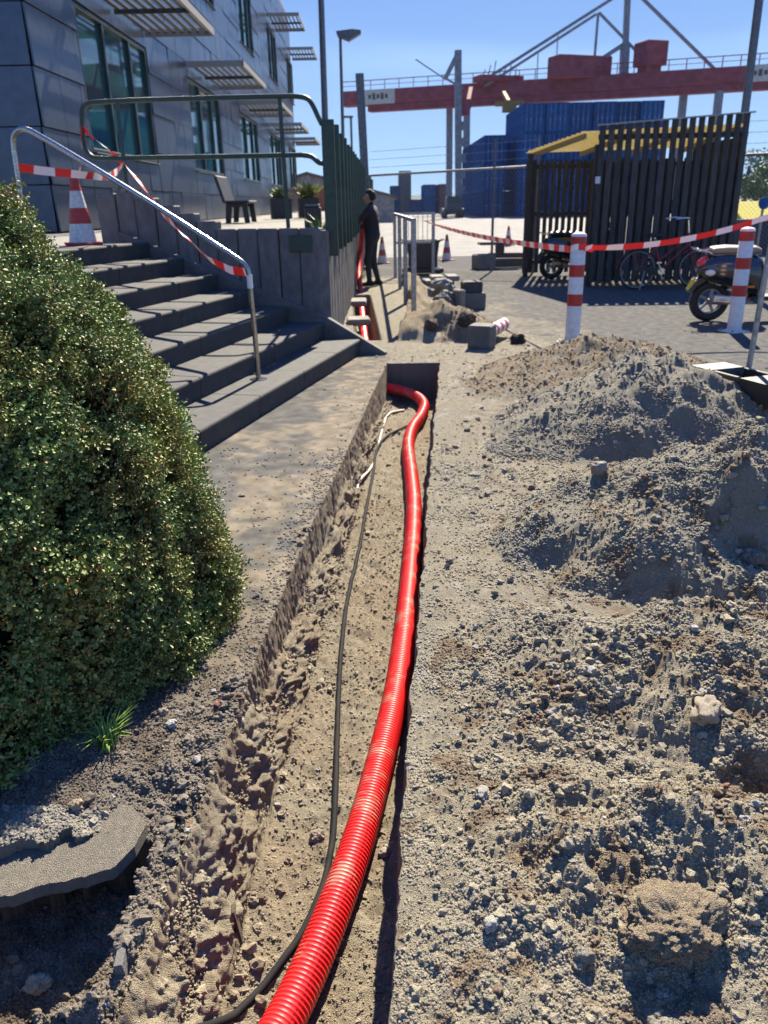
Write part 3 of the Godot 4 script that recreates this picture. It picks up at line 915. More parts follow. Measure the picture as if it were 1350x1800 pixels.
# ---------------------------------------------------------------- office building
const FX := -5.4
func build_office() -> void:
	var z0 := -14.15
	var z1 := -57.0
	var o := Vector3(FX, TERR, z0)
	var of := thing("office_building", "blue grey metal clad office building with louvred sunshades above its windows", "building", o)
	# solid behind the cladding, with openings left for the windows
	var wins := []
	for k in 5:
		var zc := -18.8 - 9.05 * k
		wins.append([zc + 2.35, zc - 2.35, 2.58, 5.06])
		wins.append([zc + 1.25 - 0.5, zc - 3.45 + 0.5, 7.75, 10.1])
	var ph := 0.87
	var y0 := 1.09
	var rows := 13
	var bk := B.new()
	# backing strips between window bands
	for yb in [[1.0, 2.58], [5.06, 7.75], [10.1, 12.4]]:
		bk.box(Vector3(FX - 0.16, (yb[0] + yb[1]) * 0.5, (z0 + z1) * 0.5) - o, Vector3(0.2, yb[1] - yb[0], z0 - z1 - 0.2))
	for fl in 2:
		var zz := z0 - 0.1
		for k in 5:
			var w: Array = wins[k * 2 + fl]
			bk.box(Vector3(FX - 0.16, (w[2] + w[3]) * 0.5, (zz + w[0]) * 0.5) - o, Vector3(0.2, w[3] - w[2], zz - w[0]))
			zz = w[1]
		bk.box(Vector3(FX - 0.16, (wins[fl][2] + wins[fl][3]) * 0.5, (zz + z1) * 0.5) - o, Vector3(0.2, wins[fl][3] - wins[fl][2], zz - z1 - 0.1))
	bk.box(Vector3(FX - 5.3, 6.7, z0 - 0.2) - o, Vector3(10.4, 11.4, 0.2))
	bk.box(Vector3(FX - 5.3, 6.7, z1 + 0.2) - o, Vector3(10.4, 11.4, 0.2))
	bk.box(Vector3(FX - 10.4, 6.7, (z0 + z1) * 0.5) - o, Vector3(0.2, 11.4, z0 - z1 - 0.6))
	mi("wall", bk, M.backing, of)
	var rf := B.new()
	rf.box(Vector3(FX - 5.3, 12.5, (z0 + z1) * 0.5) - o, Vector3(10.6, 0.2, z0 - z1))
	mi("roof", rf, M.backing, of)
	for y in [1.215, 6.2]:
		var fb := B.new()
		fb.box(Vector3(FX - 5.3, y, (z0 + z1) * 0.5) - o, Vector3(10.0, 0.1, z0 - z1 - 0.7))
		mi("floor", fb, M.interior, of)
	var iw := B.new()
	iw.box(Vector3(FX - 4.0, 6.7, (z0 + z1) * 0.5) - o, Vector3(0.1, 10.8, z0 - z1 - 0.8))
	mi("inner_wall", iw, M.interior, of)
	# cladding panels
	var far := B.new()
	var pm := {}
	var pw := 1.02
	var ncol := int(floor((z0 - z1) / pw))
	for c in ncol:
		for r in rows:
			var a := z0 - c * pw; var b := a - pw
			var ya := y0 + r * ph; var yb := ya + ph
			if ya < 1.2: ya = 1.215
			# cut the panel round windows
			var segs := [[a, b, ya, yb]]
			for w in wins:
				var nx := []
				for s in segs:
					if s[1] >= w[0] + 0.04 or s[0] <= w[1] - 0.04 or s[3] <= w[2] - 0.02 or s[2] >= w[3] + 0.02:
						nx.append(s); continue
					if s[0] > w[0] + 0.04: nx.append([s[0], w[0] + 0.04, s[2], s[3]])
					if s[1] < w[1] - 0.04: nx.append([w[1] - 0.04, s[1], s[2], s[3]])
					var ia := minf(s[0], w[0] + 0.04); var ib := maxf(s[1], w[1] - 0.04)
					if s[2] < w[2] - 0.05: nx.append([ia, ib, s[2], w[2] - 0.02])
					if s[3] > w[3] + 0.05: nx.append([ia, ib, w[3] + 0.02, s[3]])
				segs = nx
			for s in segs:
				var sz := Vector3(0.03, s[3] - s[2] - 0.014, s[0] - s[1] - 0.014)
				if sz.y < 0.04 or sz.z < 0.04: continue
				var tilt := Basis(Vector3.UP, rng.randf_range(-0.007, 0.007)) * Basis(Vector3(0, 0, 1), rng.randf_range(-0.003, 0.003) + (0.03 if (c / 3) % 2 == 0 else 0.0))
				var at := Vector3(FX + 0.0, (s[2] + s[3]) * 0.5, (s[0] + s[1]) * 0.5) - o
				if a > -27.0:
					var key := "%.2f %.2f" % [sz.y, sz.z]
					if not pm.has(key):
						var pb := B.new(); pb.box(Vector3.ZERO, sz, Basis.IDENTITY, 0.004); pm[key] = pb.mesh()
					mi("panel", pm[key], M.panel, of, Transform3D(tilt, at))
				else:
					far.box(at, sz, tilt)
	var fo := mi("far_cladding", far, M.panel, of)
	fo.set_meta("kind", "stuff")
	# end wall panels
	for c in 6:
		for r in rows:
			var ya := y0 + r * ph; var yb := ya + ph
			if ya < 1.2: ya = 1.215
			var key := "e%.2f" % (yb - ya)
			if not pm.has(key):
				var pb := B.new(); pb.box(Vector3.ZERO, Vector3(1.7 - 0.014, yb - ya - 0.014, 0.03), Basis.IDENTITY, 0.004); pm[key] = pb.mesh()
			mi("panel", pm[key], M.panel, of, Transform3D(Basis(Vector3.UP, rng.randf_range(-0.01, 0.01)), Vector3(FX - 0.03 - 0.85 - c * 1.7, (ya + yb) * 0.5, z0 + 0.0) - o))
	# windows and sunshades
	var ki := 0
	for w in wins:
		var wn := Node3D.new(); wn.name = "window"; of.add_child(wn, true)
		wn.position = Vector3(FX - 0.06, w[2], (w[0] + w[1]) * 0.5) - o
		var L: float = w[0] - w[1]; var Hw: float = w[3] - w[2]
		var fr := B.new()
		for s in [-1, 1]: fr.box(Vector3(0, Hw * 0.5, s * (L * 0.5 - 0.04)), Vector3(0.12, Hw, 0.08), Basis.IDENTITY, 0.006)
		fr.box(Vector3(0, 0.04, 0), Vector3(0.12, 0.08, L - 0.16), Basis.IDENTITY, 0.006)
		fr.box(Vector3(0, Hw - 0.04, 0), Vector3(0.12, 0.08, L - 0.16), Basis.IDENTITY, 0.006)
		for q in [-0.22, 0.16]: fr.box(Vector3(0, Hw * 0.5, L * q), Vector3(0.11, Hw - 0.16, 0.11), Basis.IDENTITY, 0.006)
		fr.box(Vector3(0.04, -0.01, 0), Vector3(0.20, 0.02, L), Basis.IDENTITY, 0.004)
		mi("frame", fr, M.frame_teal, wn)
		var edges := [-0.5, -0.22, 0.16, 0.5]
		for q in 3:
			var pb := B.new()
			var za: float = L * edges[q] + 0.06; var zb: float = L * edges[q + 1] - 0.06
			pb.box(Vector3(-0.02, Hw * 0.5, (za + zb) * 0.5), Vector3(0.012, Hw - 0.16, zb - za))
			mi("pane", pb, M.glass, wn)
		var sh := Node3D.new(); sh.name = "sunshade"; of.add_child(sh, true)
		sh.position = Vector3(FX + 0.03, w[3] + 0.31, (w[0] + w[1]) * 0.5) - o
		var D := 1.6
		var eb := B.new()
		for s in [-1, 1]: eb.box(Vector3(D * 0.5, 0, s * (L * 0.5)), Vector3(D, 0.16, 0.05), Basis.IDENTITY, 0.005)
		eb.box(Vector3(D + 0.0, 0, 0), Vector3(0.05, 0.16, L + 0.05), Basis.IDENTITY, 0.005)
		mi("edge", eb, M.louvre_edge, sh)
		var cb := B.new()
		cb.box(Vector3(D * 0.5, -0.03, 0), Vector3(D - 0.05, 0.09, 0.05), Basis.IDENTITY, 0.004)
		mi("cross_bar", cb, M.louvre, sh)
		var sb := B.new(); sb.box(Vector3.ZERO, Vector3(0.075, 0.022, L - 0.06), Basis(Vector3(0, 0, 1), 0.25), 0.003)
		var sm := sb.mesh()
		for q in 8: mi("slat", sm, M.louvre, sh, Transform3D(Basis.IDENTITY, Vector3(0.14 + q * 0.187, 0.0, 0)))
		ki += 1
	# bench, planters and pot on the terrace
	var bn := thing("terrace_bench", "dark moulded bench standing against the office wall on the terrace", "bench", Vector3(-3.35, TERR, -20.6), 0.0)
	for s in [-0.55, 0.55]:
		var b := B.new()
		b.prism(PackedVector2Array([Vector2(-0.30, 0), Vector2(-0.18, 0), Vector2(-0.12, 0.36), Vector2(0.12, 0.36), Vector2(0.16, 0), Vector2(0.28, 0), Vector2(0.24, 0.44), Vector2(-0.26, 0.44)]), 0.08, Transform3D(Basis.IDENTITY, Vector3(0, 0, s)))
		mi("leg", b, M.black_plastic, bn)
	var b1 := B.new(); b1.box(Vector3(0.02, 0.47, 0), Vector3(0.56, 0.06, 1.4), Basis.IDENTITY, 0.02); mi("seat", b1, M.black_plastic, bn)
	var b2 := B.new(); b2.box(Vector3(-0.36, 0.75, 0), Vector3(0.07, 0.62, 1.4), Basis(Vector3(0, 0, 1), 0.28), 0.02); mi("backrest", b2, M.black_plastic, bn)
	var spots := [[Vector3(-3.0, TERR, -26.0), 0.9, "square dark planter with a leafy shrub beside the terrace bench"], [Vector3(-2.2, TERR, -26.6), 1.3, "tall dark planter with spiky palm leaves near the green railing"]]
	for s in spots:
		var pn := thing("planter", s[2], "planter", s[0], 0.2, "planters on the terrace")
		var pb := B.new()
		pb.box(Vector3(0, 0.3, 0), Vector3(0.62, 0.6, 0.62), Basis.IDENTITY, 0.02)
		mi("tub", pb, M.black_plastic, pn)
		var lf := B.new(); lf.use_c = true
		for q in 130:
			var dir := Vector3(rng.randf_range(-1, 1), rng.randf_range(0.3, 1.4), rng.randf_range(-1, 1)).normalized()
			var l: float = rng.randf_range(0.25, 0.55) * s[1]
			var p0 := Vector3(rng.randf_range(-0.15, 0.15), 0.58, rng.randf_range(-0.15, 0.15))
			var side := dir.cross(Vector3.UP).normalized() * 0.03
			var md := p0 + dir * l * 0.6; var tp := p0 + dir * l + Vector3(0, -0.12 * l, 0)
			lf.col = Color(0.06, 0.12, 0.03).lerp(Color(0.20, 0.20, 0.07), rng.randf())
			lf.quad(p0 - side * 0.4, md - side, tp, md + side)
		mi("leaves", lf, M.far_leaf, pn)
	var ch := thing("sand_bin", "black waste bin with a pale lid on the terrace edge", "bin", Vector3(-0.95, TERR, -12.2))
	var cb1 := B.new(); cb1.box(Vector3(0, 0.17, 0), Vector3(0.24, 0.34, 0.24), Basis.IDENTITY, 0.02); mi("body", cb1, M.black_plastic, ch)
	var cb2 := B.new(); cb2.box(Vector3(0, 0.36, 0), Vector3(0.20, 0.03, 0.22), Basis.IDENTITY, 0.01); mi("lid", cb2, M.concrete_pale, ch)
	# house and container further along
	var hs := thing("gabled_house", "pale gabled building beyond the far end of the terrace", "building", Vector3(-5.5, 0, -86))
	var h1 := B.new(); h1.prism(PackedVector2Array([Vector2(-7, 0), Vector2(7, 0), Vector2(7, 2.2), Vector2(-1, 4.3), Vector2(-7, 2.7)]), 14.0, Transform3D(Basis.IDENTITY, Vector3.ZERO)); mi("wall", h1, M.far_wall, hs)
	var h2 := B.new(); h2.bar(Vector3(-1.1, 4.4, 0), Vector3(7.4, 2.15, 0), 14.4, 0.25); h2.bar(Vector3(-1.0, 4.4, 0), Vector3(-7.4, 2.6, 0), 14.4, 0.25); mi("roof", h2, M.far_roof, hs)
	var h3 := B.new(); h3.box(Vector3(3.2, 1.2, 7.05), Vector3(2.4, 1.2, 0.1)); h3.box(Vector3(-2.5, 1.2, 7.05), Vector3(2.4, 1.2, 0.1)); mi("window", h3, M.frame_teal, hs)

# ---------------------------------------------------------------- yard: bollards, tape, cones, barrier, shed, fences, lamps
func bollard_node(nm: String, label: String, at: Vector3, grp: String) -> Node3D:
	var o := thing(nm, label, "bollard", at, 0.0, grp)
	var R := 0.084
	var w := B.new()
	w.lathe([Vector2(R, 0.012), Vector2(R, 1.195), Vector2(R - 0.012, 1.212), Vector2(R - 0.035, 1.222), Vector2(0.0, 1.226)], 32, Transform3D.IDENTITY, true)
	mi("tube", w, M.white_paint, o)
	for y in [0.43, 0.75, 1.07]:
		var b := B.new()
		var h := 0.13 if y < 1.0 else 0.11
		b.lathe([Vector2(R, y), Vector2(R + 0.0015, y), Vector2(R + 0.0015, y + h), Vector2(R, y + h)], 32)
		mi("red_band", b, M.red_band, o)
	var p := B.new()
	p.box(Vector3(0, 0.007, 0), Vector3(0.27, 0.014, 0.27), Basis(Vector3.UP, 0.3), 0.003)
	mi("base_plate", p, M.white_paint, o)
	var gm := B.new()
	gm.prism(PackedVector2Array([Vector2(0.08, 0.012), Vector2(0.125, 0.012), Vector2(0.082, 0.09)]), 0.008)
	var gmm := gm.mesh()
	for k in 4: mi("gusset", gmm, M.white_paint, o, Transform3D(Basis(Vector3.UP, 0.3 + k * PI / 2), Vector3.ZERO))
	var bm := B.new()
	bm.lathe([Vector2(0.0, 0.038), Vector2(0.009, 0.038), Vector2(0.009, 0.024), Vector2(0.016, 0.024), Vector2(0.016, 0.014)], 8)
	var bmm := bm.mesh()
	for k in 4: mi("bolt", bmm, M.galv, o, Transform3D(Basis.IDENTITY, Vector3(0.148, 0, 0).rotated(Vector3.UP, 0.3 + PI / 4 + k * PI / 2)))
	return o

func tape_thing(label: String, pts: Array, width: float, stripe: float, twist: Array, sag := 0.0) -> Node3D:
	# flat film; pts are centre points, twist the roll angle at each
	var path := pts
	var o := Node3D.new()
	o.name = numbered("barrier_tape")
	add_child(o, true)
	tag(o, label, "barrier tape", "red and white barrier tapes")
	o.position = pts[0]
	var segs := []
	var L := 0.0
	for k in path.size() - 1: L += (path[k + 1] - path[k]).length()
	var b := B.new(); b.use_c = true
	var acc := 0.0
	var red := Color(0.72, 0.022, 0.02); var wht := Color(0.78, 0.76, 0.74)
	for k in path.size() - 1:
		var a: Vector3 = path[k]; var e: Vector3 = path[k + 1]
		var l := (e - a).length()
		var ta: float = twist[k] if twist.size() > k else 0.0
		var tb: float = twist[k + 1] if twist.size() > k + 1 else 0.0
		var n := maxi(1, int(ceil(l / (stripe * 0.25))))
		for q in n:
			var t0 := float(q) / n; var t1 := float(q + 1) / n
			var dirv := (e - a).normalized()
			var side := dirv.cross(Vector3.UP).normalized()
			var ps := []
			for t in [t0, t1]:
				var s: float = lerpf(ta, tb, t) + 0.12 * sin((acc + l * t) * 9.0)
				var wv := (Vector3.UP * cos(s) + side * sin(s)) * width * 0.5
				var c: Vector3 = a.lerp(e, t) - pts[0]
				ps.append(c - wv); ps.append(c + wv)
			b.col = red if int(floor((acc + l * (t0 + t1) * 0.5) / stripe)) % 2 == 0 else wht
			b.quad(ps[0], ps[1], ps[3], ps[2])
			# second face a film's thickness behind
		acc += l
	mi("film", b, M.tape_film, o)
	return o

func knot(parent: Node3D, at: Vector3, r: float) -> void:
	# tape wound round a post, with two loose ends
	var b := B.new(); b.use_c = true
	for k in 14:
		var a := TAU * k / 14.0; var a2 := TAU * (k + 1) / 14.0
		var y := 0.03 * sin(a * 1.0)
		b.col = Color(0.72, 0.022, 0.02) if (k / 4) % 2 == 0 else Color(0.78, 0.76, 0.74)
		b.quad(at + Vector3(cos(a) * r, y - 0.035, sin(a) * r), at + Vector3(cos(a) * r, y + 0.035, sin(a) * r), at + Vector3(cos(a2) * r, 0.03 * sin(a2) + 0.035, sin(a2) * r), at + Vector3(cos(a2) * r, 0.03 * sin(a2) - 0.035, sin(a2) * r))
	for s in [[Vector3(0.9, -0.25, 0.4), Color(0.72, 0.022, 0.02)], [Vector3(0.7, 0.35, 0.6), Color(0.78, 0.76, 0.74)]]:
		b.col = s[1]
		var d: Vector3 = s[0].normalized()
		var p0: Vector3 = at + Vector3(d.x, 0, d.z).normalized() * r
		var p1: Vector3 = p0 + d * 0.08
		b.quad(p0 - Vector3(0, 0.02, 0), p0 + Vector3(0, 0.025, 0), p1 + Vector3(0.01, 0.03, 0), p1 - Vector3(0, 0.015, 0.01))
	mi("knot", b, M.tape_film, parent)

func cone_proto(label: String, at: Vector3, s: float) -> Node3D:
	var o := thing("traffic_cone", label, "traffic cone", at, 0.4, "red and white traffic cones")
	var prof := [[0.0, 0.035, 0.155], [0.30, 0.105, 0.0], [0.0, 0.0, 0.0]]
	var rad := func(y: float) -> float: return lerpf(0.145, 0.032, clampf((y - 0.03) / 0.70, 0.0, 1.0)) * s
	var bands := [[0.03, 0.22, 1], [0.22, 0.38, 0], [0.38, 0.55, 1], [0.55, 0.715, 0]]
	for q in bands:
		var b := B.new()
		b.lathe([Vector2(rad.call(q[0]), q[0] * s), Vector2(rad.call(q[1]), q[1] * s)], 28)
		if q[1] > 0.7: b.lathe([Vector2(rad.call(q[1]), q[1] * s), Vector2(rad.call(q[1]) * 0.8, (q[1] + 0.018) * s), Vector2(0.0, (q[1] + 0.02) * s)], 28, Transform3D.IDENTITY, true)
		mi("white_sleeve" if q[2] == 1 else "red_sleeve", b, M.cone_white if q[2] == 1 else M.cone_red, o)
	var p := B.new()
	p.box(Vector3(0, 0.016, 0) * s, Vector3(0.38, 0.032, 0.38) * s, Basis.IDENTITY, 0.01 * s)
	mi("base", p, M.cone_red, o)
	return o

func wire(b: B, a: Vector3, e: Vector3, r: float) -> void:
	var f := (e - a).normalized()
	var s := f.cross(Vector3.UP if absf(f.y) < 0.9 else Vector3.RIGHT).normalized()
	var u := s.cross(f)
	var o := [u * r, (s * 0.87 - u * 0.5) * r, (-s * 0.87 - u * 0.5) * r]
	for k in 3: b.quad(a + o[k], e + o[k], e + o[(k + 1) % 3], a + o[(k + 1) % 3])

func chain_mesh(b: B, a: Vector3, e: Vector3, y0: float, y1: float, step: float, r: float) -> void:
	var d := (e - a); d.y = 0
	var L := d.length(); d = d.normalized()
	var H := y1 - y0
	var s := -H
	while s < L:
		for dirn in [1, -1]:
			# line from (s, y0) to (s+H, y1), or mirrored; clipped to 0..L
			var t0 := maxf(s, 0.0); var t1 := minf(s + H, L)
			if t1 - t0 > 0.01:
				var ya := y0 + (t0 - s); var yb := y0 + (t1 - s)
				if dirn < 0:
					ya = y1 - (t0 - s); yb = y1 - (t1 - s)
				wire(b, Vector3(a.x, 0, a.z) + d * t0 + Vector3(0, ya, 0), Vector3(a.x, 0, a.z) + d * t1 + Vector3(0, yb, 0), r)
		s += step

func barbed(b: B, a: Vector3, e: Vector3) -> void:
	wire(b, a, e, 0.004)
	var L := (e - a).length()
	var k := 0.15
	while k < L:
		var c := a.lerp(e, k / L)
		wire(b, c + Vector3(0, -0.02, 0.01), c + Vector3(0.01, 0.02, -0.01), 0.0025)
		wire(b, c + Vector3(0.012, -0.015, -0.01), c + Vector3(0.0, 0.02, 0.012), 0.0025)
		k += 0.14

func build_yard() -> void:
	var tf := mat("tape_film", Color(1, 1, 1), 0.3, 0.0, {"vc": true})
	tf.backlight_enabled = true
	tf.backlight = Color(0.35, 0.2, 0.2)
	# bollards
	var b1 := bollard_node("bollard", "red and white steel bollard behind the soil heap with tape knotted round its top", Vector3(2.24, 0, -9.28), "steel bollards")
	var b2 := bollard_node("bollard", "red and white steel bollard standing in front of the black scooter", Vector3(4.40, 0, -9.90), "steel bollards")
	knot(b1, Vector3(0, 1.045, 0), 0.088)
	# fallen bollard: square concrete block still on its foot
	var fb := thing("fallen_bollard", "uprooted red and white bollard lying on the sand with its concrete block", "bollard", Vector3(1.16, 0.13, -9.10), 0.0, "steel bollards")
	var ax := Vector3(0.42, 0.02, -0.9).normalized()
	var bx := Basis(ax.cross(Vector3.UP).normalized(), Vector3.UP, -ax)
	var q := B.new(); q.box(Vector3(0, 0, 0), Vector3(0.27, 0.26, 0.24), bx, 0.012); mi("concrete_block", q, M.concrete, fb)
	var xf := Transform3D(Basis(bx.x, ax, bx.x.cross(ax)), ax * 0.12)
	var tl := B.new()
	tl.lathe([Vector2(0.074, 0.0), Vector2(0.074, 0.76), Vector2(0.0, 0.765)], 26, xf)
	mi("tube", tl, M.white_paint, fb)
	for k in 4:
		var t := B.new()
		t.lathe([Vector2(0.074, 0.08 + k * 0.18), Vector2(0.0755, 0.08 + k * 0.18), Vector2(0.0755, 0.15 + k * 0.18), Vector2(0.074, 0.15 + k * 0.18)], 26, xf)
		mi("red_band", t, M.red_band, fb)
	# tapes
	var tp := []
	var A := Vector3(1.02, 1.20, -18.55); var E := Vector3(2.155, 1.045, -9.32)
	for k in 13:
		var t := k / 12.0
		tp.append(A.lerp(E, t) - Vector3(0, 0.28 * t * (1 - t), 0))
	tape_thing("long barrier tape running from the grey pipe railing to the taped bollard", tp, 0.072, 0.19, [0.9, 0.9, 0.7, 0.5, 0.4, 0.3, 0.25, 0.2, 0.2, 0.2, 0.1, 0.1, 0.0])
	tp = []
	A = Vector3(2.325, 1.06, -9.28); E = Vector3(4.33, 1.27, -9.76)
	for k in 9:
		var t := k / 8.0
		tp.append(A.lerp(E, t) - Vector3(0, 0.30 * t * (1 - t), 0))
	tp.append(Vector3(4.45, 1.31, -9.76)); tp.append(Vector3(5.6, 1.62, -9.5))
	tape_thing("barrier tape rising from the taped bollard past the scooter", tp, 0.068, 0.235, [0.5, 0.5, 0.3, 0.2, 0.3, 0.2, 0.1, 0.1, 0.1, 0.0, 0.1, 0.2])
	# tapes on the stairs
	var R0 := Vector3(-3.04, 1.90, -7.235)
	tape_thing("barrier tape tied from the handrail top across the landing to the green railing", [R0, Vector3(-2.93, 1.88, -7.5), Vector3(-2.72, 1.855, -8.0), Vector3(-2.72, 1.86, -8.6), Vector3(-2.80, 1.93, -9.2), Vector3(-2.86, 2.03, -9.69)], 0.07, 0.21, [0.3, 0.1, 0.5, 0.2, 0.1, 0.4])
	tape_thing("barrier tape hanging down from the railing post to the foot of the handrail", [Vector3(-2.85, 2.04, -9.68), Vector3(-2.62, 1.86, -9.3), Vector3(-2.36, 1.66, -8.8), Vector3(-2.12, 1.50, -8.3), Vector3(-1.78, 1.30, -7.7), Vector3(-1.48, 1.13, -7.2), Vector3(-1.25, 1.06, -6.9), Vector3(-1.09, 1.055, -6.72)], 0.068, 0.17, [0.4, 1.2, 0.3, 0.0, 1.0, 0.4, 0.2, 0.2])
	tape_thing("short barrier tape looped from the railing bend down to its lower rail", [Vector3(-3.30, 2.41, -9.84), Vector3(-3.22, 2.33, -9.82), Vector3(-3.08, 2.22, -9.79), Vector3(-2.95, 2.10, -9.75), Vector3(-2.88, 2.05, -9.73)], 0.075, 0.2, [0.2, 0.9, 1.3, 0.3, 0.2])
	var lend := tape_thing("loose barrier tape end dangling from the bend of the green railing", [Vector3(-3.325, 2.43, -9.83), Vector3(-3.335, 2.34, -9.80), Vector3(-3.34, 2.2, -9.80), Vector3(-3.36, 2.1, -9.80), Vector3(-3.42, 1.95, -9.82)], 0.06, 0.15, [0.0, 0.2, 0.5, 0.3, 0.9])
	# cones
	var cn := cone_proto("traffic cone standing at the top of the concrete steps", Vector3(-3.17, TERR, -8.92), 0.98)
	copy(cn, "traffic_cone", "traffic cone just behind the person in dark clothes", Vector3(0.09, 0.0, -23.3), 0.2)
	copy(cn, "traffic_cone", "traffic cone beside the black tub near the railing", Vector3(1.97, 0.0, -24.0), 0.9)
	copy(cn, "traffic_cone", "small distant traffic cone behind the rubble at the fence", Vector3(4.95, 0.0, -31.7), 0.5)
	# galvanised pipe barrier
	var pb := thing("pipe_railing", "grey steel pipe railing standing in the dug up soil", "railing", Vector3(0.45, 0, -11.0))
	var po := Vector3(0.45, 0, -11.0)
	var posts := [Vector3(0.46, 0, -10.97), Vector3(0.43, 0, -13.5), Vector3(0.40, 0, -16.0), Vector3(0.36, 0, -18.6), Vector3(1.22, 0, -18.6)]
	for p in posts:
		var b := B.new(); b.bar(p - po + Vector3(0, -0.2, 0), p - po + Vector3(0, 1.38, 0), 0.07, 0.07, 0.008); mi("post", b, M.galv, pb)
	for k in 4:
		for y in ([1.355, 0.75] if k == 3 else [1.355]):
			var b := B.new(); b.bar(posts[k] - po + Vector3(0, y, 0), posts[k + 1] - po + Vector3(0, y, 0), 0.05, 0.05, 0.006); mi("rail", b, M.galv, pb)
	for k in 7:
		var b := B.new()
		var x := 0.46 + 0.105 * k
		b.bar(Vector3(x, 0.77, -18.6) - po, Vector3(x, 1.34, -18.6) - po, 0.03, 0.012); mi("baluster", b, M.galv, pb)
	# black tub on a pallet
	var tb := thing("black_tub", "black plastic tub with handles standing on a low board", "tub", Vector3(1.02, 0, -19.3))
	var t1 := B.new(); t1.box(Vector3(0, 0.10, 0), Vector3(0.95, 0.10, 0.6), Basis.IDENTITY, 0.01); mi("board", t1, M.damp_wood, tb)
	var t2 := B.new()
	t2.prism(PackedVector2Array([Vector2(-0.30, 0.16), Vector2(0.30, 0.16), Vector2(0.38, 0.78), Vector2(0.33, 0.78), Vector2(0.26, 0.2), Vector2(-0.26, 0.2), Vector2(-0.33, 0.78), Vector2(-0.38, 0.78)]), 0.5)
	t2.box(Vector3(0, 0.47, 0.25), Vector3(0.66, 0.6, 0.03)); t2.box(Vector3(0, 0.47, -0.25), Vector3(0.66, 0.6, 0.03))
	mi("tub", t2, M.black_plastic, tb)
	for s in [-1, 1]:
		var t3 := B.new(); t3.tube(curve([Vector3(0.38 * s, 0.74, 0.12), Vector3(0.47 * s, 0.78, 0.06), Vector3(0.47 * s, 0.78, -0.06), Vector3(0.38 * s, 0.74, -0.12)], 0.03), 0.02, 8); mi("handle", t3, M.black_plastic, tb)
	for s in [[-0.36, 0.22], [0.36, 0.22], [-0.36, -0.22], [0.36, -0.22]]:
		var t4 := B.new(); t4.box(Vector3(s[0], 0.025, s[1]), Vector3(0.1, 0.05, 0.1)); mi("foot", t4, M.damp_wood, tb)
	var tg := B.new(); tg.box(Vector3(0.3, 0.15, 0.3), Vector3(0.18, 0.05, 0.02), Basis.IDENTITY, 0.005); mi("label_plate", tg, M.white_paint, tb)
	# paving blocks and kerb stones taken up
	var pv := [
		["dark concrete kerb block stacked topmost beside the sand heap", Vector3(1.44, 0.33, -12.75), Vector3(0.30, 0.17, 0.30), 0.1, "concrete_dark"],
		["dark concrete kerb block under another at the end of the stone pile", Vector3(1.46, 0.125, -12.7), Vector3(0.34, 0.25, 0.32), 0.16, "concrete"],
		["leaning pale concrete slab against the stacked kerb blocks", Vector3(1.22, 0.16, -12.45), Vector3(0.10, 0.32, 0.26), 0.4, "concrete_pale"],
		["square grey concrete block in the middle of the stone pile", Vector3(1.0, 0.14, -12.5), Vector3(0.30, 0.28, 0.25), 0.5, "concrete"],
		["broken grey concrete chunk on top of the stone pile", Vector3(0.98, 0.36, -12.9), Vector3(0.34, 0.18, 0.3), 0.9, "concrete_pale"],
		["grey paving block half buried at the back of the pile", Vector3(1.12, 0.12, -14.2), Vector3(0.42, 0.24, 0.35), 0.2, "concrete"],
		["flat paving slab lying behind the stone pile", Vector3(1.18, 0.29, -14.9), Vector3(0.5, 0.09, 0.4), 0.1, "concrete_pale"],
		["paving slab on the ground below the black tub", Vector3(1.2, 0.06, -16.6), Vector3(0.6, 0.12, 0.45), 0.05, "concrete_pale"],
		["pale kerb piece beside the wall where the conduit dips", Vector3(-0.31, 0.03, -11.3), Vector3(0.32, 0.09, 0.30), 0.1, "concrete_pale"],
		["pale kerb piece next to the conduit nearer the person", Vector3(-0.36, 0.03, -13.6), Vector3(0.26, 0.09, 0.4), 0.0, "concrete_pale"],
	]
	for p in pv:
		var b := B.new()
		b.box(Vector3.ZERO, p[2], Basis(Vector3.UP, p[3]) * Basis(Vector3(1, 0, 0), rng.randf_range(-0.06, 0.06)), 0.018)
		var o: MeshInstance3D
		if p[0].begins_with("broken") or p[0].begins_with("square") or p[0].begins_with("grey paving"):
			o = mi("concrete_block", rock_mesh(int(p[1].x * 100.0) + 400, 3, 0.5), M[p[4]], self, Transform3D(Basis(Vector3.UP, p[3]).scaled_local(p[2] * 0.6), p[1]))
		else:
			o = mi("concrete_block", b, M[p[4]], self, Transform3D(Basis.IDENTITY, p[1]))
		tag(o, p[0], "concrete block", "taken up paving blocks")
	# rubble and timbers at the fence foot
	var rb := [["rough lump of broken concrete lying at the fence foot", Vector3(2.62, 0.18, -20.6), Vector3(0.5, 0.36, 0.4), 0.4, "concrete"], ["dark timber beam lying along the fence foot", Vector3(3.35, 0.12, -20.9), Vector3(1.3, 0.2, 0.25), 0.1, "damp_wood"], ["second dark timber beam stacked across the rubble", Vector3(3.3, 0.30, -20.95), Vector3(1.1, 0.12, 0.2), -0.2, "damp_wood"], ["dark board bridging the rubble by the fence post", Vector3(3.05, 0.60, -20.8), Vector3(1.1, 0.07, 0.45), 0.05, "shed_slat"], ["stubby dark block propping the board at the fence", Vector3(3.05, 0.46, -20.85), Vector3(0.2, 0.22, 0.2), 0.2, "damp_wood"]]
	for p in rb:
		var b := B.new()
		b.box(Vector3.ZERO, p[2], Basis(Vector3.UP, p[3]), 0.03)
		tag(mi("rubble_piece", b, M[p[4]], self, Transform3D(Basis.IDENTITY, p[1])), p[0], "rubble", "rubble at the fence")
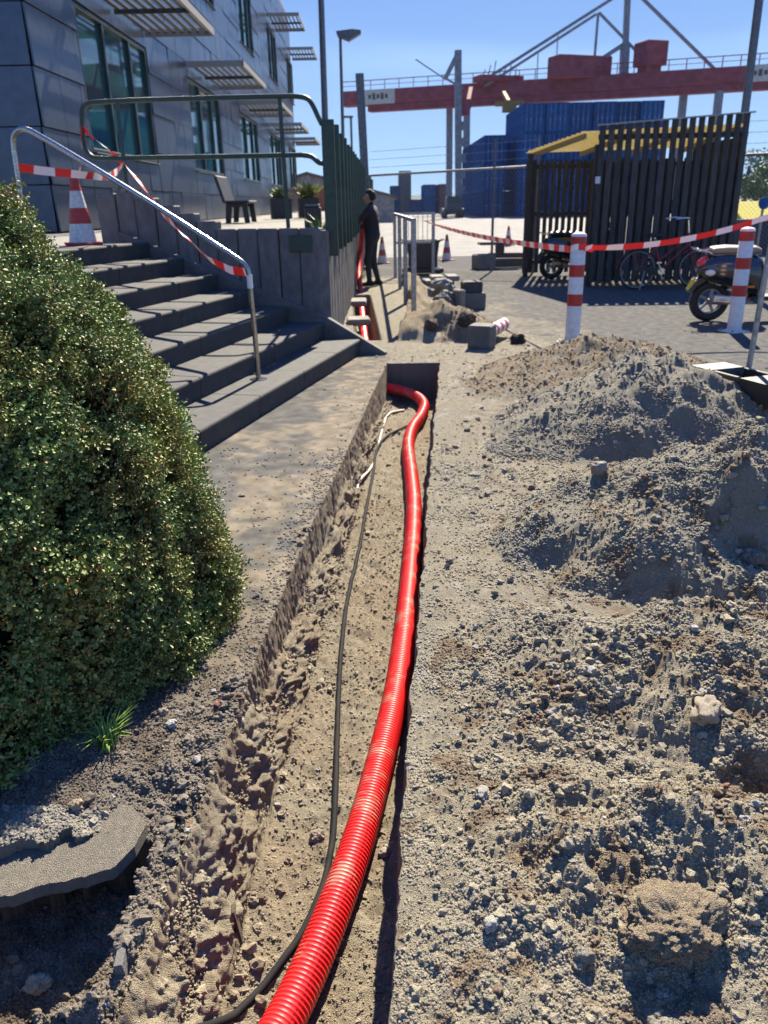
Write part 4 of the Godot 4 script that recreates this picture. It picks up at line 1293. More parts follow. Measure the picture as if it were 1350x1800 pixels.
	# barrier foot block at the right
	var ff := thing("barrier_block", "black moulded barrier foot block with a square socket beside the soil heap", "barrier block", Vector3(2.56, ground_y(2.62, -5.45) - 0.03, -5.45), 0.0)
	var ft := B.new()
	var fy := Basis(Vector3.UP, 0.32)
	# two blocks with a socket between, chamfered ends
	ft.prism(PackedVector2Array([Vector2(-0.52, 0), Vector2(-0.40, 0.13), Vector2(-0.20, 0.13), Vector2(-0.16, 0.06), Vector2(0.06, 0.06), Vector2(0.10, 0.13), Vector2(0.42, 0.13), Vector2(0.54, 0)]), 0.30, Transform3D(fy * Basis(Vector3(0, 0, 1), Vector3.UP, Vector3(-1, 0, 0)), Vector3.ZERO))
	mi("body", ft, M.black_plastic, ff)
	for s in [-1, 1]:
		var fr := B.new(); fr.box(fy * Vector3(0.135 * s, 0.095, -0.05), Vector3(0.03, 0.07, 0.24), fy, 0.004); mi("socket_rim", fr, M.black_plastic, ff)
	var fp := thing("barrier_pole", "grey steel pole standing in the black barrier block", "pole", Vector3(2.68, ground_y(2.62, -5.45) + 0.03, -5.70))
	var fpb := B.new(); fpb.tube([Vector3.ZERO, Vector3(0.03, 1.1, 0.0)], 0.02, 14); mi("tube", fpb, M.galv, fp)
	# ---- bicycle shed
	var so := Vector3(5.4, 0, -16.8)
	var sd := thing("bicycle_shed", "dark slatted timber bicycle shed with a pale plank roof", "shed", so)
	for y in [0.35, 1.5, 2.62]:
		var b := B.new(); b.box(Vector3(5.36, y, -15.66) - so, Vector3(2.7, 0.09, 0.05), Basis.IDENTITY, 0.004); mi("rail", b, M.shed_slat, sd)
	var k := 0
	var x := 4.06
	while x < 6.72:
		var top := 2.78 + (x - 4.06) * 0.06
		var b := B.new(); b.box(Vector3(x, (top + 0.06) * 0.5 + 0.03, -15.60 + rng.randf_range(-0.004, 0.004)) - so, Vector3(0.108, top - 0.06, 0.03), Basis(Vector3(0, 0, 1), rng.randf_range(-0.004, 0.004)), 0.004)
		mi("slat", b, [M.shed_slat, M.shed_slat_b, M.shed_slat][k % 3], sd)
		k += 1; x += 0.161
	# closing boards behind the lower part of the front
	x = 4.14
	while x < 6.7:
		var b := B.new(); b.box(Vector3(x, 1.15, -15.72) - so, Vector3(0.10, 2.1, 0.025), Basis.IDENTITY, 0.004)
		mi("slat", b, M.shed_slat, sd)
		x += 0.161
	x = 3.24
	while x < 6.7:
		var b := B.new(); b.box(Vector3(x, 1.22, -18.35) - so, Vector3(0.085, 2.3, 0.03), Basis.IDENTITY, 0.004)
		mi("slat", b, [M.shed_slat, M.shed_slat_b][k % 2], sd)
		k += 1; x += 0.135
	for y in [0.30, 1.3, 2.25]:
		var b := B.new(); b.box(Vector3(4.95, y, -18.40) - so, Vector3(3.5, 0.09, 0.05), Basis.IDENTITY, 0.004); mi("rail", b, M.shed_slat, sd)
	for z in range(15):
		var b := B.new(); b.box(Vector3(6.70, 1.35, -15.85 - z * 0.165) - so, Vector3(0.03, 2.5, 0.11), Basis.IDENTITY, 0.004); mi("slat", b, M.shed_slat, sd)
	for p in [Vector3(4.03, 0, -15.72), Vector3(6.64, 0, -15.72), Vector3(3.26, 0, -18.28), Vector3(6.64, 0, -18.28)]:
		var b := B.new(); b.box(p + Vector3(0, 1.25, 0) - so, Vector3(0.1, 2.5, 0.1), Basis.IDENTITY, 0.006); mi("post", b, M.shed_slat, sd)
	var cap := B.new(); cap.bar(Vector3(3.98, 2.81, -15.60) - so, Vector3(6.76, 2.975, -15.60) - so, 0.10, 0.025, 0.003); mi("cap_rail", cap, M.galv, sd)
	# roof boards: front edge high, back edge low
	for r in 13:
		var ta := r / 13.0; var tz := (r + 0.93) / 13.0
		var pl := func(t: float, s: float) -> Vector3:
			return Vector3(lerpf(3.72, 3.18, t), 2.70 - 0.17 * t, lerpf(-15.80, -18.55, t)).lerp(Vector3(6.72, 2.78 - 0.2 * t, lerpf(-15.80, -18.55, t)), s)
		var b := B.new()
		var a0: Vector3 = pl.call(ta, 0.0); var a1: Vector3 = pl.call(ta, 1.0); var c0: Vector3 = pl.call(tz, 0.0); var c1: Vector3 = pl.call(tz, 1.0)
		var th := Vector3(0, 0.028, 0)
		b.quad(a0 - so, a1 - so, c1 - so, c0 - so, Vector3.DOWN); 
		b.quad(a0 - so, a1 - so, a1 + th - so, a0 + th - so, Vector3(0, 0, 1))
		mi("roof_board", b, M.roof_sheet, sd)
	for s in [0.02, 0.33, 0.66, 0.97]:
		var b := B.new()
		b.bar(Vector3(lerpf(3.75, 6.66, s), 2.65 + 0.08 * s, -15.82) - so, Vector3(lerpf(3.25, 6.66, s), 2.47 + 0.05 * s, -18.5) - so, 0.05, 0.09, 0.004); mi("rafter", b, M.pale_wood, sd)
	var sg := B.new(); sg.box(Vector3(4.03, 1.9, -15.57) - so, Vector3(0.09, 0.12, 0.012), Basis.IDENTITY, 0.003); mi("plate", sg, M.white_paint, sd)
	# ---- chain link fences
	var fo := Vector3(-0.25, 0, -21.5)
	var cf := thing("chain_link_fence", "chain link fence with barbed wire strands between the tall post and the shed", "fence", fo)
	var p0 := Vector3(-0.2, 0, -21.5); var p1 := Vector3(3.60, 0, -19.2)
	var r1 := B.new(); r1.tube([p0 + Vector3(0, 2.24, 0) - fo, p1 + Vector3(0, 2.30, 0) - fo], 0.028, 10); mi("top_rail", r1, M.galv, cf)
	for p in [Vector3(2.70, 0, -19.75), Vector3(3.6, 0, -19.2)]:
		var b := B.new(); b.tube([p - fo, p + Vector3(0, 2.9, 0) - fo], 0.03, 10); mi("post", b, M.pole_grey, cf)
	var cm := B.new(); chain_mesh(cm, p0 - fo, p1 - fo, 0.05, 2.24, 0.085, 0.0022)
	mi("mesh", cm, M.wire, cf).set_meta("kind", "stuff")
	for y in [2.42, 2.60, 2.78]:
		var b := B.new(); barbed(b, p0 + Vector3(0, y, 0) - fo, p1 + Vector3(0, y + 0.05, 0) - fo); mi("barbed_wire", b, M.wire, cf)
	var c2o := Vector3(7.0, 0, -17.5)
	var c2 := thing("chain_link_fence", "chain link fence with barbed wire running away beyond the leaning pole", "fence", c2o)
	p0 = Vector3(7.0, 0, -17.3); p1 = Vector3(14.5, 0, -14.6)
	var r2 := B.new(); r2.tube([p0 + Vector3(0, 2.35, 0) - c2o, p1 + Vector3(0, 2.35, 0) - c2o], 0.028, 10); mi("top_rail", r2, M.pole_grey, c2)
	var cm2 := B.new(); chain_mesh(cm2, p0 - c2o, p1 - c2o, 0.05, 2.35, 0.085, 0.0022)
	mi("mesh", cm2, M.wire, c2).set_meta("kind", "stuff")
	for y in [2.55, 2.75, 2.95]:
		var b := B.new(); barbed(b, p0 + Vector3(0, y, 0) - c2o, p1 + Vector3(0, y + 0.05, 0) - c2o); mi("barbed_wire", b, M.wire, c2)
	for p in [p0, Vector3(10.5, 0, -16.04), p1]:
		var b := B.new(); b.tube([p - c2o, p + Vector3(0, 3.0, 0) - c2o], 0.03, 10); mi("post", b, M.pole_grey, c2)
	# ---- poles and lamps
	var tpz := thing("fence_post", "tall square grey steel post at the end of the chain link fence", "post", Vector3(-0.26, 0, -21.6))
	var tq := B.new(); tq.box(Vector3(-0.06, 2.26, 0), Vector3(0.20, 4.52, 0.20), Basis(Vector3(0, 0, 1), 0.03), 0.01); mi("shaft", tq, M.pole_grey, tpz)
	var tq2 := B.new(); tq2.box(Vector3(0, 0.02, 0), Vector3(0.34, 0.04, 0.34)); mi("base_plate", tq2, M.pole_grey, tpz)
	var pr := thing("steel_pole", "thick grey steel pole rising behind the scooter out of the picture top", "pole", Vector3(6.98, 0, -16.5))
	var pq := B.new(); pq.tube([Vector3(0, 0, 0), Vector3(-0.06, 7.5, 0)], 0.075, 18); mi("shaft", pq, M.pole_grey, pr)
	var pq2 := B.new(); pq2.lathe([Vector2(0.16, 0), Vector2(0.16, 0.03), Vector2(0.075, 0.05)], 20); mi("base_plate", pq2, M.pole_grey, pr)
	var l1 := thing("lamp_post", "tall plain grey lamp post rising behind the green railing", "lamp post", Vector3(-1.55, TERR, -26.0))
	var lq := B.new(); lq.tube([Vector3.ZERO, Vector3(0.07, 8.4, 0)], [0.105, 0.075], 16); mi("shaft", lq, M.pole_grey, l1)
	var lq2 := B.new(); lq2.tube([Vector3(0.07, 8.35, 0), Vector3(0.4, 8.5, 0.3), Vector3(0.9, 8.52, 0.8)], 0.04, 10); mi("arm", lq2, M.pole_grey, l1)
	var l2 := thing("street_lamp", "street lamp with a flat wedge shaped head beside the crane girder end", "street lamp", Vector3(-1.35, 0, -34.0))
	var l2q := B.new(); l2q.tube([Vector3.ZERO, Vector3(0.05, 7.45, 0)], [0.085, 0.055], 14); mi("shaft", l2q, M.pole_grey, l2)
	var l2h := B.new()
	l2h.prism(PackedVector2Array([Vector2(-0.15, 0.10), Vector2(0.45, 0.16), Vector2(0.78, 0.12), Vector2(0.78, 0.02), Vector2(0.32, -0.22), Vector2(-0.10, -0.06)]), 0.34, Transform3D(Basis.IDENTITY, Vector3(0.05, 7.52, 0))); mi("head", l2h, M.pole_grey, l2)
	var l3 := thing("street_lamp", "thin distant street lamp between the green fence and the tall square post", "street lamp", Vector3(-1.75, 0, -60.0))
	var l3q := B.new(); l3q.tube([Vector3.ZERO, Vector3(0, 7.2, 0)], 0.08, 8); l3q.box(Vector3(-0.2, 7.2, 0), Vector3(0.7, 0.12, 0.3)); mi("shaft", l3q, M.pole_grey, l3)

# ---------------------------------------------------------------- container port
func container_proto(label: String, mt: Material, at: Vector3) -> Node3D:
	var o := thing("shipping_container", label, "container", at, 0.0, "stacked blue containers")
	var W := 2.44; var H := 2.86; var L := 12.19
	var b := B.new()
	# corrugated long sides
	for s in [-1.0, 1.0]:
		var n := 44
		for k in n:
			var za := -L + k * L / n; var zb := za + L / n
			var d := L / n * 0.22
			var x0: float = s * (W * 0.5 - 0.01); var x1: float = s * (W * 0.5 - 0.05)
			b.quad(Vector3(x0, 0.12, za), Vector3(x0, H - 0.1, za), Vector3(x0, H - 0.1, za + d * 1.3), Vector3(x0, 0.12, za + d * 1.3), Vector3(s, 0, 0))
			b.quad(Vector3(x0, 0.12, za + d * 1.3), Vector3(x0, H - 0.1, za + d * 1.3), Vector3(x1, H - 0.1, za + d * 2), Vector3(x1, 0.12, za + d * 2), Vector3(s, 0, 0))
			b.quad(Vector3(x1, 0.12, za + d * 2), Vector3(x1, H - 0.1, za + d * 2), Vector3(x1, H - 0.1, zb - d * 0.7), Vector3(x1, 0.12, zb - d * 0.7), Vector3(s, 0, 0))
			b.quad(Vector3(x1, 0.12, zb - d * 0.7), Vector3(x1, H - 0.1, zb - d * 0.7), Vector3(x0, H - 0.1, zb), Vector3(x0, 0.12, zb), Vector3(s, 0, 0))
	b.box(Vector3(0, H - 0.05, -L * 0.5), Vector3(W - 0.1, 0.04, L - 0.1))
	b.box(Vector3(0, 0.1, -L * 0.5), Vector3(W - 0.1, 0.08, L - 0.1))
	b.box(Vector3(0, H * 0.5, -L + 0.05), Vector3(W - 0.1, H - 0.1, 0.04))
	mi("body", b, mt, o)
	var f := B.new()
	for s in [-1.0, 1.0]:
		for z in [-0.08, -L + 0.08]: f.box(Vector3(s * (W * 0.5 - 0.07), H * 0.5, z), Vector3(0.14, H, 0.16))
		for y in [0.07, H - 0.06]: f.box(Vector3(s * (W * 0.5 - 0.05), y, -L * 0.5), Vector3(0.10, 0.12, L - 0.32))
	for y in [0.07, H - 0.06]: f.box(Vector3(0, y, -0.08), Vector3(W - 0.28, 0.12, 0.14))
	mi("frame", f, mt, o)
	for s in [-1.0, 1.0]:
		var d := B.new(); d.box(Vector3(s * 0.545, H * 0.5, -0.09), Vector3(1.06, H - 0.28, 0.05)); 
		for y in [0.75, 1.45, 2.15]: d.box(Vector3(s * 0.545, y, -0.055), Vector3(0.9, 0.28, 0.02))
		mi("door", d, mt, o)
		for q in [0.28, 0.78]:
			var r := B.new(); r.tube([Vector3(s * q, 0.16, -0.03), Vector3(s * q, H - 0.14, -0.03)], 0.022, 6)
			r.box(Vector3(s * q, 0.9, -0.02), Vector3(0.14, 0.06, 0.04)); r.box(Vector3(s * q, 1.25, -0.02), Vector3(0.12, 0.2, 0.03))
			mi("lock_rod", r, M.box_rod, o)
	return o

func swap(o: Node3D, mt: Material) -> void:
	for c in o.get_children():
		if c is MeshInstance3D and c.name.to_lower().find("lock_rod") < 0: c.material_override = mt

func build_port() -> void:
	# the big blue stacks: doors face the camera
	var cols := []
	for k in 6: cols.append([15.9 + 1.22 + k * 2.56, -95.0 + 0.25 * (k % 2), 4])
	cols.append([13.35, -97.5, 3])
	var rowname := ["bottom", "second", "third", "top"]
	var place := ["first tall stack from the crane tower", "second tall stack from the crane tower", "third tall stack from the crane tower", "fourth tall stack from the crane tower", "fifth tall stack from the crane tower", "tall stack farthest towards the trees", "lower stack beside the crane tower"]
	var proto: Node3D = null
	var mats := [M.blue_box, M.blue_box_b, M.blue_box, M.blue_box_c, M.blue_box_b]
	for c in cols.size():
		for k in cols[c][2]:
			var nm: String = rowname[k] if not (c == 6 and k == 2) else "top"
			var lb := "blue container, %s of the %s" % [nm, place[c]]
			var at := Vector3(cols[c][0], k * 2.88, cols[c][1])
			if proto == null:
				proto = container_proto(lb, M.blue_box, at)
			else:
				var o := copy(proto, "shipping_container", lb, at)
				swap(o, mats[(c * 3 + k * 2) % 5])
	# second row behind the low stack, its side seen past the tower
	for k in 3:
		var o := copy(proto, "shipping_container", "blue container, %s of the stack set back behind the lower stack" % (rowname[k] if k < 2 else "top"), Vector3(13.35, k * 2.88, -110.3))
		swap(o, M.blue_box_c)
	# far stacks
	var far := [[3.2, 2, M.blue_box_c, "grey blue container, %s of the far stack nearest the open yard"], [4.75, 3, M.grey_box, "dark grey container, %s of the tallest far stack"], [6.6, 1, M.blue_box_c, "single dark blue container standing in the far row"], [8.8, 2, M.blue_box_b, "bright blue container, %s of the far stack beside the red one"], [11.2, 2, M.red_box, "dull red container, %s of the far stack near the crane leg"]]
	for f in far:
		for k in f[1]:
			var s: String = f[3]
			if s.find("%s") >= 0: s = s % (["bottom", "top"][k] if f[1] == 2 else ["bottom", "second", "top"][k])
			var o := copy(proto, "shipping_container", s, Vector3(f[0], k * 2.3, -150.0 + 0.8 * (f[0] as float)))
			o.scale = Vector3(0.82, 0.8, 0.82)
			o.set_meta("group", "far container stacks")
			swap(o, f[2])
	var ob := copy(proto, "shipping_container", "orange container showing past the end of the office terrace", Vector3(-2.9, 0.6, -62.0), 0.4)
	ob.scale = Vector3(0.8, 0.8, 0.8)
	ob.set_meta("group", "far container stacks")
	swap(ob, M.orange_box)
	# ---- gantry crane
	var co := Vector3(20, 0, -122)
	var cr := thing("gantry_crane", "huge dark red gantry crane spanning above the container stacks", "crane", co)
	var gl := Vector3(-4.8, 15.6, -130.0); var gr := Vector3(62.0, 15.6, -107.8)
	var gd := (gr - gl).normalized()
	var q := B.new()
	q.bar(gl + Vector3(0, 0.45, 0) - co, gr + Vector3(0, 0.45, 0) - co, 2.4, 1.9, 0.08); mi("girder", q, M.crane_red, cr)
	q = B.new(); q.bar(gl + gd * 4.0 + Vector3(0, -0.95, 0.2) - co, gr + Vector3(0, -0.95, 0.2) - co, 1.6, 0.9, 0.05); mi("lower_girder", q, M.crane_red, cr)
	var at := func(t: float, y: float, off: float) -> Vector3: return gl.lerp(gr, t) + Vector3(0, y, off) - co
	# walkway handrail
	q = B.new()
	q.bar(at.call(0.0, 2.6, 1.3), at.call(1.0, 2.6, 1.3), 0.10, 0.10); q.bar(at.call(0.0, 2.0, 1.3), at.call(1.0, 2.0, 1.3), 0.06, 0.06)
	mi("handrail", q, M.crane_red, cr)
	for k in 34:
		q = B.new(); q.bar(at.call(k / 33.0, 1.4, 1.3), at.call(k / 33.0, 2.6, 1.3), 0.10, 0.10); mi("handrail_post", q, M.crane_red, cr)
	for t in [0.075, 0.80]:
		q = B.new(); q.bar(at.call(t - 0.03, 0.45, 1.28), at.call(t + 0.037, 0.45, 1.28), 0.06, 1.9); mi("sign_board", q, M.sign_white, cr)
		for e in 5:
			q = B.new(); q.bar(at.call(t - 0.02 + e * 0.009, 0.5, 1.34), at.call(t - 0.014 + e * 0.009, 0.5, 1.34), 0.03, 0.5 + 0.3 * (e % 2)); mi("sign_mark", q, M.grey_box, cr)
	# joints on the girder web
	for k in 16:
		q = B.new(); q.bar(at.call(0.02 + k / 16.5, 0.45, 1.23), at.call(0.022 + k / 16.5, 0.45, 1.23), 0.08, 1.85); mi("web_stiffener", q, M.crane_red, cr)
	# machine houses
	q = B.new(); q.box(Vector3(27.1, 18.0, -118.4) - co, Vector3(8.0, 2.6, 3.0), Basis(Vector3.UP, 0.32), 0.1); mi("machine_house", q, M.crane_red, cr)
	q = B.new(); q.box(Vector3(35.7, 19.1, -116.2) - co, Vector3(3.2, 2.8, 3.0), Basis(Vector3.UP, 0.32), 0.1)
	q.box(Vector3(35.7, 17.3, -116.2) - co, Vector3(2.2, 0.9, 2.0), Basis(Vector3.UP, 0.32)); mi("machine_house", q, M.crane_red, cr)
	# A-frame mast and stays
	q = B.new(); q.bar(Vector3(33.1, 14.5, -118) - co, Vector3(32.4, 31.0, -118) - co, 0.7, 0.7, 0.05); q.bar(Vector3(33.0, 15.0, -118) - co, Vector3(32.8, 20.6, -118) - co, 1.2, 1.0, 0.05); mi("mast", q, M.crane_grey, cr)
	q = B.new(); q.bar(Vector3(14.3, 16.9, -121.5) - co, Vector3(36.0, 28.8, -120) - co, 0.36, 0.36); mi("stay", q, M.crane_grey, cr)
	q = B.new(); q.bar(Vector3(14.9, 16.4, -121) - co, Vector3(29.2, 24.4, -120) - co, 0.32, 0.32); mi("stay", q, M.crane_grey, cr)
	q = B.new(); q.bar(Vector3(33.0, 25.6, -115) - co, Vector3(43.8, 17.1, -115) - co, 0.34, 0.34); mi("stay", q, M.crane_grey, cr)
	q = B.new(); q.bar(Vector3(29.2, 24.3, -118.5) - co, Vector3(35.0, 19.0, -117.5) - co, 0.32, 0.32); mi("strut", q, M.crane_grey, cr)
	q = B.new(); q.bar(Vector3(29.1, 24.3, -118.5) - co, Vector3(29.0, 19.0, -118.4) - co, 0.28, 0.28); mi("strut", q, M.crane_grey, cr)
	q = B.new(); q.bar(Vector3(33.0, 20.8, -118) - co, Vector3(29.6, 18.8, -118.4) - co, 0.7, 0.5); mi("strut", q, M.crane_grey, cr)
	for e in [[24.2, 22.0], [21.7, 20.0], [38.0, 21.2]]:
		q = B.new(); q.bar(Vector3(e[0], 16.8, -119.5) - co, Vector3(e[0], e[1], -119.5) - co, 0.12, 0.12); mi("hanger", q, M.crane_grey, cr)
	# legs
	for lx in [[10.6, -127.0], [12.8, -124.0], [40.5, -116.0], [44.0, -113.0]]:
		q = B.new(); q.bar(Vector3(lx[0], 14.4, lx[1]) - co, Vector3(lx[0] + 0.1, 0.9, lx[1]) - co, 0.8, 0.9, 0.05); mi("leg", q, M.crane_grey, cr)
		q = B.new(); q.box(Vector3(lx[0] + 0.1, 0.45, lx[1]) - co, Vector3(2.6, 0.9, 1.2), Basis.IDENTITY, 0.05); mi("bogie", q, M.grey_box, cr)
	# trolley, cab and spreader
	q = B.new(); q.box(Vector3(16.8, 17.3, -121.8) - co, Vector3(6.5, 0.7, 2.6), Basis(Vector3.UP, 0.32), 0.05)
	for e in 7: q.bar(Vector3(14.6 + e * 0.75, 17.6, -121.6) - co, Vector3(15.0 + e * 0.7, 18.5 + 0.5 * (e % 3), -121.6) - co, 0.12, 0.12)
	mi("trolley", q, M.crane_red, cr)
	q = B.new(); q.prism(PackedVector2Array([Vector2(-0.9, 0), Vector2(0.7, 0.1), Vector2(1.1, 1.5), Vector2(-0.2, 1.8)]), 1.8, Transform3D(Basis.IDENTITY, Vector3(11.6, 12.4, -117) - co)); mi("cab", q, M.crane_red, cr)
	q = B.new(); q.bar(Vector3(12.3, 14.2, -117) - co, Vector3(12.9, 16.0, -120) - co, 0.5, 0.5); mi("cab_hanger", q, M.crane_red, cr)
	q = B.new(); q.bar(Vector3(14.4, 12.6, -106) - co, Vector3(17.6, 12.6, -105) - co, 0.7, 0.5); q.box(Vector3(16.0, 12.1, -105.5) - co, Vector3(1.6, 0.9, 1.0)); q.bar(Vector3(15.9, 12.8, -105.6) - co, Vector3(16.2, 14.5, -112) - co, 0.4, 0.4); mi("spreader", q, M.mustard, cr)
	# floodlight tower
	var tw := thing("light_tower", "slim grey tower with a raking brace in front of the crane", "tower", Vector3(9.5, 0, -100))
	q = B.new(); q.bar(Vector3(0.05, 0, 0), Vector3(-0.28, 17.4, 0), 0.75, 0.75, 0.04); mi("shaft", q, M.crane_grey, tw)
	q = B.new(); q.bar(Vector3(-0.35, 17.0, 0), Vector3(-1.7, 14.6, 0), 0.4, 0.5); mi("brace", q, M.crane_grey, tw)
	q = B.new(); q.bar(Vector3(-1.7, 14.6, 0), Vector3(-5.0, 16.6, 0), 0.12, 0.12); q.bar(Vector3(-1.7, 14.7, 0), Vector3(0.4, 13.6, 0), 0.2, 0.2); mi("boom", q, M.crane_grey, tw)
	for k in 5:
		q = B.new(); q.box(Vector3(0.5, 3.0 + k * 1.7, 0.2), Vector3(0.5, 0.9, 0.5)); mi("cabinet", q, M.crane_grey, tw)
	# lorry-like straddle machine at the foot of the stack
	var mc := thing("yard_tractor", "small dark yard tractor parked at the foot of the tower", "vehicle", Vector3(8.6, 0, -96))
	q = B.new(); q.box(Vector3(0, 1.5, 0), Vector3(1.8, 1.6, 2.2), Basis.IDENTITY, 0.15); mi("cab", q, M.grey_box, mc)
	q = B.new(); q.box(Vector3(0, 0.75, -1.5), Vector3(2.2, 0.4, 5.0), Basis.IDENTITY, 0.05); mi("chassis", q, M.black_plastic, mc)
	q = B.new(); q.box(Vector3(0, 1.9, 1.1), Vector3(1.5, 0.7, 0.04)); mi("windscreen", q, M.frame_teal, mc)
	for e in [[-0.95, 0.5], [0.95, 0.5], [-0.95, -3.0], [0.95, -3.0]]:
		q = B.new(); q.lathe([Vector2(0, -0.18), Vector2(0.48, -0.18), Vector2(0.52, -0.1), Vector2(0.52, 0.1), Vector2(0.48, 0.18), Vector2(0, 0.18)], 16, Transform3D(Basis(Vector3(0, 0, 1), PI / 2), Vector3(e[0], 0.52, e[1]))); mi("wheel", q, M.rubber, mc)
	# distant hills
	var hl := B.new()
	var hn := fn(0.003, 77, FastNoiseLite.TYPE_SIMPLEX_SMOOTH, 3)
	for k in 90:
		var xa := -900.0 + k * 24.0; var xb := xa + 24.0
		var ha := 9.0 + hn.get_noise_1d(xa) * 7.0; var hb := 9.0 + hn.get_noise_1d(xb) * 7.0
		hl.quad(Vector3(xa, -1, -900), Vector3(xb, -1, -900), Vector3(xb, hb, -960), Vector3(xa, ha, -960), Vector3(0, 0.3, 1))
		hl.quad(Vector3(xa, ha, -960), Vector3(xb, hb, -960), Vector3(xb, -1, -1100), Vector3(xa, -1, -1100), Vector3.UP)
	struct(mi("hills", hl, M.hill_blue, self))
	# verge with yellow flowers, hedge and trees beyond the right fence
	var vg := B.new()
	vg.prism(PackedVector2Array([Vector2(-6, -0.1), Vector2(6, -0.1), Vector2(3, 1.25), Vector2(-3, 1.25)]), 60.0, Transform3D(Basis(Vector3(0, 0, 1), Vector3.UP, Vector3(1, 0, 0)), Vector3(58, 0, -70)))
	var vo := mi("flower_bank", vg, M.rape, self); vo.set_meta("kind", "stuff"); vo.set_meta("label", "bank of yellow flowers in front of the far trees"); vo.set_meta("category", "flowers")
	var pw := thing("parapet_wall", "low dark wall behind the scooter below the chain link fence", "wall", Vector3(20, 0, -24))
	q = B.new(); q.box(Vector3(0, 0.45, 0), Vector3(24.0, 0.9, 0.3), Basis.IDENTITY, 0.02); mi("wall", q, M.concrete_dark, pw)
	for k in 12:
		q = B.new(); q.box(Vector3(-11 + k * 2.0, 0.94, 0), Vector3(1.96, 0.08, 0.4), Basis.IDENTITY, 0.02); mi("coping", q, M.concrete, pw)
	var sg := thing("blue_sign", "round blue sign on a short post beyond the low wall", "sign", Vector3(9.35, 0, -20.4))
	q = B.new(); q.tube([Vector3.ZERO, Vector3(0, 1.55, 0)], 0.03, 10); mi("post", q, M.galv, sg)
	q = B.new(); q.lathe([Vector2(0, -0.01), Vector2(0.14, -0.01), Vector2(0.14, 0.01), Vector2(0, 0.01)], 28, Transform3D(Basis(Vector3(1, 0, 0), PI / 2), Vector3(0, 1.42, 0.04))); mi("disc", q, M.blue_box_b, sg)
	var tl := ["rounded green tree nearest the leaning pole beyond the fence", "bushy green tree second from the leaning pole", "green tree third from the leaning pole beyond the fence", "green tree fourth from the leaning pole beyond the fence"]
	for k in 4:
		var tr := thing("tree", tl[k], "tree", Vector3(33.0 + k * 4.4, 0, -76.0 - (k % 2) * 4.0), 0.0, "trees beyond the fence")
		var H := 5.2 + 0.6 * k
		var b := B.new(); b.tube(curve([Vector3.ZERO, Vector3(0.1, 1.2, 0), Vector3(-0.05, 2.6, 0.1), Vector3(0.1, H * 0.8, 0)], 0.3), 0.16, 8)
		for e in 5:
			var a := e * 1.3
			b.tube([Vector3(0, 1.6 + e * 0.35, 0), Vector3(cos(a) * 1.3, 2.6 + e * 0.4, sin(a) * 1.3)], [0.08, 0.03], 6)
		mi("trunk", b, M.bark, tr)
		var lf := B.new(); lf.use_c = true
		var clumps := []
		for e in 26: clumps.append([Vector3(rng.randf_range(-2.3, 2.3), rng.randf_range(1.3, H - 0.6), rng.randf_range(-2.0, 2.0)), rng.randf_range(0.6, 1.1)])
		for c in clumps:
			for e in 170:
				var d: Vector3 = Vector3(rng.randfn(), rng.randfn(), rng.randfn()).normalized() * c[1] * pow(rng.randf(), 0.4)
				var p: Vector3 = c[0] + d
				var a1 := Vector3(rng.randfn(), rng.randfn(), rng.randfn()).normalized() * 0.12
				var a2 := a1.cross(Vector3(rng.randfn(), rng.randfn(), rng.randfn()).normalized()).normalized() * 0.09
				lf.col = Color(0.05, 0.095, 0.022).lerp(Color(0.10, 0.15, 0.035), rng.randf())
				lf.quad(p - a1, p - a2, p + a1, p + a2)
		mi("crown", lf, M.far_leaf, tr)

# ---------------------------------------------------------------- shrub
func sprig_mesh(sd: int, n: int, ll: float) -> ArrayMesh:
	# a short shoot with paired oval leaves
	var r := RandomNumberGenerator.new(); r.seed = sd
	var b := B.new(); b.use_c = true
	var L := 0.055
	b.col = Color(0.09, 0.05, 0.03)
	var tip := Vector3(0.006, L, 0.004)
	b.tri(Vector3(-0.0008, -0.03, 0), Vector3(0.0008, -0.03, 0), tip)
	b.tri(Vector3(0, -0.03, -0.0008), Vector3(0, -0.03, 0.0008), tip)
	for k in n:
		var t := (k + 0.5) / n
		var p := Vector3(0, -0.012, 0).lerp(tip, t)
		var a := k * 2.4 + r.randf_range(-0.4, 0.4)
		var up := lerpf(0.25, 1.1, t) + r.randf_range(-0.25, 0.25)
		var d := Vector3(cos(a), up, sin(a)).normalized()
		var s := d.cross(Vector3.UP).normalized()
		var nn := s.cross(d)
		s = (s + nn * r.randf_range(-0.35, 0.35)).normalized()
		var l := ll * r.randf_range(0.75, 1.2)
		var w := l * 0.30
		var q := r.randf()
		b.col = Color(0.085, 0.15, 0.035).lerp(Color(0.20, 0.25, 0.08), q)
		if r.randf() < 0.14: b.col = Color(0.38, 0.23, 0.08)
		var m1 := p + d * l * 0.35; var m2 := p + d * l * 0.72
		var dip := -nn * l * 0.10
		var e := p + d * l + dip
		var fold := nn * w * 0.35
		# two halves of the blade, folded along the midrib
		b.quad(p, m1 + s * w + fold, m2 + s * w * 0.85 + fold, m2 + dip * 0.3); b.tri(m2 + dip * 0.3, m2 + s * w * 0.85 + fold, e)
		b.quad(p, m1 - s * w + fold, m2 - s * w * 0.85 + fold, m2 + dip * 0.3); b.tri(m2 + dip * 0.3, m2 - s * w * 0.85 + fold, e)
	return b.mesh()

const SHC := Vector3(-2.354, 0, -2.802)
func dome(th: float, ph: float, off: float) -> Vector3:
	var s := pow(sin(ph), 1.237)
	var p := Vector3(1.754 * s * cos(th), 2.18 * cos(ph), 1.505 * s * sin(th))
	return p * (0.945 + off)

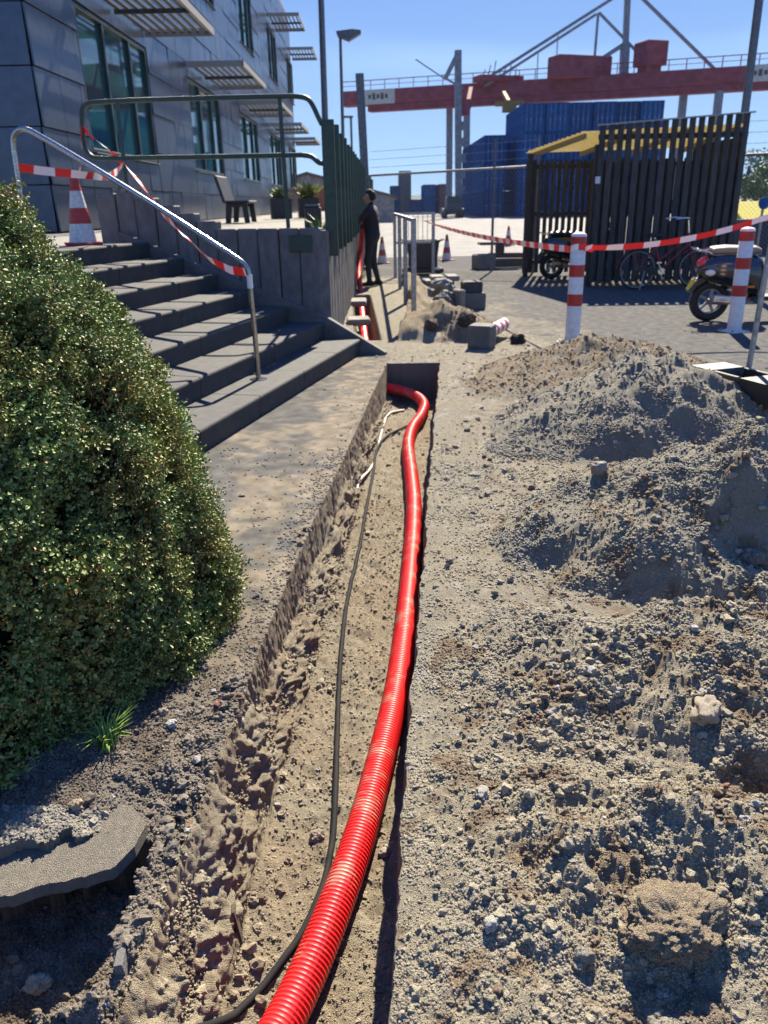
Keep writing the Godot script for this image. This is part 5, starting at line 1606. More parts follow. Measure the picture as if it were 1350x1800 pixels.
func build_shrub() -> void:
	var sh := thing("shrub", "big rounded evergreen shrub with tiny glossy leaves in front of the steps", "shrub", SHC)
	var nz := fn(2.6, 31, FastNoiseLite.TYPE_SIMPLEX_SMOOTH, 3)
	var nf := fn(7.0, 32, FastNoiseLite.TYPE_SIMPLEX_SMOOTH, 2)
	var disp := func(p: Vector3) -> float: return nz.get_noise_3dv(p) * 0.055 + nf.get_noise_3dv(p) * 0.028
	# woody core
	var c := B.new()
	var nt := 72; var np := 34
	for j in np + 1:
		for i in nt + 1:
			var ph := PI * 0.5 * j / np; var th := TAU * i / nt
			var p0 := dome(th, ph, 0.0)
			var p: Vector3 = p0 * (1.0 + disp.call(p0) - 0.075)
			p.y = maxf(p.y, 0.0)
			c.v.append(p); c.n.append((p0 / Vector3(3.0, 4.7, 2.3)).normalized()); c.c.append(Color.WHITE); c.u.append(Vector2(th, ph))
	for j in np:
		for i in nt:
			var a := j * (nt + 1) + i
			for q in [a, a + nt + 2, a + 1, a, a + nt + 1, a + nt + 2]: c.i.append(q)
	mi("core", c, M.thicket, sh)
	# shoots
	var vars := []
	for k in 5: vars.append(sprig_mesh(100 + k, [9, 11, 8, 10, 12][k], [0.0125, 0.0115, 0.014, 0.012, 0.0105][k]))
	var trs := [[], [], [], [], []]
	var cols := [[], [], [], [], []]
	var want := 74000
	var made := 0
	while made < want:
		var th := rng.randf() * TAU
		var ph := acos(rng.randf_range(-0.0, 1.0))
		# thinner on the far side and out of sight
		var p0 := dome(th, ph, 0.0)
		var wp := p0 + SHC
		var n0 := (p0 / Vector3(3.0, 4.7, 2.3)).normalized()
		var facing := n0.dot((Vector3(0, 1.55, 0) - wp).normalized())
		if facing < -0.25 and rng.randf() < 0.75: continue
		if wp.x < -2.9 and rng.randf() < 0.7: continue
		var d: float = disp.call(p0)
		var dens := 0.45 + nf.get_noise_3dv(p0 * 0.7 + Vector3(9, 0, 0)) * 1.2 + nz.get_noise_3dv(p0 * 1.3) * 0.8
		if rng.randf() > clampf(dens + 0.35, 0.15, 1.0): continue
		var deep := -absf(rng.randfn()) * 0.022 + 0.008
		var p := p0 * (1.0 + d + deep)
		if p.y < 0.02: p.y = rng.randf_range(0.01, 0.10)
		var dirv := (n0 * rng.randf_range(0.3, 1.2) + Vector3(rng.randfn(), rng.randfn() * 0.8 + 0.35, rng.randfn()) * 0.55).normalized()
		var ref := Vector3(rng.randfn(), rng.randfn(), rng.randfn()).normalized()
		var bx := dirv.cross(ref).normalized()
		var bz := bx.cross(dirv)
		var s := rng.randf_range(0.8, 1.35)
		var k := rng.randi() % 5
		trs[k].append(Transform3D(Basis(bx * s, dirv * s, bz * s), p))
		var tone := rng.randf_range(0.75, 1.15) * (1.0 + 0.35 * nz.get_noise_3dv(p0 * 0.8 + Vector3(0, 20, 0)))
		var warm := clampf(nf.get_noise_3dv(p0 * 0.6 + Vector3(0, 0, 40)) * 1.5 + rng.randf_range(-0.2, 0.3), 0.0, 0.7)
		cols[k].append(Color(tone * (1.0 + warm * 0.5), tone, tone * (1.0 - warm * 0.2)))
		made += 1
	for k in 5:
		var mm := MultiMesh.new()
		mm.transform_format = MultiMesh.TRANSFORM_3D
		mm.use_colors = true
		mm.mesh = vars[k]
		mm.instance_count = trs[k].size()
		for i in trs[k].size():
			mm.set_instance_transform(i, trs[k][i])
			mm.set_instance_color(i, cols[k][i])
		var o := MultiMeshInstance3D.new()
		o.multimesh = mm
		o.material_override = M.leaf
		o.name = "foliage"
		sh.add_child(o, true)
		o.set_meta("kind", "stuff")
	# bare twigs poking out
	var tw := B.new()
	for k in 260:
		var th := rng.randf_range(-0.6, 2.2)
		var ph := acos(rng.randf())
		var p0 := dome(th, ph, -0.05)
		var n0 := p0.normalized()
		var p1 := p0 * 1.07 + Vector3(rng.randfn(), rng.randfn(), rng.randfn()) * 0.03
		tw.tube([p0, p0.lerp(p1, 0.5) + Vector3(0, 0.01, 0), p1], [0.0025, 0.002, 0.001], 5, false)
	mi("twigs", tw, M.twig, sh).set_meta("kind", "stuff")
	# fallen twigs and litter at its foot
	var lt := B.new()
	for k in 420:
		var th := rng.randf_range(-0.1, 1.9)
		var rr := rng.randf_range(0.93, 1.10)
		var x := SHC.x + 1.754 * cos(th) * rr; var z := SHC.z + 1.505 * sin(th) * rr
		if x > lut(TB_L, z) - 0.03: continue
		var y := ground_y(x, z) + 0.004
		var a := rng.randf() * TAU; var l := rng.randf_range(0.015, 0.06)
		var e := Vector3(cos(a) * l, rng.randf_range(0.0, 0.02), sin(a) * l)
		lt.tube([Vector3(x, y, z), Vector3(x, y + 0.004, z) + e], 0.0012, 4, false)
	var lo := mi("twig_litter", lt, M.twig, self)
	lo.set_meta("kind", "stuff"); lo.set_meta("label", "dry twigs and litter scattered along the foot of the shrub"); lo.set_meta("category", "litter")
	# grass tufts
	tuft("grass_tuft", "bright green grass tuft growing at the foot of the shrub", Vector3(-0.86, 0, -1.98), 60, 0.15, Color(0.16, 0.26, 0.05))
	tuft("grass_tuft", "small yellow green weed growing behind the cheek of the steps", sp(3.15, 0.40, 8.52), 40, 0.14, Color(0.20, 0.22, 0.04))
	tuft("grass_tuft", "bright green weed on the terrace edge beside the green fins", Vector3(-0.70, TERR - 0.01, -10.4), 40, 0.35, Color(0.20, 0.32, 0.06))
	tuft("grass_tuft", "thin grass growing along the foot of the retaining wall", Vector3(-0.42, 0.0, -18.5), 60, 0.3, Color(0.18, 0.28, 0.05))

func tuft(nm: String, label: String, at: Vector3, n: int, h: float, col: Color) -> void:
	if at.y == 0.0: at.y = ground_y(at.x, at.z)
	var o := thing(nm, label, "grass", at, 0.0, "grass tufts and weeds")
	var b := B.new(); b.use_c = true
	for k in n:
		var a := rng.randf() * TAU
		var l := h * rng.randf_range(0.4, 1.0)
		var lean := rng.randf_range(0.25, 1.1)
		var p0 := Vector3(rng.randfn(), 0, rng.randfn()) * h * 0.10
		var d := Vector3(cos(a) * lean, 1.0, sin(a) * lean).normalized()
		var s := Vector3(-sin(a), 0, cos(a)) * h * 0.018
		var m := p0 + d * l * 0.6; var e := p0 + d * l + Vector3(cos(a), -0.6, sin(a)) * l * 0.25
		b.col = col * rng.randf_range(0.6, 1.2)
		b.quad(p0 - s, p0 + s, m + s * 0.8, m - s * 0.8); b.tri(m - s * 0.8, m + s * 0.8, e)
	mi("blades", b, M.leaf, o)

# ---------------------------------------------------------------- conduit and cables
func build_trench_things() -> void:
	var cy := -0.335
	var pts := [Vector3(-0.62, -0.14, -0.62), Vector3(-0.44, -0.27, -1.0), Vector3(-0.28, cy, -1.34), Vector3(-0.15, cy, -1.75), Vector3(-0.05, cy, -2.22), Vector3(0.05, cy, -2.88), Vector3(0.15, cy, -4.05), Vector3(0.20, cy, -4.87), Vector3(0.21, cy, -5.52), Vector3(0.215, cy, -6.34), Vector3(0.27, cy, -6.86), Vector3(0.38, cy, -7.36), Vector3(0.42, -0.32, -7.74), Vector3(0.34, -0.29, -8.0), Vector3(0.18, -0.25, -8.10), Vector3(0.0, -0.22, -8.14), Vector3(-0.15, -0.28, -8.6), Vector3(-0.18, -0.33, -9.6), Vector3(-0.19, -0.33, -10.8), Vector3(-0.25, -0.33, -12.4), Vector3(-0.31, -0.28, -14.2), Vector3(-0.37, 0.0, -15.6), Vector3(-0.41, 0.35, -16.5), Vector3(-0.37, 0.75, -16.95), Vector3(-0.33, 1.15, -17.05), Vector3(-0.36, 1.36, -17.1)]
	var o := thing("red_conduit", "bright red corrugated plastic conduit snaking along the trench floor", "conduit", Vector3(0, cy, -4.0))
	var base := Vector3(0, cy, -4.0)
	var path := curve(pts, 0.0142 / 4.0)
	var pp := []; var rr := []
	var wob := fn(1.5, 61)
	for k in path.size():
		var near: bool = path[k].z > -8.3
		if not near and k % 4 != 0 and k % 4 != 2: continue
		pp.append(path[k] - base)
		rr.append([0.0468, 0.0520, 0.0530, 0.0520][k % 4])
	var b := B.new()
	b.use_c = true
	b.tube(pp, rr, 20, true)
	# red plastic with patches of dried soil
	var dn1 := fn(5.0, 71, FastNoiseLite.TYPE_SIMPLEX_SMOOTH, 4)
	var dn2 := fn(60.0, 72, FastNoiseLite.TYPE_SIMPLEX, 2)
	for k in b.v.size():
		var d := clampf((dn1.get_noise_3dv(b.v[k]) + 0.4 * dn2.get_noise_3dv(b.v[k]) - 0.22) * 2.2, 0.0, 0.55)
		b.c[k] = Color(0.74, 0.018, 0.016).lerp(Color(0.40, 0.30, 0.21), d)
	mi("tube", b, M.red_conduit, o)
	var cb := thing("black_cable", "thin black armoured cable lying loose beside the red conduit", "cable", Vector3(-0.2, -0.39, -3.0))
	var cpts := []
	for q in [[-0.55, -1.15], [-0.4, -1.4], [-0.34, -1.5], [-0.26, -1.65], [-0.21, -1.81], [-0.19, -2.0], [-0.19, -2.21], [-0.2, -2.52], [-0.21, -2.92], [-0.21, -3.25], [-0.2, -3.65], [-0.15, -4.38], [-0.12, -4.95], [-0.08, -5.66], [-0.05, -6.24], [0.04, -6.75], [0.22, -7.1], [0.42, -7.35]]:
		cpts.append(Vector3(q[0], ground_y(q[0], q[1]) + 0.012, q[1]))
	var cpath := curve(cpts, 0.004)
	for k in range(2, cpath.size() - 2): cpath[k].y = maxf(cpath[k].y, ground_y(cpath[k].x, cpath[k].z) + 0.009)
	for it in 30:
		for k in range(1, cpath.size() - 1): cpath[k].y = (cpath[k - 1].y + cpath[k].y * 2.0 + cpath[k + 1].y) * 0.25
	var cp2 := []; var cr := []
	for k in cpath.size():
		cp2.append(cpath[k] - Vector3(-0.2, -0.39, -3.0)); cr.append(0.0112 if k % 2 == 0 else 0.0100)
	b = B.new(); b.tube(cp2, cr, 10, true); mi("sheath", b, M.cable_black, cb)
	var pc := thing("pale_cable", "pale dusty cable branching off beside the black cable", "cable", Vector3(0, -0.39, -6.5))
	cpts = []
	for q in [[-0.185, -5.22], [-0.18, -5.31], [-0.08, -5.94], [0.0, -6.94], [0.07, -7.5], [0.22, -7.75]]: cpts.append(Vector3(q[0], ground_y(q[0], q[1]) + 0.01, q[1]) - Vector3(0, -0.39, -6.5))
	b = B.new(); b.tube(curve(cpts, 0.03), 0.0105, 8, true); mi("sheath", b, M.cable_pale, pc)
	# broken paving slab overhanging the hole
	var edge := []
	var en2 := fn(60.0, 92)
	var en := fn(9.0, 91, FastNoiseLite.TYPE_SIMPLEX_SMOOTH, 2)
	for k in 130:
		var x := lerpf(-1.9, -0.70, k / 129.0)
		edge.append(Vector2(x, -1.385 - 0.32 * (x + 1.15) + en.get_noise_1d(x) * 0.014 + en2.get_noise_1d(x) * 0.003))
	var poly := PackedVector2Array()
	for p in edge: poly.append(Vector2(p.x, -p.y))
	poly.append(Vector2(-0.67, 1.60)); poly.append(Vector2(-0.66, 1.68)); poly.append(Vector2(-0.72, 1.75)); poly.append(Vector2(-0.86, 1.78)); poly.append(Vector2(-0.93, 1.80)); poly.append(Vector2(-1.2, 1.82)); poly.append(Vector2(-1.9, 1.86))
	b = B.new(); b.use_c = true; b.col = Color(0.36, 0.325, 0.265); b.prism(poly, 0.036, Transform3D(Basis(Vector3(1, 0, 0), Vector3(0, 0, -1), Vector3(0, 1, 0)), Vector3(0, -0.020, 0)))
	tag(mi("paving_slab", b, M.soil, self), "broken dusty concrete paving slab overhanging the hole by the shrub", "paving slab")
	# thin boards left standing in the soil
	var bd := [[Vector3(-0.60, -0.10, -1.30), Vector3(0.02, 0.20, 0.10), 0.1, "thin grey board standing upright in the soil beside the hole"], [Vector3(-0.43, -0.31, -1.62), Vector3(0.008, 0.13, 0.035), 0.15, "thin brown board stuck in the loose trench side"]]
	for q in bd:
		b = B.new(); b.box(Vector3.ZERO, q[1], Basis(Vector3.UP, q[2]) * Basis(Vector3(0, 0, 1), 0.12), 0.002)
		tag(mi("board", b, M.concrete if q[1].x > 0.015 else M.damp_wood, self, Transform3D(Basis.IDENTITY, q[0])), q[3], "board")

# ---------------------------------------------------------------- stones
func rock_mesh(sd: int, sub: int, rough: float) -> ArrayMesh:
	var ic := (1.0 + sqrt(5.0)) / 2.0
	var vs := []
	for q in [[-1, ic, 0], [1, ic, 0], [-1, -ic, 0], [1, -ic, 0], [0, -1, ic], [0, 1, ic], [0, -1, -ic], [0, 1, -ic], [ic, 0, -1], [ic, 0, 1], [-ic, 0, -1], [-ic, 0, 1]]: vs.append(Vector3(q[0], q[1], q[2]).normalized())
	var fs := [[0, 11, 5], [0, 5, 1], [0, 1, 7], [0, 7, 10], [0, 10, 11], [1, 5, 9], [5, 11, 4], [11, 10, 2], [10, 7, 6], [7, 1, 8], [3, 9, 4], [3, 4, 2], [3, 2, 6], [3, 6, 8], [3, 8, 9], [4, 9, 5], [2, 4, 11], [6, 2, 10], [8, 6, 7], [9, 8, 1]]
	for s in sub:
		var cache := {}; var nf := []
		for f in fs:
			var m := []
			for e in 3:
				var a: int = f[e]; var b: int = f[(e + 1) % 3]
				var key := "%d_%d" % [mini(a, b), maxi(a, b)]
				if not cache.has(key):
					cache[key] = vs.size(); vs.append(((vs[a] + vs[b]) as Vector3).normalized())
				m.append(cache[key])
			nf.append([f[0], m[0], m[2]]); nf.append([f[1], m[1], m[0]]); nf.append([f[2], m[2], m[1]]); nf.append([m[0], m[1], m[2]])
		fs = nf
	var n1 := fn(0.9, sd, FastNoiseLite.TYPE_SIMPLEX, 3); var n2 := fn(1.1, sd + 5, FastNoiseLite.TYPE_CELLULAR)
	var n3 := fn(4.5, sd + 9, FastNoiseLite.TYPE_SIMPLEX, 3)
	var n4 := fn(13.0, sd + 3, FastNoiseLite.TYPE_SIMPLEX, 2)
	var b := B.new(); b.use_c = true
	for p in vs:
		var r: float = 1.0 + rough * (n1.get_noise_3dv(p) * 0.7 + n2.get_noise_3dv(p) * 0.5) + (0.07 * n3.get_noise_3dv(p) + (0.06 * n4.get_noise_3dv(p) if sub > 3 else 0.0) if sub > 1 else 0.0)
		b.v.append(p * r); b.n.append(p); b.u.append(Vector2(p.x, p.y))
		b.c.append(Color.WHITE)
	for f in fs:
		b.i.append(f[0]); b.i.append(f[2]); b.i.append(f[1])
	if sub <= 1:
		var fb := B.new(); fb.use_c = true
		for f in fs: fb.tri(b.v[f[0]], b.v[f[2]], b.v[f[1]])
		return fb.mesh()
	# normals
	var acc := PackedVector3Array(); acc.resize(b.v.size())
	for k in range(0, b.i.size(), 3):
		var a := b.v[b.i[k]]; var e := b.v[b.i[k + 1]]; var d := b.v[b.i[k + 2]]
		var nn := (d - a).cross(e - a)
		for q in 3: acc[b.i[k + q]] += nn
	for k in acc.size(): b.n[k] = acc[k].normalized()
	return b.mesh()

func build_stones() -> void:
	var vars := []
	for k in 6: vars.append(rock_mesh(200 + k * 7, 1, 0.75))
	var trs := []; var cols := []
	for k in 6: trs.append([]); cols.append([])
	var put := func(x: float, z: float, s: float, sink: float) -> void:
		var y := ground_y(x, z)
		var k := rng.randi() % 6
		var bs := Basis(Quaternion(Vector3(rng.randfn(), rng.randfn(), rng.randfn()).normalized(), rng.randf() * TAU)).scaled(Vector3(s, s * rng.randf_range(0.55, 0.85), s * rng.randf_range(0.7, 1.1)))
		trs[k].append(Transform3D(bs, Vector3(x, y + s * sink, z)))
		var g := rng.randf_range(0.75, 1.1)
		var kind := 2
		if x > xr_at(z): kind = 1 if heap(x, z) > 0.012 else 0
		elif x < lut(TB_L, z): kind = 3
		var c := soil_colour(x, z, kind, y)
		if rng.randf() < 0.04: c = Color(0.24, 0.17, 0.11)
		elif rng.randf() < 0.03: c = Color(0.52, 0.50, 0.46)
		elif rng.randf() < 0.006: c = Color(0.36, 0.15, 0.09)
		cols[k].append(c * g)
	# heaps and torn ground: many crumbs, sizes follow the dig
	var n := 0
	while n < 56000:
		var dz := 0.85 * pow(12.0, rng.randf())
		var z := -dz
		var x := rng.randf_range(-1.5, clampf(0.80 * dz + 0.7, 1.5, 4.4))
		var h := 0.0
		var xr := xr_at(z); var xl := lut(TB_L, z); var xf := lut(TB_F, z)
		var pr := 0.0
		var big := 1.0
		if x > xr + 0.01:
			h = heap(x, z)
			pr = 0.9 if h > 0.02 else 0.06 + 0.25 * smoothstep(0.05, 0.35, nCol.get_noise_2d(x + 4.0, z * 0.8)) + 0.35 * smoothstep(-2.8, -1.5, z)
			if x > lut(TB_AS, z) + 0.15 and h < 0.01: pr = 0.012
			pr *= 0.35 + 0.9 * smoothstep(-0.3, 0.4, nB.get_noise_2d(x * 0.8, z * 0.8 + 50.0))
		elif x > xf and z > -8.1:
			pr = 0.22; big = 0.8
		elif x > xl and z > -8.1:
			pr = 0.55
		elif z > -9.0:
			pr = 0.007 + 0.10 * smoothstep(-0.2, 0.0, x - xl) + 0.5 * smoothstep(-2.5, -1.8, z)
			if x < xl - 0.5 and z < -2.5: pr *= 0.25
		if rng.randf() > pr: continue
		var s := 0.0022 * sqrt(dz) * pow(1.0 / maxf(rng.randf(), 0.003), 0.34) * big
		s = minf(s, 0.022)
		put.call(x, z, s, rng.randf_range(-0.25, 0.35))
		n += 1
	# fine crumbs that make the dug soil rough
	var fine := []; var ftr := [[], []]; var fco := [[], []]
	for k in 2: fine.append(rock_mesh(500 + k * 3, 0, 0.5))
	n = 0
	while n < 115000:
		var dz := 0.95 * pow(5.5, rng.randf())
		var z := -dz
		var x := rng.randf_range(-1.1, clampf(0.66 * dz + 0.35, 0.9, 3.2))
		var xr := xr_at(z); var xl := lut(TB_L, z)
		var pr := 0.0
		var kind := 2
		if x > xr + 0.005:
			var h := heap(x, z)
			kind = 1 if h > 0.012 else 0
			pr = 0.95 if h > 0.015 else 0.22 + 0.6 * smoothstep(-2.8, -1.6, z)
			pr *= 0.12 + 1.0 * smoothstep(-0.12, 0.22, nB.get_noise_2d(x * 0.9 + 20.0, z * 0.9))
		elif x > xl:
			pr = 0.6 if x < lut(TB_F, z) else 0.10
		else:
			kind = 3
			pr = 0.015 + 0.22 * smoothstep(-0.2, 0.0, x - xl) + 0.6 * smoothstep(-2.5, -1.9, z)
		if rng.randf() > pr: continue
		var y := ground_y(x, z)
		var s := rng.randf_range(0.0016, 0.0042) * pow(dz, 0.62)
		var bs := Basis(Quaternion(Vector3(rng.randfn(), rng.randfn(), rng.randfn()).normalized(), rng.randf() * TAU)).scaled(Vector3(s, s * 0.75, s))
		ftr[n % 2].append(Transform3D(bs, Vector3(x, y + s * 0.2, z)))
		fco[n % 2].append(soil_colour(x, z, kind, y) * rng.randf_range(0.82, 1.08))
		n += 1
	for k in 2:
		vars.append(fine[k]); trs.append(ftr[k]); cols.append(fco[k])
	# clusters of gravel seen on the heap
	for q in [[0.56, -2.05, 0.10, 80, 0.017], [0.62, -2.2, 0.12, 70, 0.015], [0.55, -2.05, 0.16, 90, 0.010], [0.95, -4.2, 0.3, 200, 0.012], [0.30, -1.75, 0.12, 60, 0.010], [-0.72, -1.72, 0.10, 40, 0.012], [-0.62, -2.15, 0.14, 60, 0.010], [1.3, -2.9, 0.25, 170, 0.011], [1.9, -5.9, 0.6, 260, 0.016], [0.45, -1.3, 0.2, 90, 0.008], [-0.5, -1.5, 0.12, 70, 0.009], [-0.35, -4.4, 0.12, 45, 0.006], [0.35, -3.4, 0.14, 40, 0.007], [2.9, -7.1, 0.45, 160, 0.014], [-0.3, -4.0, 0.1, 60, 0.005], [-0.52, -1.75, 0.09, 90, 0.020], [-0.47, -2.25, 0.07, 70, 0.018], [-0.46, -1.35, 0.09, 60, 0.017], [-0.40, -2.9, 0.06, 50, 0.017], [-0.33, -3.6, 0.05, 50, 0.016], [-0.75, -1.15, 0.15, 120, 0.016], [1.2, -2.2, 0.35, 130, 0.017], [0.9, -1.6, 0.3, 110, 0.015], [1.8, -3.3, 0.5, 160, 0.02], [0.5, -2.7, 0.25, 60, 0.013], [1.3, -5.0, 0.5, 130, 0.02], [0.55, -1.75, 0.22, 60, 0.014], [1.0, -1.35, 0.25, 70, 0.014], [0.35, -1.15, 0.12, 40, 0.012], [0.7, -2.9, 0.3, 60, 0.015]]:
		for k in q[3]: put.call(q[0] + rng.randfn() * q[2], q[1] + rng.randfn() * q[2], q[4] * rng.randf_range(0.35, 1.3), rng.randf_range(0.1, 0.6))
	for k in 8:
		var mm := MultiMesh.new()
		mm.transform_format = MultiMesh.TRANSFORM_3D
		mm.use_colors = true
		mm.mesh = vars[k]
		mm.instance_count = trs[k].size()
		for i in trs[k].size():
			mm.set_instance_transform(i, trs[k][i]); mm.set_instance_color(i, cols[k][i])
		var o := MultiMeshInstance3D.new()
		o.multimesh = mm; o.material_override = M.rock
		o.name = numbered("gravel")
		add_child(o, true)
		o.set_meta("kind", "stuff")
		o.set_meta("label", "small stones and crumbs of soil strewn over the diggings")
		o.set_meta("category", "gravel")
		o.set_meta("group", "loose gravel")
	# stones one can pick out
	var big := []
	for k in 4: big.append(rock_mesh(300 + k * 11, 5 if k == 0 else 3, 0.5))
	var one := [
		[0.62, -1.27, Vector3(0.125, 0.058, 0.095), 0.5, Color(0.44, 0.35, 0.235), "large flat clod of brown earth lying at the near edge of the heap", 0],
		[0.96, -1.98, Vector3(0.068, 0.042, 0.046), 0.9, Color(0.43, 0.37, 0.28), "rounded brown stone sitting alone on the near slope of the heap", 1],
		[0.41, -1.22, Vector3(0.026, 0.020, 0.020), 0.2, Color(0.45, 0.42, 0.36), "pale round stone beside the large flat clod", 2],
		[0.255, -1.72, Vector3(0.028, 0.018, 0.020), 1.1, Color(0.46, 0.43, 0.37), "pale angular stone between trench edge and heap", 3],
		[1.08, -3.72, Vector3(0.05, 0.04, 0.04), 0.4, Color(0.36, 0.33, 0.28), "grey pointed stone standing between two heaps", 3],
		[0.22, -1.28, Vector3(0.024, 0.015, 0.017), 0.8, Color(0.44, 0.42, 0.38), "smooth grey stone near the bottom trench edge", 2],
		[1.55, -3.0, Vector3(0.05, 0.045, 0.04), 0.1, Color(0.40, 0.38, 0.34), "grey lump resting in the scooped hollow of the heap", 0],
		[-0.70, -2.12, Vector3(0.020, 0.016, 0.018), 0.3, Color(0.56, 0.55, 0.52), "whitish stone on the pavement near the shrub foot", 1],
		[-0.74, -2.17, Vector3(0.019, 0.014, 0.017), 1.3, Color(0.34, 0.30, 0.24), "brown stone touching the whitish stone by the shrub", 2],
		[-0.70, -1.66, Vector3(0.028, 0.020, 0.022), 0.6, Color(0.46, 0.42, 0.34), "pale stone at the broken pavement corner above the hole", 3],
		[-0.86, -1.72, Vector3(0.021, 0.019, 0.017), 0.2, Color(0.42, 0.33, 0.22), "tan stone on the pavement behind the hole", 1],
		[-0.86, -1.36, Vector3(0.035, 0.024, 0.026), 0.5, Color(0.50, 0.45, 0.36), "pale stone lying inside the hole by the pavement", 0],
		[0.30, -3.30, Vector3(0.020, 0.016, 0.016), 0.7, Color(0.25, 0.23, 0.21), "dark stone alone on the trodden strip beside the trench", 2],
		[0.62, -5.55, Vector3(0.026, 0.02, 0.022), 0.4, Color(0.24, 0.20, 0.17), "dark stone farther along the trodden strip", 1],
		[-0.02, -1.95, Vector3(0.022, 0.018, 0.02), 0.4, Color(0.44, 0.38, 0.29), "tan stone on the trench floor beside the conduit", 3],
		[-0.24, -2.02, Vector3(0.028, 0.022, 0.024), 1.0, Color(0.40, 0.33, 0.25), "brown stone under the black cable on the trench floor", 0],
		[2.85, -7.0, Vector3(0.085, 0.075, 0.07), 0.4, Color(0.20, 0.16, 0.13), "dark clod at the far edge of the soil heap", 2],
		[1.05, -9.75, Vector3(0.12, 0.10, 0.10), 0.4, Color(0.16, 0.12, 0.09), "dark damp clod on the small heap by the railing", 0],
		[0.62, -9.75, Vector3(0.11, 0.09, 0.09), 1.4, Color(0.18, 0.13, 0.10), "dark damp clod at the left foot of the small heap", 1],
		[1.62, -9.35, Vector3(0.11, 0.085, 0.09), 0.9, Color(0.05, 0.045, 0.04), "black lump of earth beside the fallen bollard", 2],
	]
	for q in one:
		var y := ground_y(q[0], q[1])
		var o := mi("stone", big[q[6]], M.rock, self, Transform3D(Basis(Vector3.UP, q[3]).scaled_local(q[2]), Vector3(q[0], y + q[2].y * 0.45, q[1])))
		var mt: StandardMaterial3D = (M.soil if q[5].find("clod") >= 0 or q[5].find("lump") >= 0 else M.rock).duplicate()
		mt.albedo_color = (q[4] as Color).linear_to_srgb()
		mt.vertex_color_use_as_albedo = false
		o.material_override = mt
		tag(o, q[5], "stone")

# ---------------------------------------------------------------- scooter, bicycle
func loft(b: B, secs: Array, seg := 20) -> void:
	# sections across x: [x, y centre, half height, half width]
	var s := b.v.size()
	var m := secs.size()
	for k in m:
		for j in seg:
			var a := TAU * j / seg
			var ca := cos(a); var sa := sin(a)
			var p := Vector3(secs[k][0], secs[k][1] + secs[k][2] * signf(sa) * pow(absf(sa), 0.8), secs[k][3] * signf(ca) * pow(absf(ca), 0.8))
			b.v.append(p)
			var kx: float = 0.0
			if k > 0 and k < m - 1: kx = -(secs[k + 1][2] + secs[k + 1][3] - secs[k - 1][2] - secs[k - 1][3]) * 0.5 / maxf(secs[k + 1][0] - secs[k - 1][0], 0.01)
			elif k == 0: kx = -2.0
			else: kx = 2.0
			b.n.append(Vector3(kx, sa / secs[k][2] * 0.2, ca / secs[k][3] * 0.2).normalized()); b.c.append(b.col); b.u.append(Vector2.ZERO)
	for k in m - 1:
		for j in seg:
			var a0 := s + k * seg + j; var a1 := s + k * seg + (j + 1) % seg
			for q in [a0, a1, a1 + seg, a0, a1 + seg, a0 + seg]: b.i.append(q)
	for e in [0, m - 1]:
		var c0 := b.v.size()
		b.v.append(Vector3(secs[e][0], secs[e][1], 0)); b.n.append(Vector3(-1 if e == 0 else 1, 0, 0)); b.c.append(b.col); b.u.append(Vector2.ZERO)
		for j in seg:
			for q in ([c0, s + e * seg + (j + 1) % seg, s + e * seg + j] if e == 0 else [c0, s + e * seg + j, s + e * seg + (j + 1) % seg]): b.i.append(q)

func wheel_part(parent: Node3D, at: Vector3, R: float, tr: float, spoke: int, rimm: Material) -> void:
	var w := Node3D.new(); w.name = "wheel"; parent.add_child(w, true); w.position = at
	var ax := Transform3D(Basis(Vector3(1, 0, 0), PI / 2), Vector3.ZERO)
	var t := B.new()
	var prof := []
	for k in 15:
		var a := TAU * k / 14.0
		prof.append(Vector2(R - tr + tr * cos(a), tr * sin(a)))
	t.lathe(prof, 40, ax, true)
	mi("tyre", t, M.rubber, w)
	var r := B.new()
	var ri := R - tr * 1.9
	r.lathe([Vector2(ri - 0.012, -tr * 0.55), Vector2(ri, -tr * 0.6), Vector2(ri + 0.006, 0.0), Vector2(ri, tr * 0.6), Vector2(ri - 0.012, tr * 0.55)], 40, ax)
	r.lathe([Vector2(0.0, -tr * 0.7), Vector2(R * 0.12, -tr * 0.7), Vector2(R * 0.12, tr * 0.7), Vector2(0.0, tr * 0.7)], 16, ax)
	for k in spoke:
		var a := TAU * k / spoke
		if spoke <= 8: r.bar(Vector3(cos(a), sin(a), 0) * R * 0.1, Vector3(cos(a + 0.12), sin(a + 0.12), 0) * ri, 0.035, 0.03, 0.004, Vector3(0, 0, 1))
		else: r.tube([Vector3(cos(a) * 0.02, sin(a) * 0.02, 0.02 * (1 if k % 2 == 0 else -1)), Vector3(cos(a + 0.2), sin(a + 0.2), 0) * ri], 0.0015, 4, false)
	mi("rim", r, rimm, w)

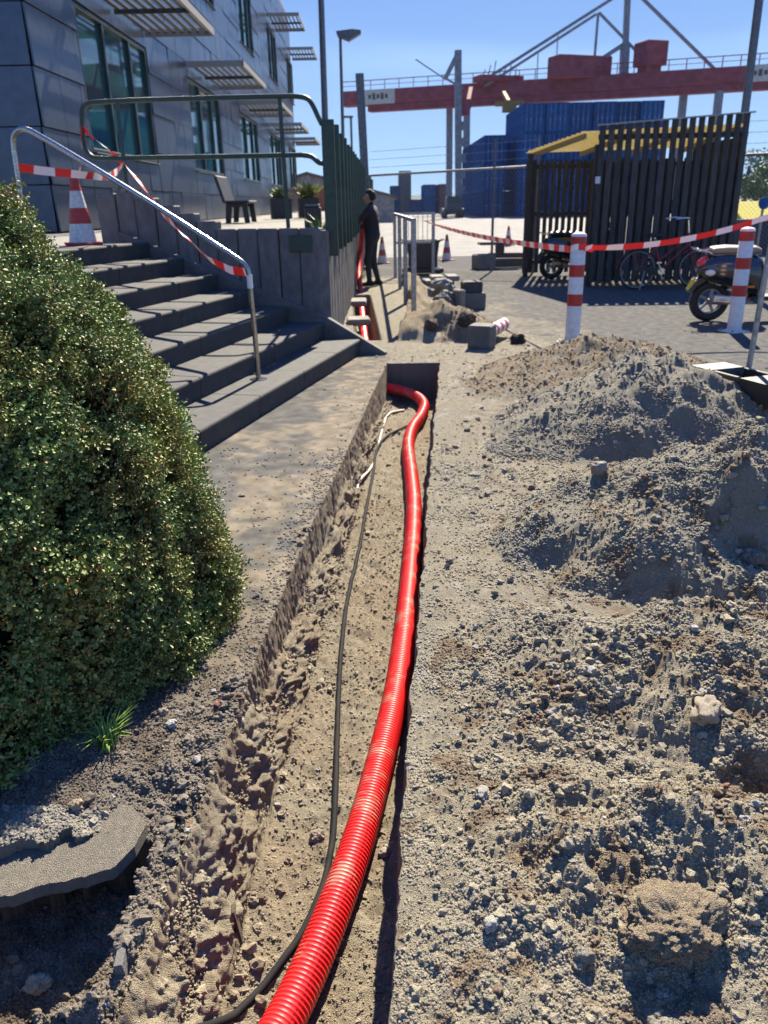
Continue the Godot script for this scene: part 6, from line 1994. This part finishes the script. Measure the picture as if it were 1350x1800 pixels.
func build_vehicles() -> void:
	# scooter: x forward
	var o := thing("scooter", "black retro scooter parked behind the second bollard with chrome rack and red tail light", "scooter", Vector3(4.43, 0, -10.85), 0.0, "parked scooters")
	wheel_part(o, Vector3(0, 0.265, 0), 0.265, 0.055, 5, M.galv)
	wheel_part(o, Vector3(1.28, 0.265, 0), 0.265, 0.055, 5, M.galv)
	var b := B.new()
	loft(b, [[-0.20, 0.66, 0.05, 0.05], [-0.15, 0.68, 0.13, 0.13], [-0.05, 0.68, 0.19, 0.19], [0.10, 0.67, 0.22, 0.23], [0.28, 0.64, 0.25, 0.245], [0.44, 0.60, 0.27, 0.22], [0.56, 0.56, 0.28, 0.17], [0.62, 0.55, 0.26, 0.13]])
	mi("rear_body", b, M.black_gloss, o)
	b = B.new(); b.prism(PackedVector2Array([Vector2(-0.30, 0.40), Vector2(-0.20, 0.56), Vector2(-0.05, 0.60), Vector2(0.25, 0.55), Vector2(0.26, 0.45), Vector2(0.1, 0.54), Vector2(-0.08, 0.55), Vector2(-0.22, 0.46), Vector2(-0.27, 0.38)]), 0.16); mi("mudguard", b, M.black_plastic, o)
	b = B.new(); b.box(Vector3(0.78, 0.30, 0), Vector3(0.55, 0.06, 0.34), Basis.IDENTITY, 0.02); mi("footboard", b, M.black_plastic, o)
	b = B.new(); b.prism(PackedVector2Array([Vector2(1.0, 0.28), Vector2(1.08, 0.30), Vector2(1.20, 0.62), Vector2(1.12, 0.98), Vector2(1.06, 0.98), Vector2(1.12, 0.62)]), 0.52); mi("leg_shield", b, M.black_gloss, o)
	b = B.new(); b.ball(Vector3(1.28, 0.42, 0), Vector3(0.26, 0.12, 0.09)); mi("front_mudguard", b, M.black_gloss, o)
	b = B.new(); b.tube([Vector3(1.26, 0.28, 0.1), Vector3(1.08, 1.0, 0.02)], 0.022, 10); mi("fork", b, M.galv, o)
	b = B.new(); b.ball(Vector3(1.07, 1.06, 0), Vector3(0.12, 0.09, 0.10)); mi("headset", b, M.black_gloss, o)
	b = B.new(); b.tube(curve([Vector3(1.0, 1.10, -0.36), Vector3(1.05, 1.09, -0.15), Vector3(1.05, 1.09, 0.15), Vector3(1.0, 1.10, 0.36)], 0.04), 0.017, 10); mi("handlebar", b, M.black_plastic, o)
	b = B.new(); loft(b, [[-0.10, 0.905, 0.03, 0.08], [-0.04, 0.915, 0.05, 0.13], [0.12, 0.92, 0.06, 0.155], [0.34, 0.91, 0.06, 0.15], [0.50, 0.915, 0.055, 0.12], [0.58, 0.90, 0.035, 0.08]]); mi("seat", b, M.seat_tan, o)
	b = B.new(); b.box(Vector3(0.25, 0.862, 0), Vector3(0.64, 0.02, 0.27), Basis.IDENTITY, 0.008); mi("seat_trim", b, M.concrete_pale, o)
	b = B.new()
	for s in [-0.09, 0.0, 0.09]: b.tube(curve([Vector3(-0.02, 0.84, s), Vector3(-0.12, 0.90, s), Vector3(-0.26, 0.935, s), Vector3(-0.28, 0.95, s)], 0.03), 0.009, 8)
	b.tube([Vector3(-0.28, 0.95, -0.11), Vector3(-0.28, 0.95, 0.11)], 0.009, 8); b.box(Vector3(-0.14, 0.93, 0), Vector3(0.2, 0.012, 0.14), Basis(Vector3(0, 0, 1), 0.2))
	mi("rack", b, M.chrome, o)
	b = B.new(); b.ball(Vector3(-0.155, 0.775, 0.02), Vector3(0.085, 0.055, 0.085), Basis(Vector3(0, 0, 1), 0.6)); mi("tail_light", b, M.tail_red, o)
	for s in [-1, 1]:
		b = B.new(); b.ball(Vector3(-0.09, 0.645, 0.165 * s), Vector3(0.075, 0.042, 0.035)); mi("indicator", b, M.lens_clear, o)
	b = B.new(); b.box(Vector3(-0.255, 0.475, 0.0), Vector3(0.006, 0.145, 0.13), Basis(Vector3(0, 0, 1), -0.45) * Basis(Vector3.UP, 0.5), 0.002); mi("number_plate", b, M.plate_yellow, o)
	b = B.new(); b.box(Vector3(-0.235, 0.565, 0), Vector3(0.03, 0.04, 0.06), Basis.IDENTITY, 0.006); mi("plate_lamp", b, M.chrome, o)
	b = B.new(); b.tube(curve([Vector3(-0.03, 0.31, 0.16), Vector3(0.12, 0.30, 0.17), Vector3(0.35, 0.27, 0.15), Vector3(0.55, 0.25, 0.08)], 0.03), [0.055] + [0.06, 0.06, 0.06, 0.06, 0.06, 0.055, 0.05, 0.045, 0.04, 0.035, 0.03, 0.028, 0.026, 0.024, 0.022, 0.02, 0.02, 0.02, 0.02, 0.02, 0.02, 0.02, 0.02], 14); mi("exhaust", b, M.galv, o)
	b = B.new()
	for k in 5: b.box(Vector3(0.08, 0.345 - k * 0.018, 0.232 - absf(k - 2.0) * 0.006), Vector3(0.20, 0.010, 0.012), Basis(Vector3(0, 0, 1), -0.08), 0.003)
	b.box(Vector3(0.08, 0.31, 0.222), Vector3(0.22, 0.085, 0.008), Basis(Vector3(0, 0, 1), -0.08), 0.003)
	mi("heat_shield", b, M.chrome, o)
	b = B.new(); b.box(Vector3(0.45, 0.46, 0.20), Vector3(0.09, 0.025, 0.02), Basis.IDENTITY, 0.006); mi("reflector", b, M.amber, o)
	b = B.new(); b.tube([Vector3(0.42, 0.28, 0.12), Vector3(0.36, 0.02, 0.20)], 0.012, 8); mi("stand", b, M.galv, o)
	var o2 := copy(o, "scooter", "dark scooter parked in the opening of the slatted shed", Vector3(3.68, 0, -17.5), 0.0)
	for c in o2.get_children():
		if c is MeshInstance3D and (c.name.begins_with("seat") or c.name.begins_with("tail") or c.name.begins_with("number")): c.material_override = M.black_plastic
	# bicycle
	var k := thing("bicycle", "dark red step-through bicycle leaning in front of the slatted shed", "bicycle", Vector3(4.75, 0, -15.05), 0.0)
	wheel_part(k, Vector3(0, 0.355, 0), 0.355, 0.019, 28, M.galv)
	wheel_part(k, Vector3(1.09, 0.355, 0), 0.355, 0.019, 28, M.galv)
	var tubes := [["frame_tube", [Vector3(0.42, 0.32, 0), Vector3(0.27, 0.88, 0)], 0.016], ["frame_tube", [Vector3(0.42, 0.32, 0), Vector3(0.0, 0.355, 0.05)], 0.010], ["frame_tube", [Vector3(0.30, 0.74, 0), Vector3(0.0, 0.355, 0.05)], 0.009], ["frame_tube", [Vector3(0.42, 0.32, 0), Vector3(0.90, 0.80, 0)], 0.018], ["frame_tube", [Vector3(0.36, 0.50, 0), Vector3(0.88, 0.90, 0)], 0.015], ["head_tube", [Vector3(0.91, 0.76, 0), Vector3(0.87, 0.98, 0)], 0.021]]
	for t in tubes:
		b = B.new(); b.tube(t[1], t[2], 10); mi(t[0], b, M.frame_red, k)
	b = B.new(); b.tube(curve([Vector3(0.91, 0.76, 0.04), Vector3(0.97, 0.58, 0.05), Vector3(1.09, 0.355, 0.05)], 0.05), 0.011, 8); b.tube(curve([Vector3(0.91, 0.76, -0.04), Vector3(0.97, 0.58, -0.05), Vector3(1.09, 0.355, -0.05)], 0.05), 0.011, 8); mi("fork", b, M.frame_red, k)
	b = B.new(); b.tube([Vector3(0.87, 0.98, 0), Vector3(0.84, 1.20, 0)], 0.013, 10); mi("stem", b, M.chrome, k)
	b = B.new(); b.tube(curve([Vector3(0.52, 1.22, 0.27), Vector3(0.70, 1.24, 0.27), Vector3(0.84, 1.22, 0.12), Vector3(0.85, 1.20, 0.0), Vector3(0.84, 1.22, -0.12), Vector3(0.70, 1.24, -0.27), Vector3(0.52, 1.22, -0.27)], 0.03), 0.011, 10); mi("handlebar", b, M.chrome, k)
	b = B.new(); loft(b, [[0.10, 0.95, 0.02, 0.06], [0.14, 0.955, 0.035, 0.10], [0.25, 0.95, 0.04, 0.09], [0.34, 0.945, 0.03, 0.04], [0.40, 0.94, 0.02, 0.02]], 14); mi("saddle", b, M.black_plastic, k)
	b = B.new(); b.tube([Vector3(0.27, 0.87, 0), Vector3(0.255, 0.94, 0)], 0.012, 8); mi("seat_post", b, M.chrome, k)
	b = B.new(); b.tube([Vector3(0.42, 0.32, 0.07), Vector3(0.34, 0.47, 0.075)], 0.012, 8); b.box(Vector3(0.34, 0.48, 0.11), Vector3(0.09, 0.025, 0.07)); b.tube([Vector3(0.42, 0.32, -0.07), Vector3(0.50, 0.17, -0.075)], 0.012, 8); b.box(Vector3(0.50, 0.16, -0.11), Vector3(0.09, 0.025, 0.07)); b.lathe([Vector2(0, 0.05), Vector2(0.06, 0.05), Vector2(0.06, 0.065), Vector2(0, 0.065)], 20, Transform3D(Basis(Vector3(1, 0, 0), PI / 2), Vector3(0.42, 0.32, 0))); mi("crank", b, M.chrome, k)
	b = B.new(); b.prism(PackedVector2Array([Vector2(-0.06, 0.32), Vector2(0.0, 0.30), Vector2(0.44, 0.25), Vector2(0.50, 0.32), Vector2(0.44, 0.39), Vector2(0.0, 0.40)]), 0.03, Transform3D(Basis.IDENTITY, Vector3(0, 0, 0.045))); mi("chain_guard", b, M.black_plastic, k)
	for s in [[0.0, 0.5, 3.1], [1.09, 0.35, 2.4]]:
		b = B.new()
		var pth := []
		for e in 14:
			var a: float = lerpf(s[1], s[2], e / 13.0)
			pth.append(Vector3(s[0] + cos(a) * 0.385, 0.355 + sin(a) * 0.385, 0))
		for e in 13: b.bar(pth[e], pth[e + 1], 0.045, 0.004, 0.0, (pth[e] - Vector3(s[0], 0.355, 0)).normalized())
		mi("mudguard", b, M.frame_red, k)
	b = B.new(); b.bar(Vector3(-0.20, 0.78, 0.06), Vector3(0.22, 0.78, 0.06), 0.012, 0.012); b.bar(Vector3(-0.20, 0.78, -0.06), Vector3(0.22, 0.78, -0.06), 0.012, 0.012)
	for e in 4: b.bar(Vector3(-0.18 + e * 0.1, 0.78, -0.06), Vector3(-0.18 + e * 0.1, 0.78, 0.06), 0.01, 0.01)
	b.bar(Vector3(-0.15, 0.78, 0.06), Vector3(0.0, 0.36, 0.06), 0.01, 0.01); b.bar(Vector3(-0.15, 0.78, -0.06), Vector3(0.0, 0.36, -0.06), 0.01, 0.01)
	mi("carrier", b, M.frame_red, k)
	b = B.new(); b.tube([Vector3(0.12, 0.34, 0.05), Vector3(0.02, 0.01, 0.16)], 0.010, 8); mi("kickstand", b, M.galv, k)

# ---------------------------------------------------------------- person
func sdf_into(out: B, bones: Array, cell: float, k: float) -> void:
	var lo := Vector3(1e9, 1e9, 1e9); var hi := -lo
	for q in bones:
		var r: float = maxf(q[2], q[3]) + cell * 2.5
		for e in 2:
			lo = lo.min(q[e] - Vector3(r, r, r)); hi = hi.max(q[e] + Vector3(r, r, r))
	var nx := int((hi.x - lo.x) / cell) + 2; var ny := int((hi.y - lo.y) / cell) + 2; var nz := int((hi.z - lo.z) / cell) + 2
	var f := PackedFloat32Array(); f.resize(nx * ny * nz); f.fill(1.0)
	var near := PackedFloat32Array(); near.resize(nx * ny * nz); near.fill(9.0)
	var idc := PackedInt32Array(); idc.resize(nx * ny * nz)
	for bi in bones.size():
		var q: Array = bones[bi]
		var a: Vector3 = q[0]; var b: Vector3 = q[1]
		var ra: float = q[2]; var rb: float = q[3]
		var m := maxf(ra, rb) + k + cell * 2.0
		var l0 := (a.min(b) - Vector3(m, m, m) - lo) / cell; var l1 := (a.max(b) + Vector3(m, m, m) - lo) / cell
		var ab := b - a; var L := maxf(ab.length_squared(), 1e-9)
		for x in range(maxi(0, int(l0.x)), mini(nx, int(l1.x) + 1)):
			for y in range(maxi(0, int(l0.y)), mini(ny, int(l1.y) + 1)):
				for z in range(maxi(0, int(l0.z)), mini(nz, int(l1.z) + 1)):
					var p := lo + Vector3(x, y, z) * cell
					var t := clampf((p - a).dot(ab) / L, 0.0, 1.0)
					var d := (p - a - ab * t).length() - lerpf(ra, rb, t)
					var i := (x * ny + y) * nz + z
					if d < near[i]:
						near[i] = d; idc[i] = bi
					var o := f[i]
					var h := clampf(0.5 + 0.5 * (o - d) / k, 0.0, 1.0)
					f[i] = lerpf(o, d, h) - k * h * (1.0 - h)
	var vid := PackedInt32Array(); vid.resize(nx * ny * nz); vid.fill(-1)
	var st := [0, 1, nz, nz + 1, ny * nz, ny * nz + 1, ny * nz + nz, ny * nz + nz + 1]
	var offs := [Vector3(0, 0, 0), Vector3(0, 0, 1), Vector3(0, 1, 0), Vector3(0, 1, 1), Vector3(1, 0, 0), Vector3(1, 0, 1), Vector3(1, 1, 0), Vector3(1, 1, 1)]
	var edges := [[0, 1], [0, 2], [0, 4], [1, 3], [1, 5], [2, 3], [2, 6], [3, 7], [4, 5], [4, 6], [5, 7], [6, 7]]
	for x in nx - 1:
		for y in ny - 1:
			for z in nz - 1:
				var i := (x * ny + y) * nz + z
				var mask := 0
				for e in 8:
					if f[i + st[e]] < 0.0: mask |= 1 << e
				if mask == 0 or mask == 255: continue
				var s := Vector3.ZERO; var n := 0
				for e in edges:
					var fa := f[i + st[e[0]]]; var fb := f[i + st[e[1]]]
					if (fa < 0.0) != (fb < 0.0):
						s += (offs[e[0]] as Vector3).lerp(offs[e[1]], fa / (fa - fb)); n += 1
				vid[i] = out.v.size()
				out.v.append(lo + (Vector3(x, y, z) + s / n) * cell)
				var g := Vector3(f[i + st[4]] + f[i + st[5]] + f[i + st[6]] + f[i + st[7]] - f[i] - f[i + st[1]] - f[i + st[2]] - f[i + st[3]], f[i + st[2]] + f[i + st[3]] + f[i + st[6]] + f[i + st[7]] - f[i] - f[i + st[1]] - f[i + st[4]] - f[i + st[5]], f[i + st[1]] + f[i + st[3]] + f[i + st[5]] + f[i + st[7]] - f[i] - f[i + st[2]] - f[i + st[4]] - f[i + st[6]])
				out.n.append(g.normalized())
				out.c.append(bones[idc[i]][4]); out.u.append(Vector2.ZERO)
	for x in range(1, nx - 1):
		for y in range(1, ny - 1):
			for z in range(1, nz - 1):
				var i := (x * ny + y) * nz + z
				var s0 := f[i] < 0.0
				for ax in 3:
					var j: int = i + [ny * nz, nz, 1][ax]
					if (f[j] < 0.0) == s0: continue
					var p: int = [nz, 1, ny * nz][ax]; var q: int = [1, ny * nz, nz][ax]
					var a := vid[i]; var b := vid[i - p]; var c := vid[i - p - q]; var d := vid[i - q]
					if a < 0 or b < 0 or c < 0 or d < 0: continue
					var quad := [a, b, c, d]
					var nn := (out.v[c] - out.v[a]).cross(out.v[b] - out.v[a])
					if nn.dot(out.n[a]) < 0.0: quad = [a, d, c, b]
					for e in [0, 1, 2, 0, 2, 3]: out.i.append(quad[e])

func build_person() -> void:
	var at := Vector3(-0.13, 0.0, -16.7)
	var o := thing("person", "person in dark work clothes reaching towards the green fence beside the conduit", "person", at)
	var F := Vector3(-0.97, 0, -0.22).normalized()
	var R := F.cross(Vector3.UP)
	var J := func(r: float, y: float, f: float) -> Vector3: return R * r + Vector3(0, y, 0) + F * f
	var jk := Color(0.014, 0.015, 0.022); var tr := Color(0.018, 0.020, 0.028); var sk := Color(0.42, 0.25, 0.18); var hr := Color(0.012, 0.009, 0.007); var bt := Color(0.012, 0.012, 0.012)
	var B1 := [
		[J.call(-0.07, 0.98, -0.01), J.call(0.07, 0.98, -0.01), 0.135, 0.135, tr], [J.call(0, 1.05, 0), J.call(0, 1.20, 0.02), 0.155, 0.160, jk], [J.call(-0.06, 1.28, 0.02), J.call(0.06, 1.28, 0.02), 0.155, 0.155, jk], [J.call(-0.10, 1.40, 0.01), J.call(0.10, 1.40, 0.01), 0.125, 0.125, jk], [J.call(-0.17, 1.47, 0.01), J.call(0.17, 1.47, 0.01), 0.075, 0.075, jk],
		[J.call(0, 1.50, 0.01), J.call(0, 1.58, 0.03), 0.062, 0.056, jk],
		[J.call(-0.20, 1.46, 0.01), J.call(-0.25, 1.27, 0.22), 0.068, 0.055, jk], [J.call(-0.25, 1.27, 0.22), J.call(-0.20, 1.37, 0.44), 0.053, 0.042, jk],
		[J.call(0.20, 1.46, 0.01), J.call(0.28, 1.19, 0.06), 0.068, 0.056, jk], [J.call(0.28, 1.19, 0.06), J.call(0.20, 1.14, 0.32), 0.053, 0.042, jk],
		[J.call(-0.095, 0.93, 0), J.call(-0.11, 0.50, 0.08), 0.100, 0.070, tr], [J.call(-0.11, 0.50, 0.08), J.call(-0.12, 0.12, 0.05), 0.068, 0.052, tr],
		[J.call(0.095, 0.93, 0), J.call(0.11, 0.50, 0.02), 0.100, 0.070, tr], [J.call(0.11, 0.50, 0.02), J.call(0.13, 0.12, -0.07), 0.068, 0.052, tr],
		[J.call(-0.12, 0.055, 0.0), J.call(-0.13, 0.045, 0.18), 0.050, 0.042, bt], [J.call(0.13, 0.055, -0.12), J.call(0.15, 0.045, 0.06), 0.050, 0.042, bt],
	]
	var b := B.new(); b.use_c = true
	sdf_into(b, B1, 0.019, 0.045)
	# head with face and ears
	var H := [
		[J.call(0, 1.54, 0.03), J.call(0, 1.63, 0.05), 0.052, 0.055, sk], [J.call(0, 1.70, 0.045), J.call(0, 1.735, 0.035), 0.088, 0.084, sk], [J.call(0, 1.645, 0.09), J.call(0, 1.63, 0.105), 0.048, 0.035, sk],
		[J.call(0, 1.705, 0.135), J.call(0, 1.68, 0.155), 0.010, 0.016, sk], [J.call(-0.018, 1.652, 0.132), J.call(0.018, 1.652, 0.132), 0.010, 0.010, sk],
		[J.call(-0.088, 1.70, 0.04), J.call(-0.092, 1.675, 0.035), 0.016, 0.012, sk], [J.call(0.088, 1.70, 0.04), J.call(0.092, 1.675, 0.035), 0.016, 0.012, sk],
		[J.call(-0.03, 1.715, 0.12), J.call(-0.03, 1.715, 0.122), 0.012, 0.012, Color(0.03, 0.02, 0.02)], [J.call(0.03, 1.715, 0.12), J.call(0.03, 1.715, 0.122), 0.012, 0.012, Color(0.03, 0.02, 0.02)],
	]
	sdf_into(b, H, 0.008, 0.02)
	# hands
	for s in [[-1.0, J.call(-0.20, 1.37, 0.44), F * 0.9 + Vector3(0, 0.35, 0)], [1.0, J.call(0.20, 1.14, 0.32), F + Vector3(0, 0.1, 0)]]:
		var d: Vector3 = (s[2] as Vector3).normalized()
		var w: Vector3 = s[1]
		var sd := (R - d * R.dot(d)).normalized()
		var dn := d.cross(sd).normalized()
		if dn.y > 0: dn = -dn
		var hb := [[w, w + d * 0.05, 0.026, 0.026, sk], [w + d * 0.05 - sd * 0.025, w + d * 0.085 - sd * 0.028, 0.018, 0.014, sk], [w + d * 0.05 + sd * 0.025, w + d * 0.085 + sd * 0.028, 0.018, 0.014, sk]]
		for e in 4:
			var off := sd * (-0.030 + e * 0.020)
			var l: float = [0.070, 0.080, 0.076, 0.060][e]
			var k0 := w + d * 0.085 + off; var k1 := k0 + d * l * 0.5 + dn * 0.008; var k2 := k1 + d * l * 0.3 + dn * 0.025
			hb.append([k0, k1, 0.0095, 0.009, sk]); hb.append([k1, k2, 0.009, 0.0075, sk])
		var tb: Vector3 = w + d * 0.03 - sd * (0.028 * s[0] * -1.0)
		hb.append([tb, tb + d * 0.035 + sd * 0.028 * s[0] + dn * 0.01, 0.012, 0.010, sk]); hb.append([tb + d * 0.035 + sd * 0.028 * s[0] + dn * 0.01, tb + d * 0.062 + sd * 0.030 * s[0] + dn * 0.02, 0.010, 0.008, sk])
		sdf_into(b, hb, 0.006, 0.008)
	mi("body", b, M.body, o)
	var hb2 := B.new(); hb2.use_c = true
	sdf_into(hb2, [[J.call(0, 1.735, 0.005), J.call(0, 1.765, 0.03), 0.094, 0.082, hr], [J.call(-0.04, 1.70, -0.02), J.call(0.04, 1.70, -0.02), 0.07, 0.07, hr], [J.call(0, 1.775, 0.08), J.call(0, 1.785, 0.06), 0.045, 0.05, hr]], 0.010, 0.02)
	mi("hair", hb2, M.body, o)
	# pale print on the back of the jacket
	var pr := B.new(); pr.box(J.call(0.03, 1.40, -0.128), Vector3(0.09, 0.03, 0.008), Basis(R, Vector3.UP, -F), 0.002); mi("jacket_print", pr, M.sign_white, o)
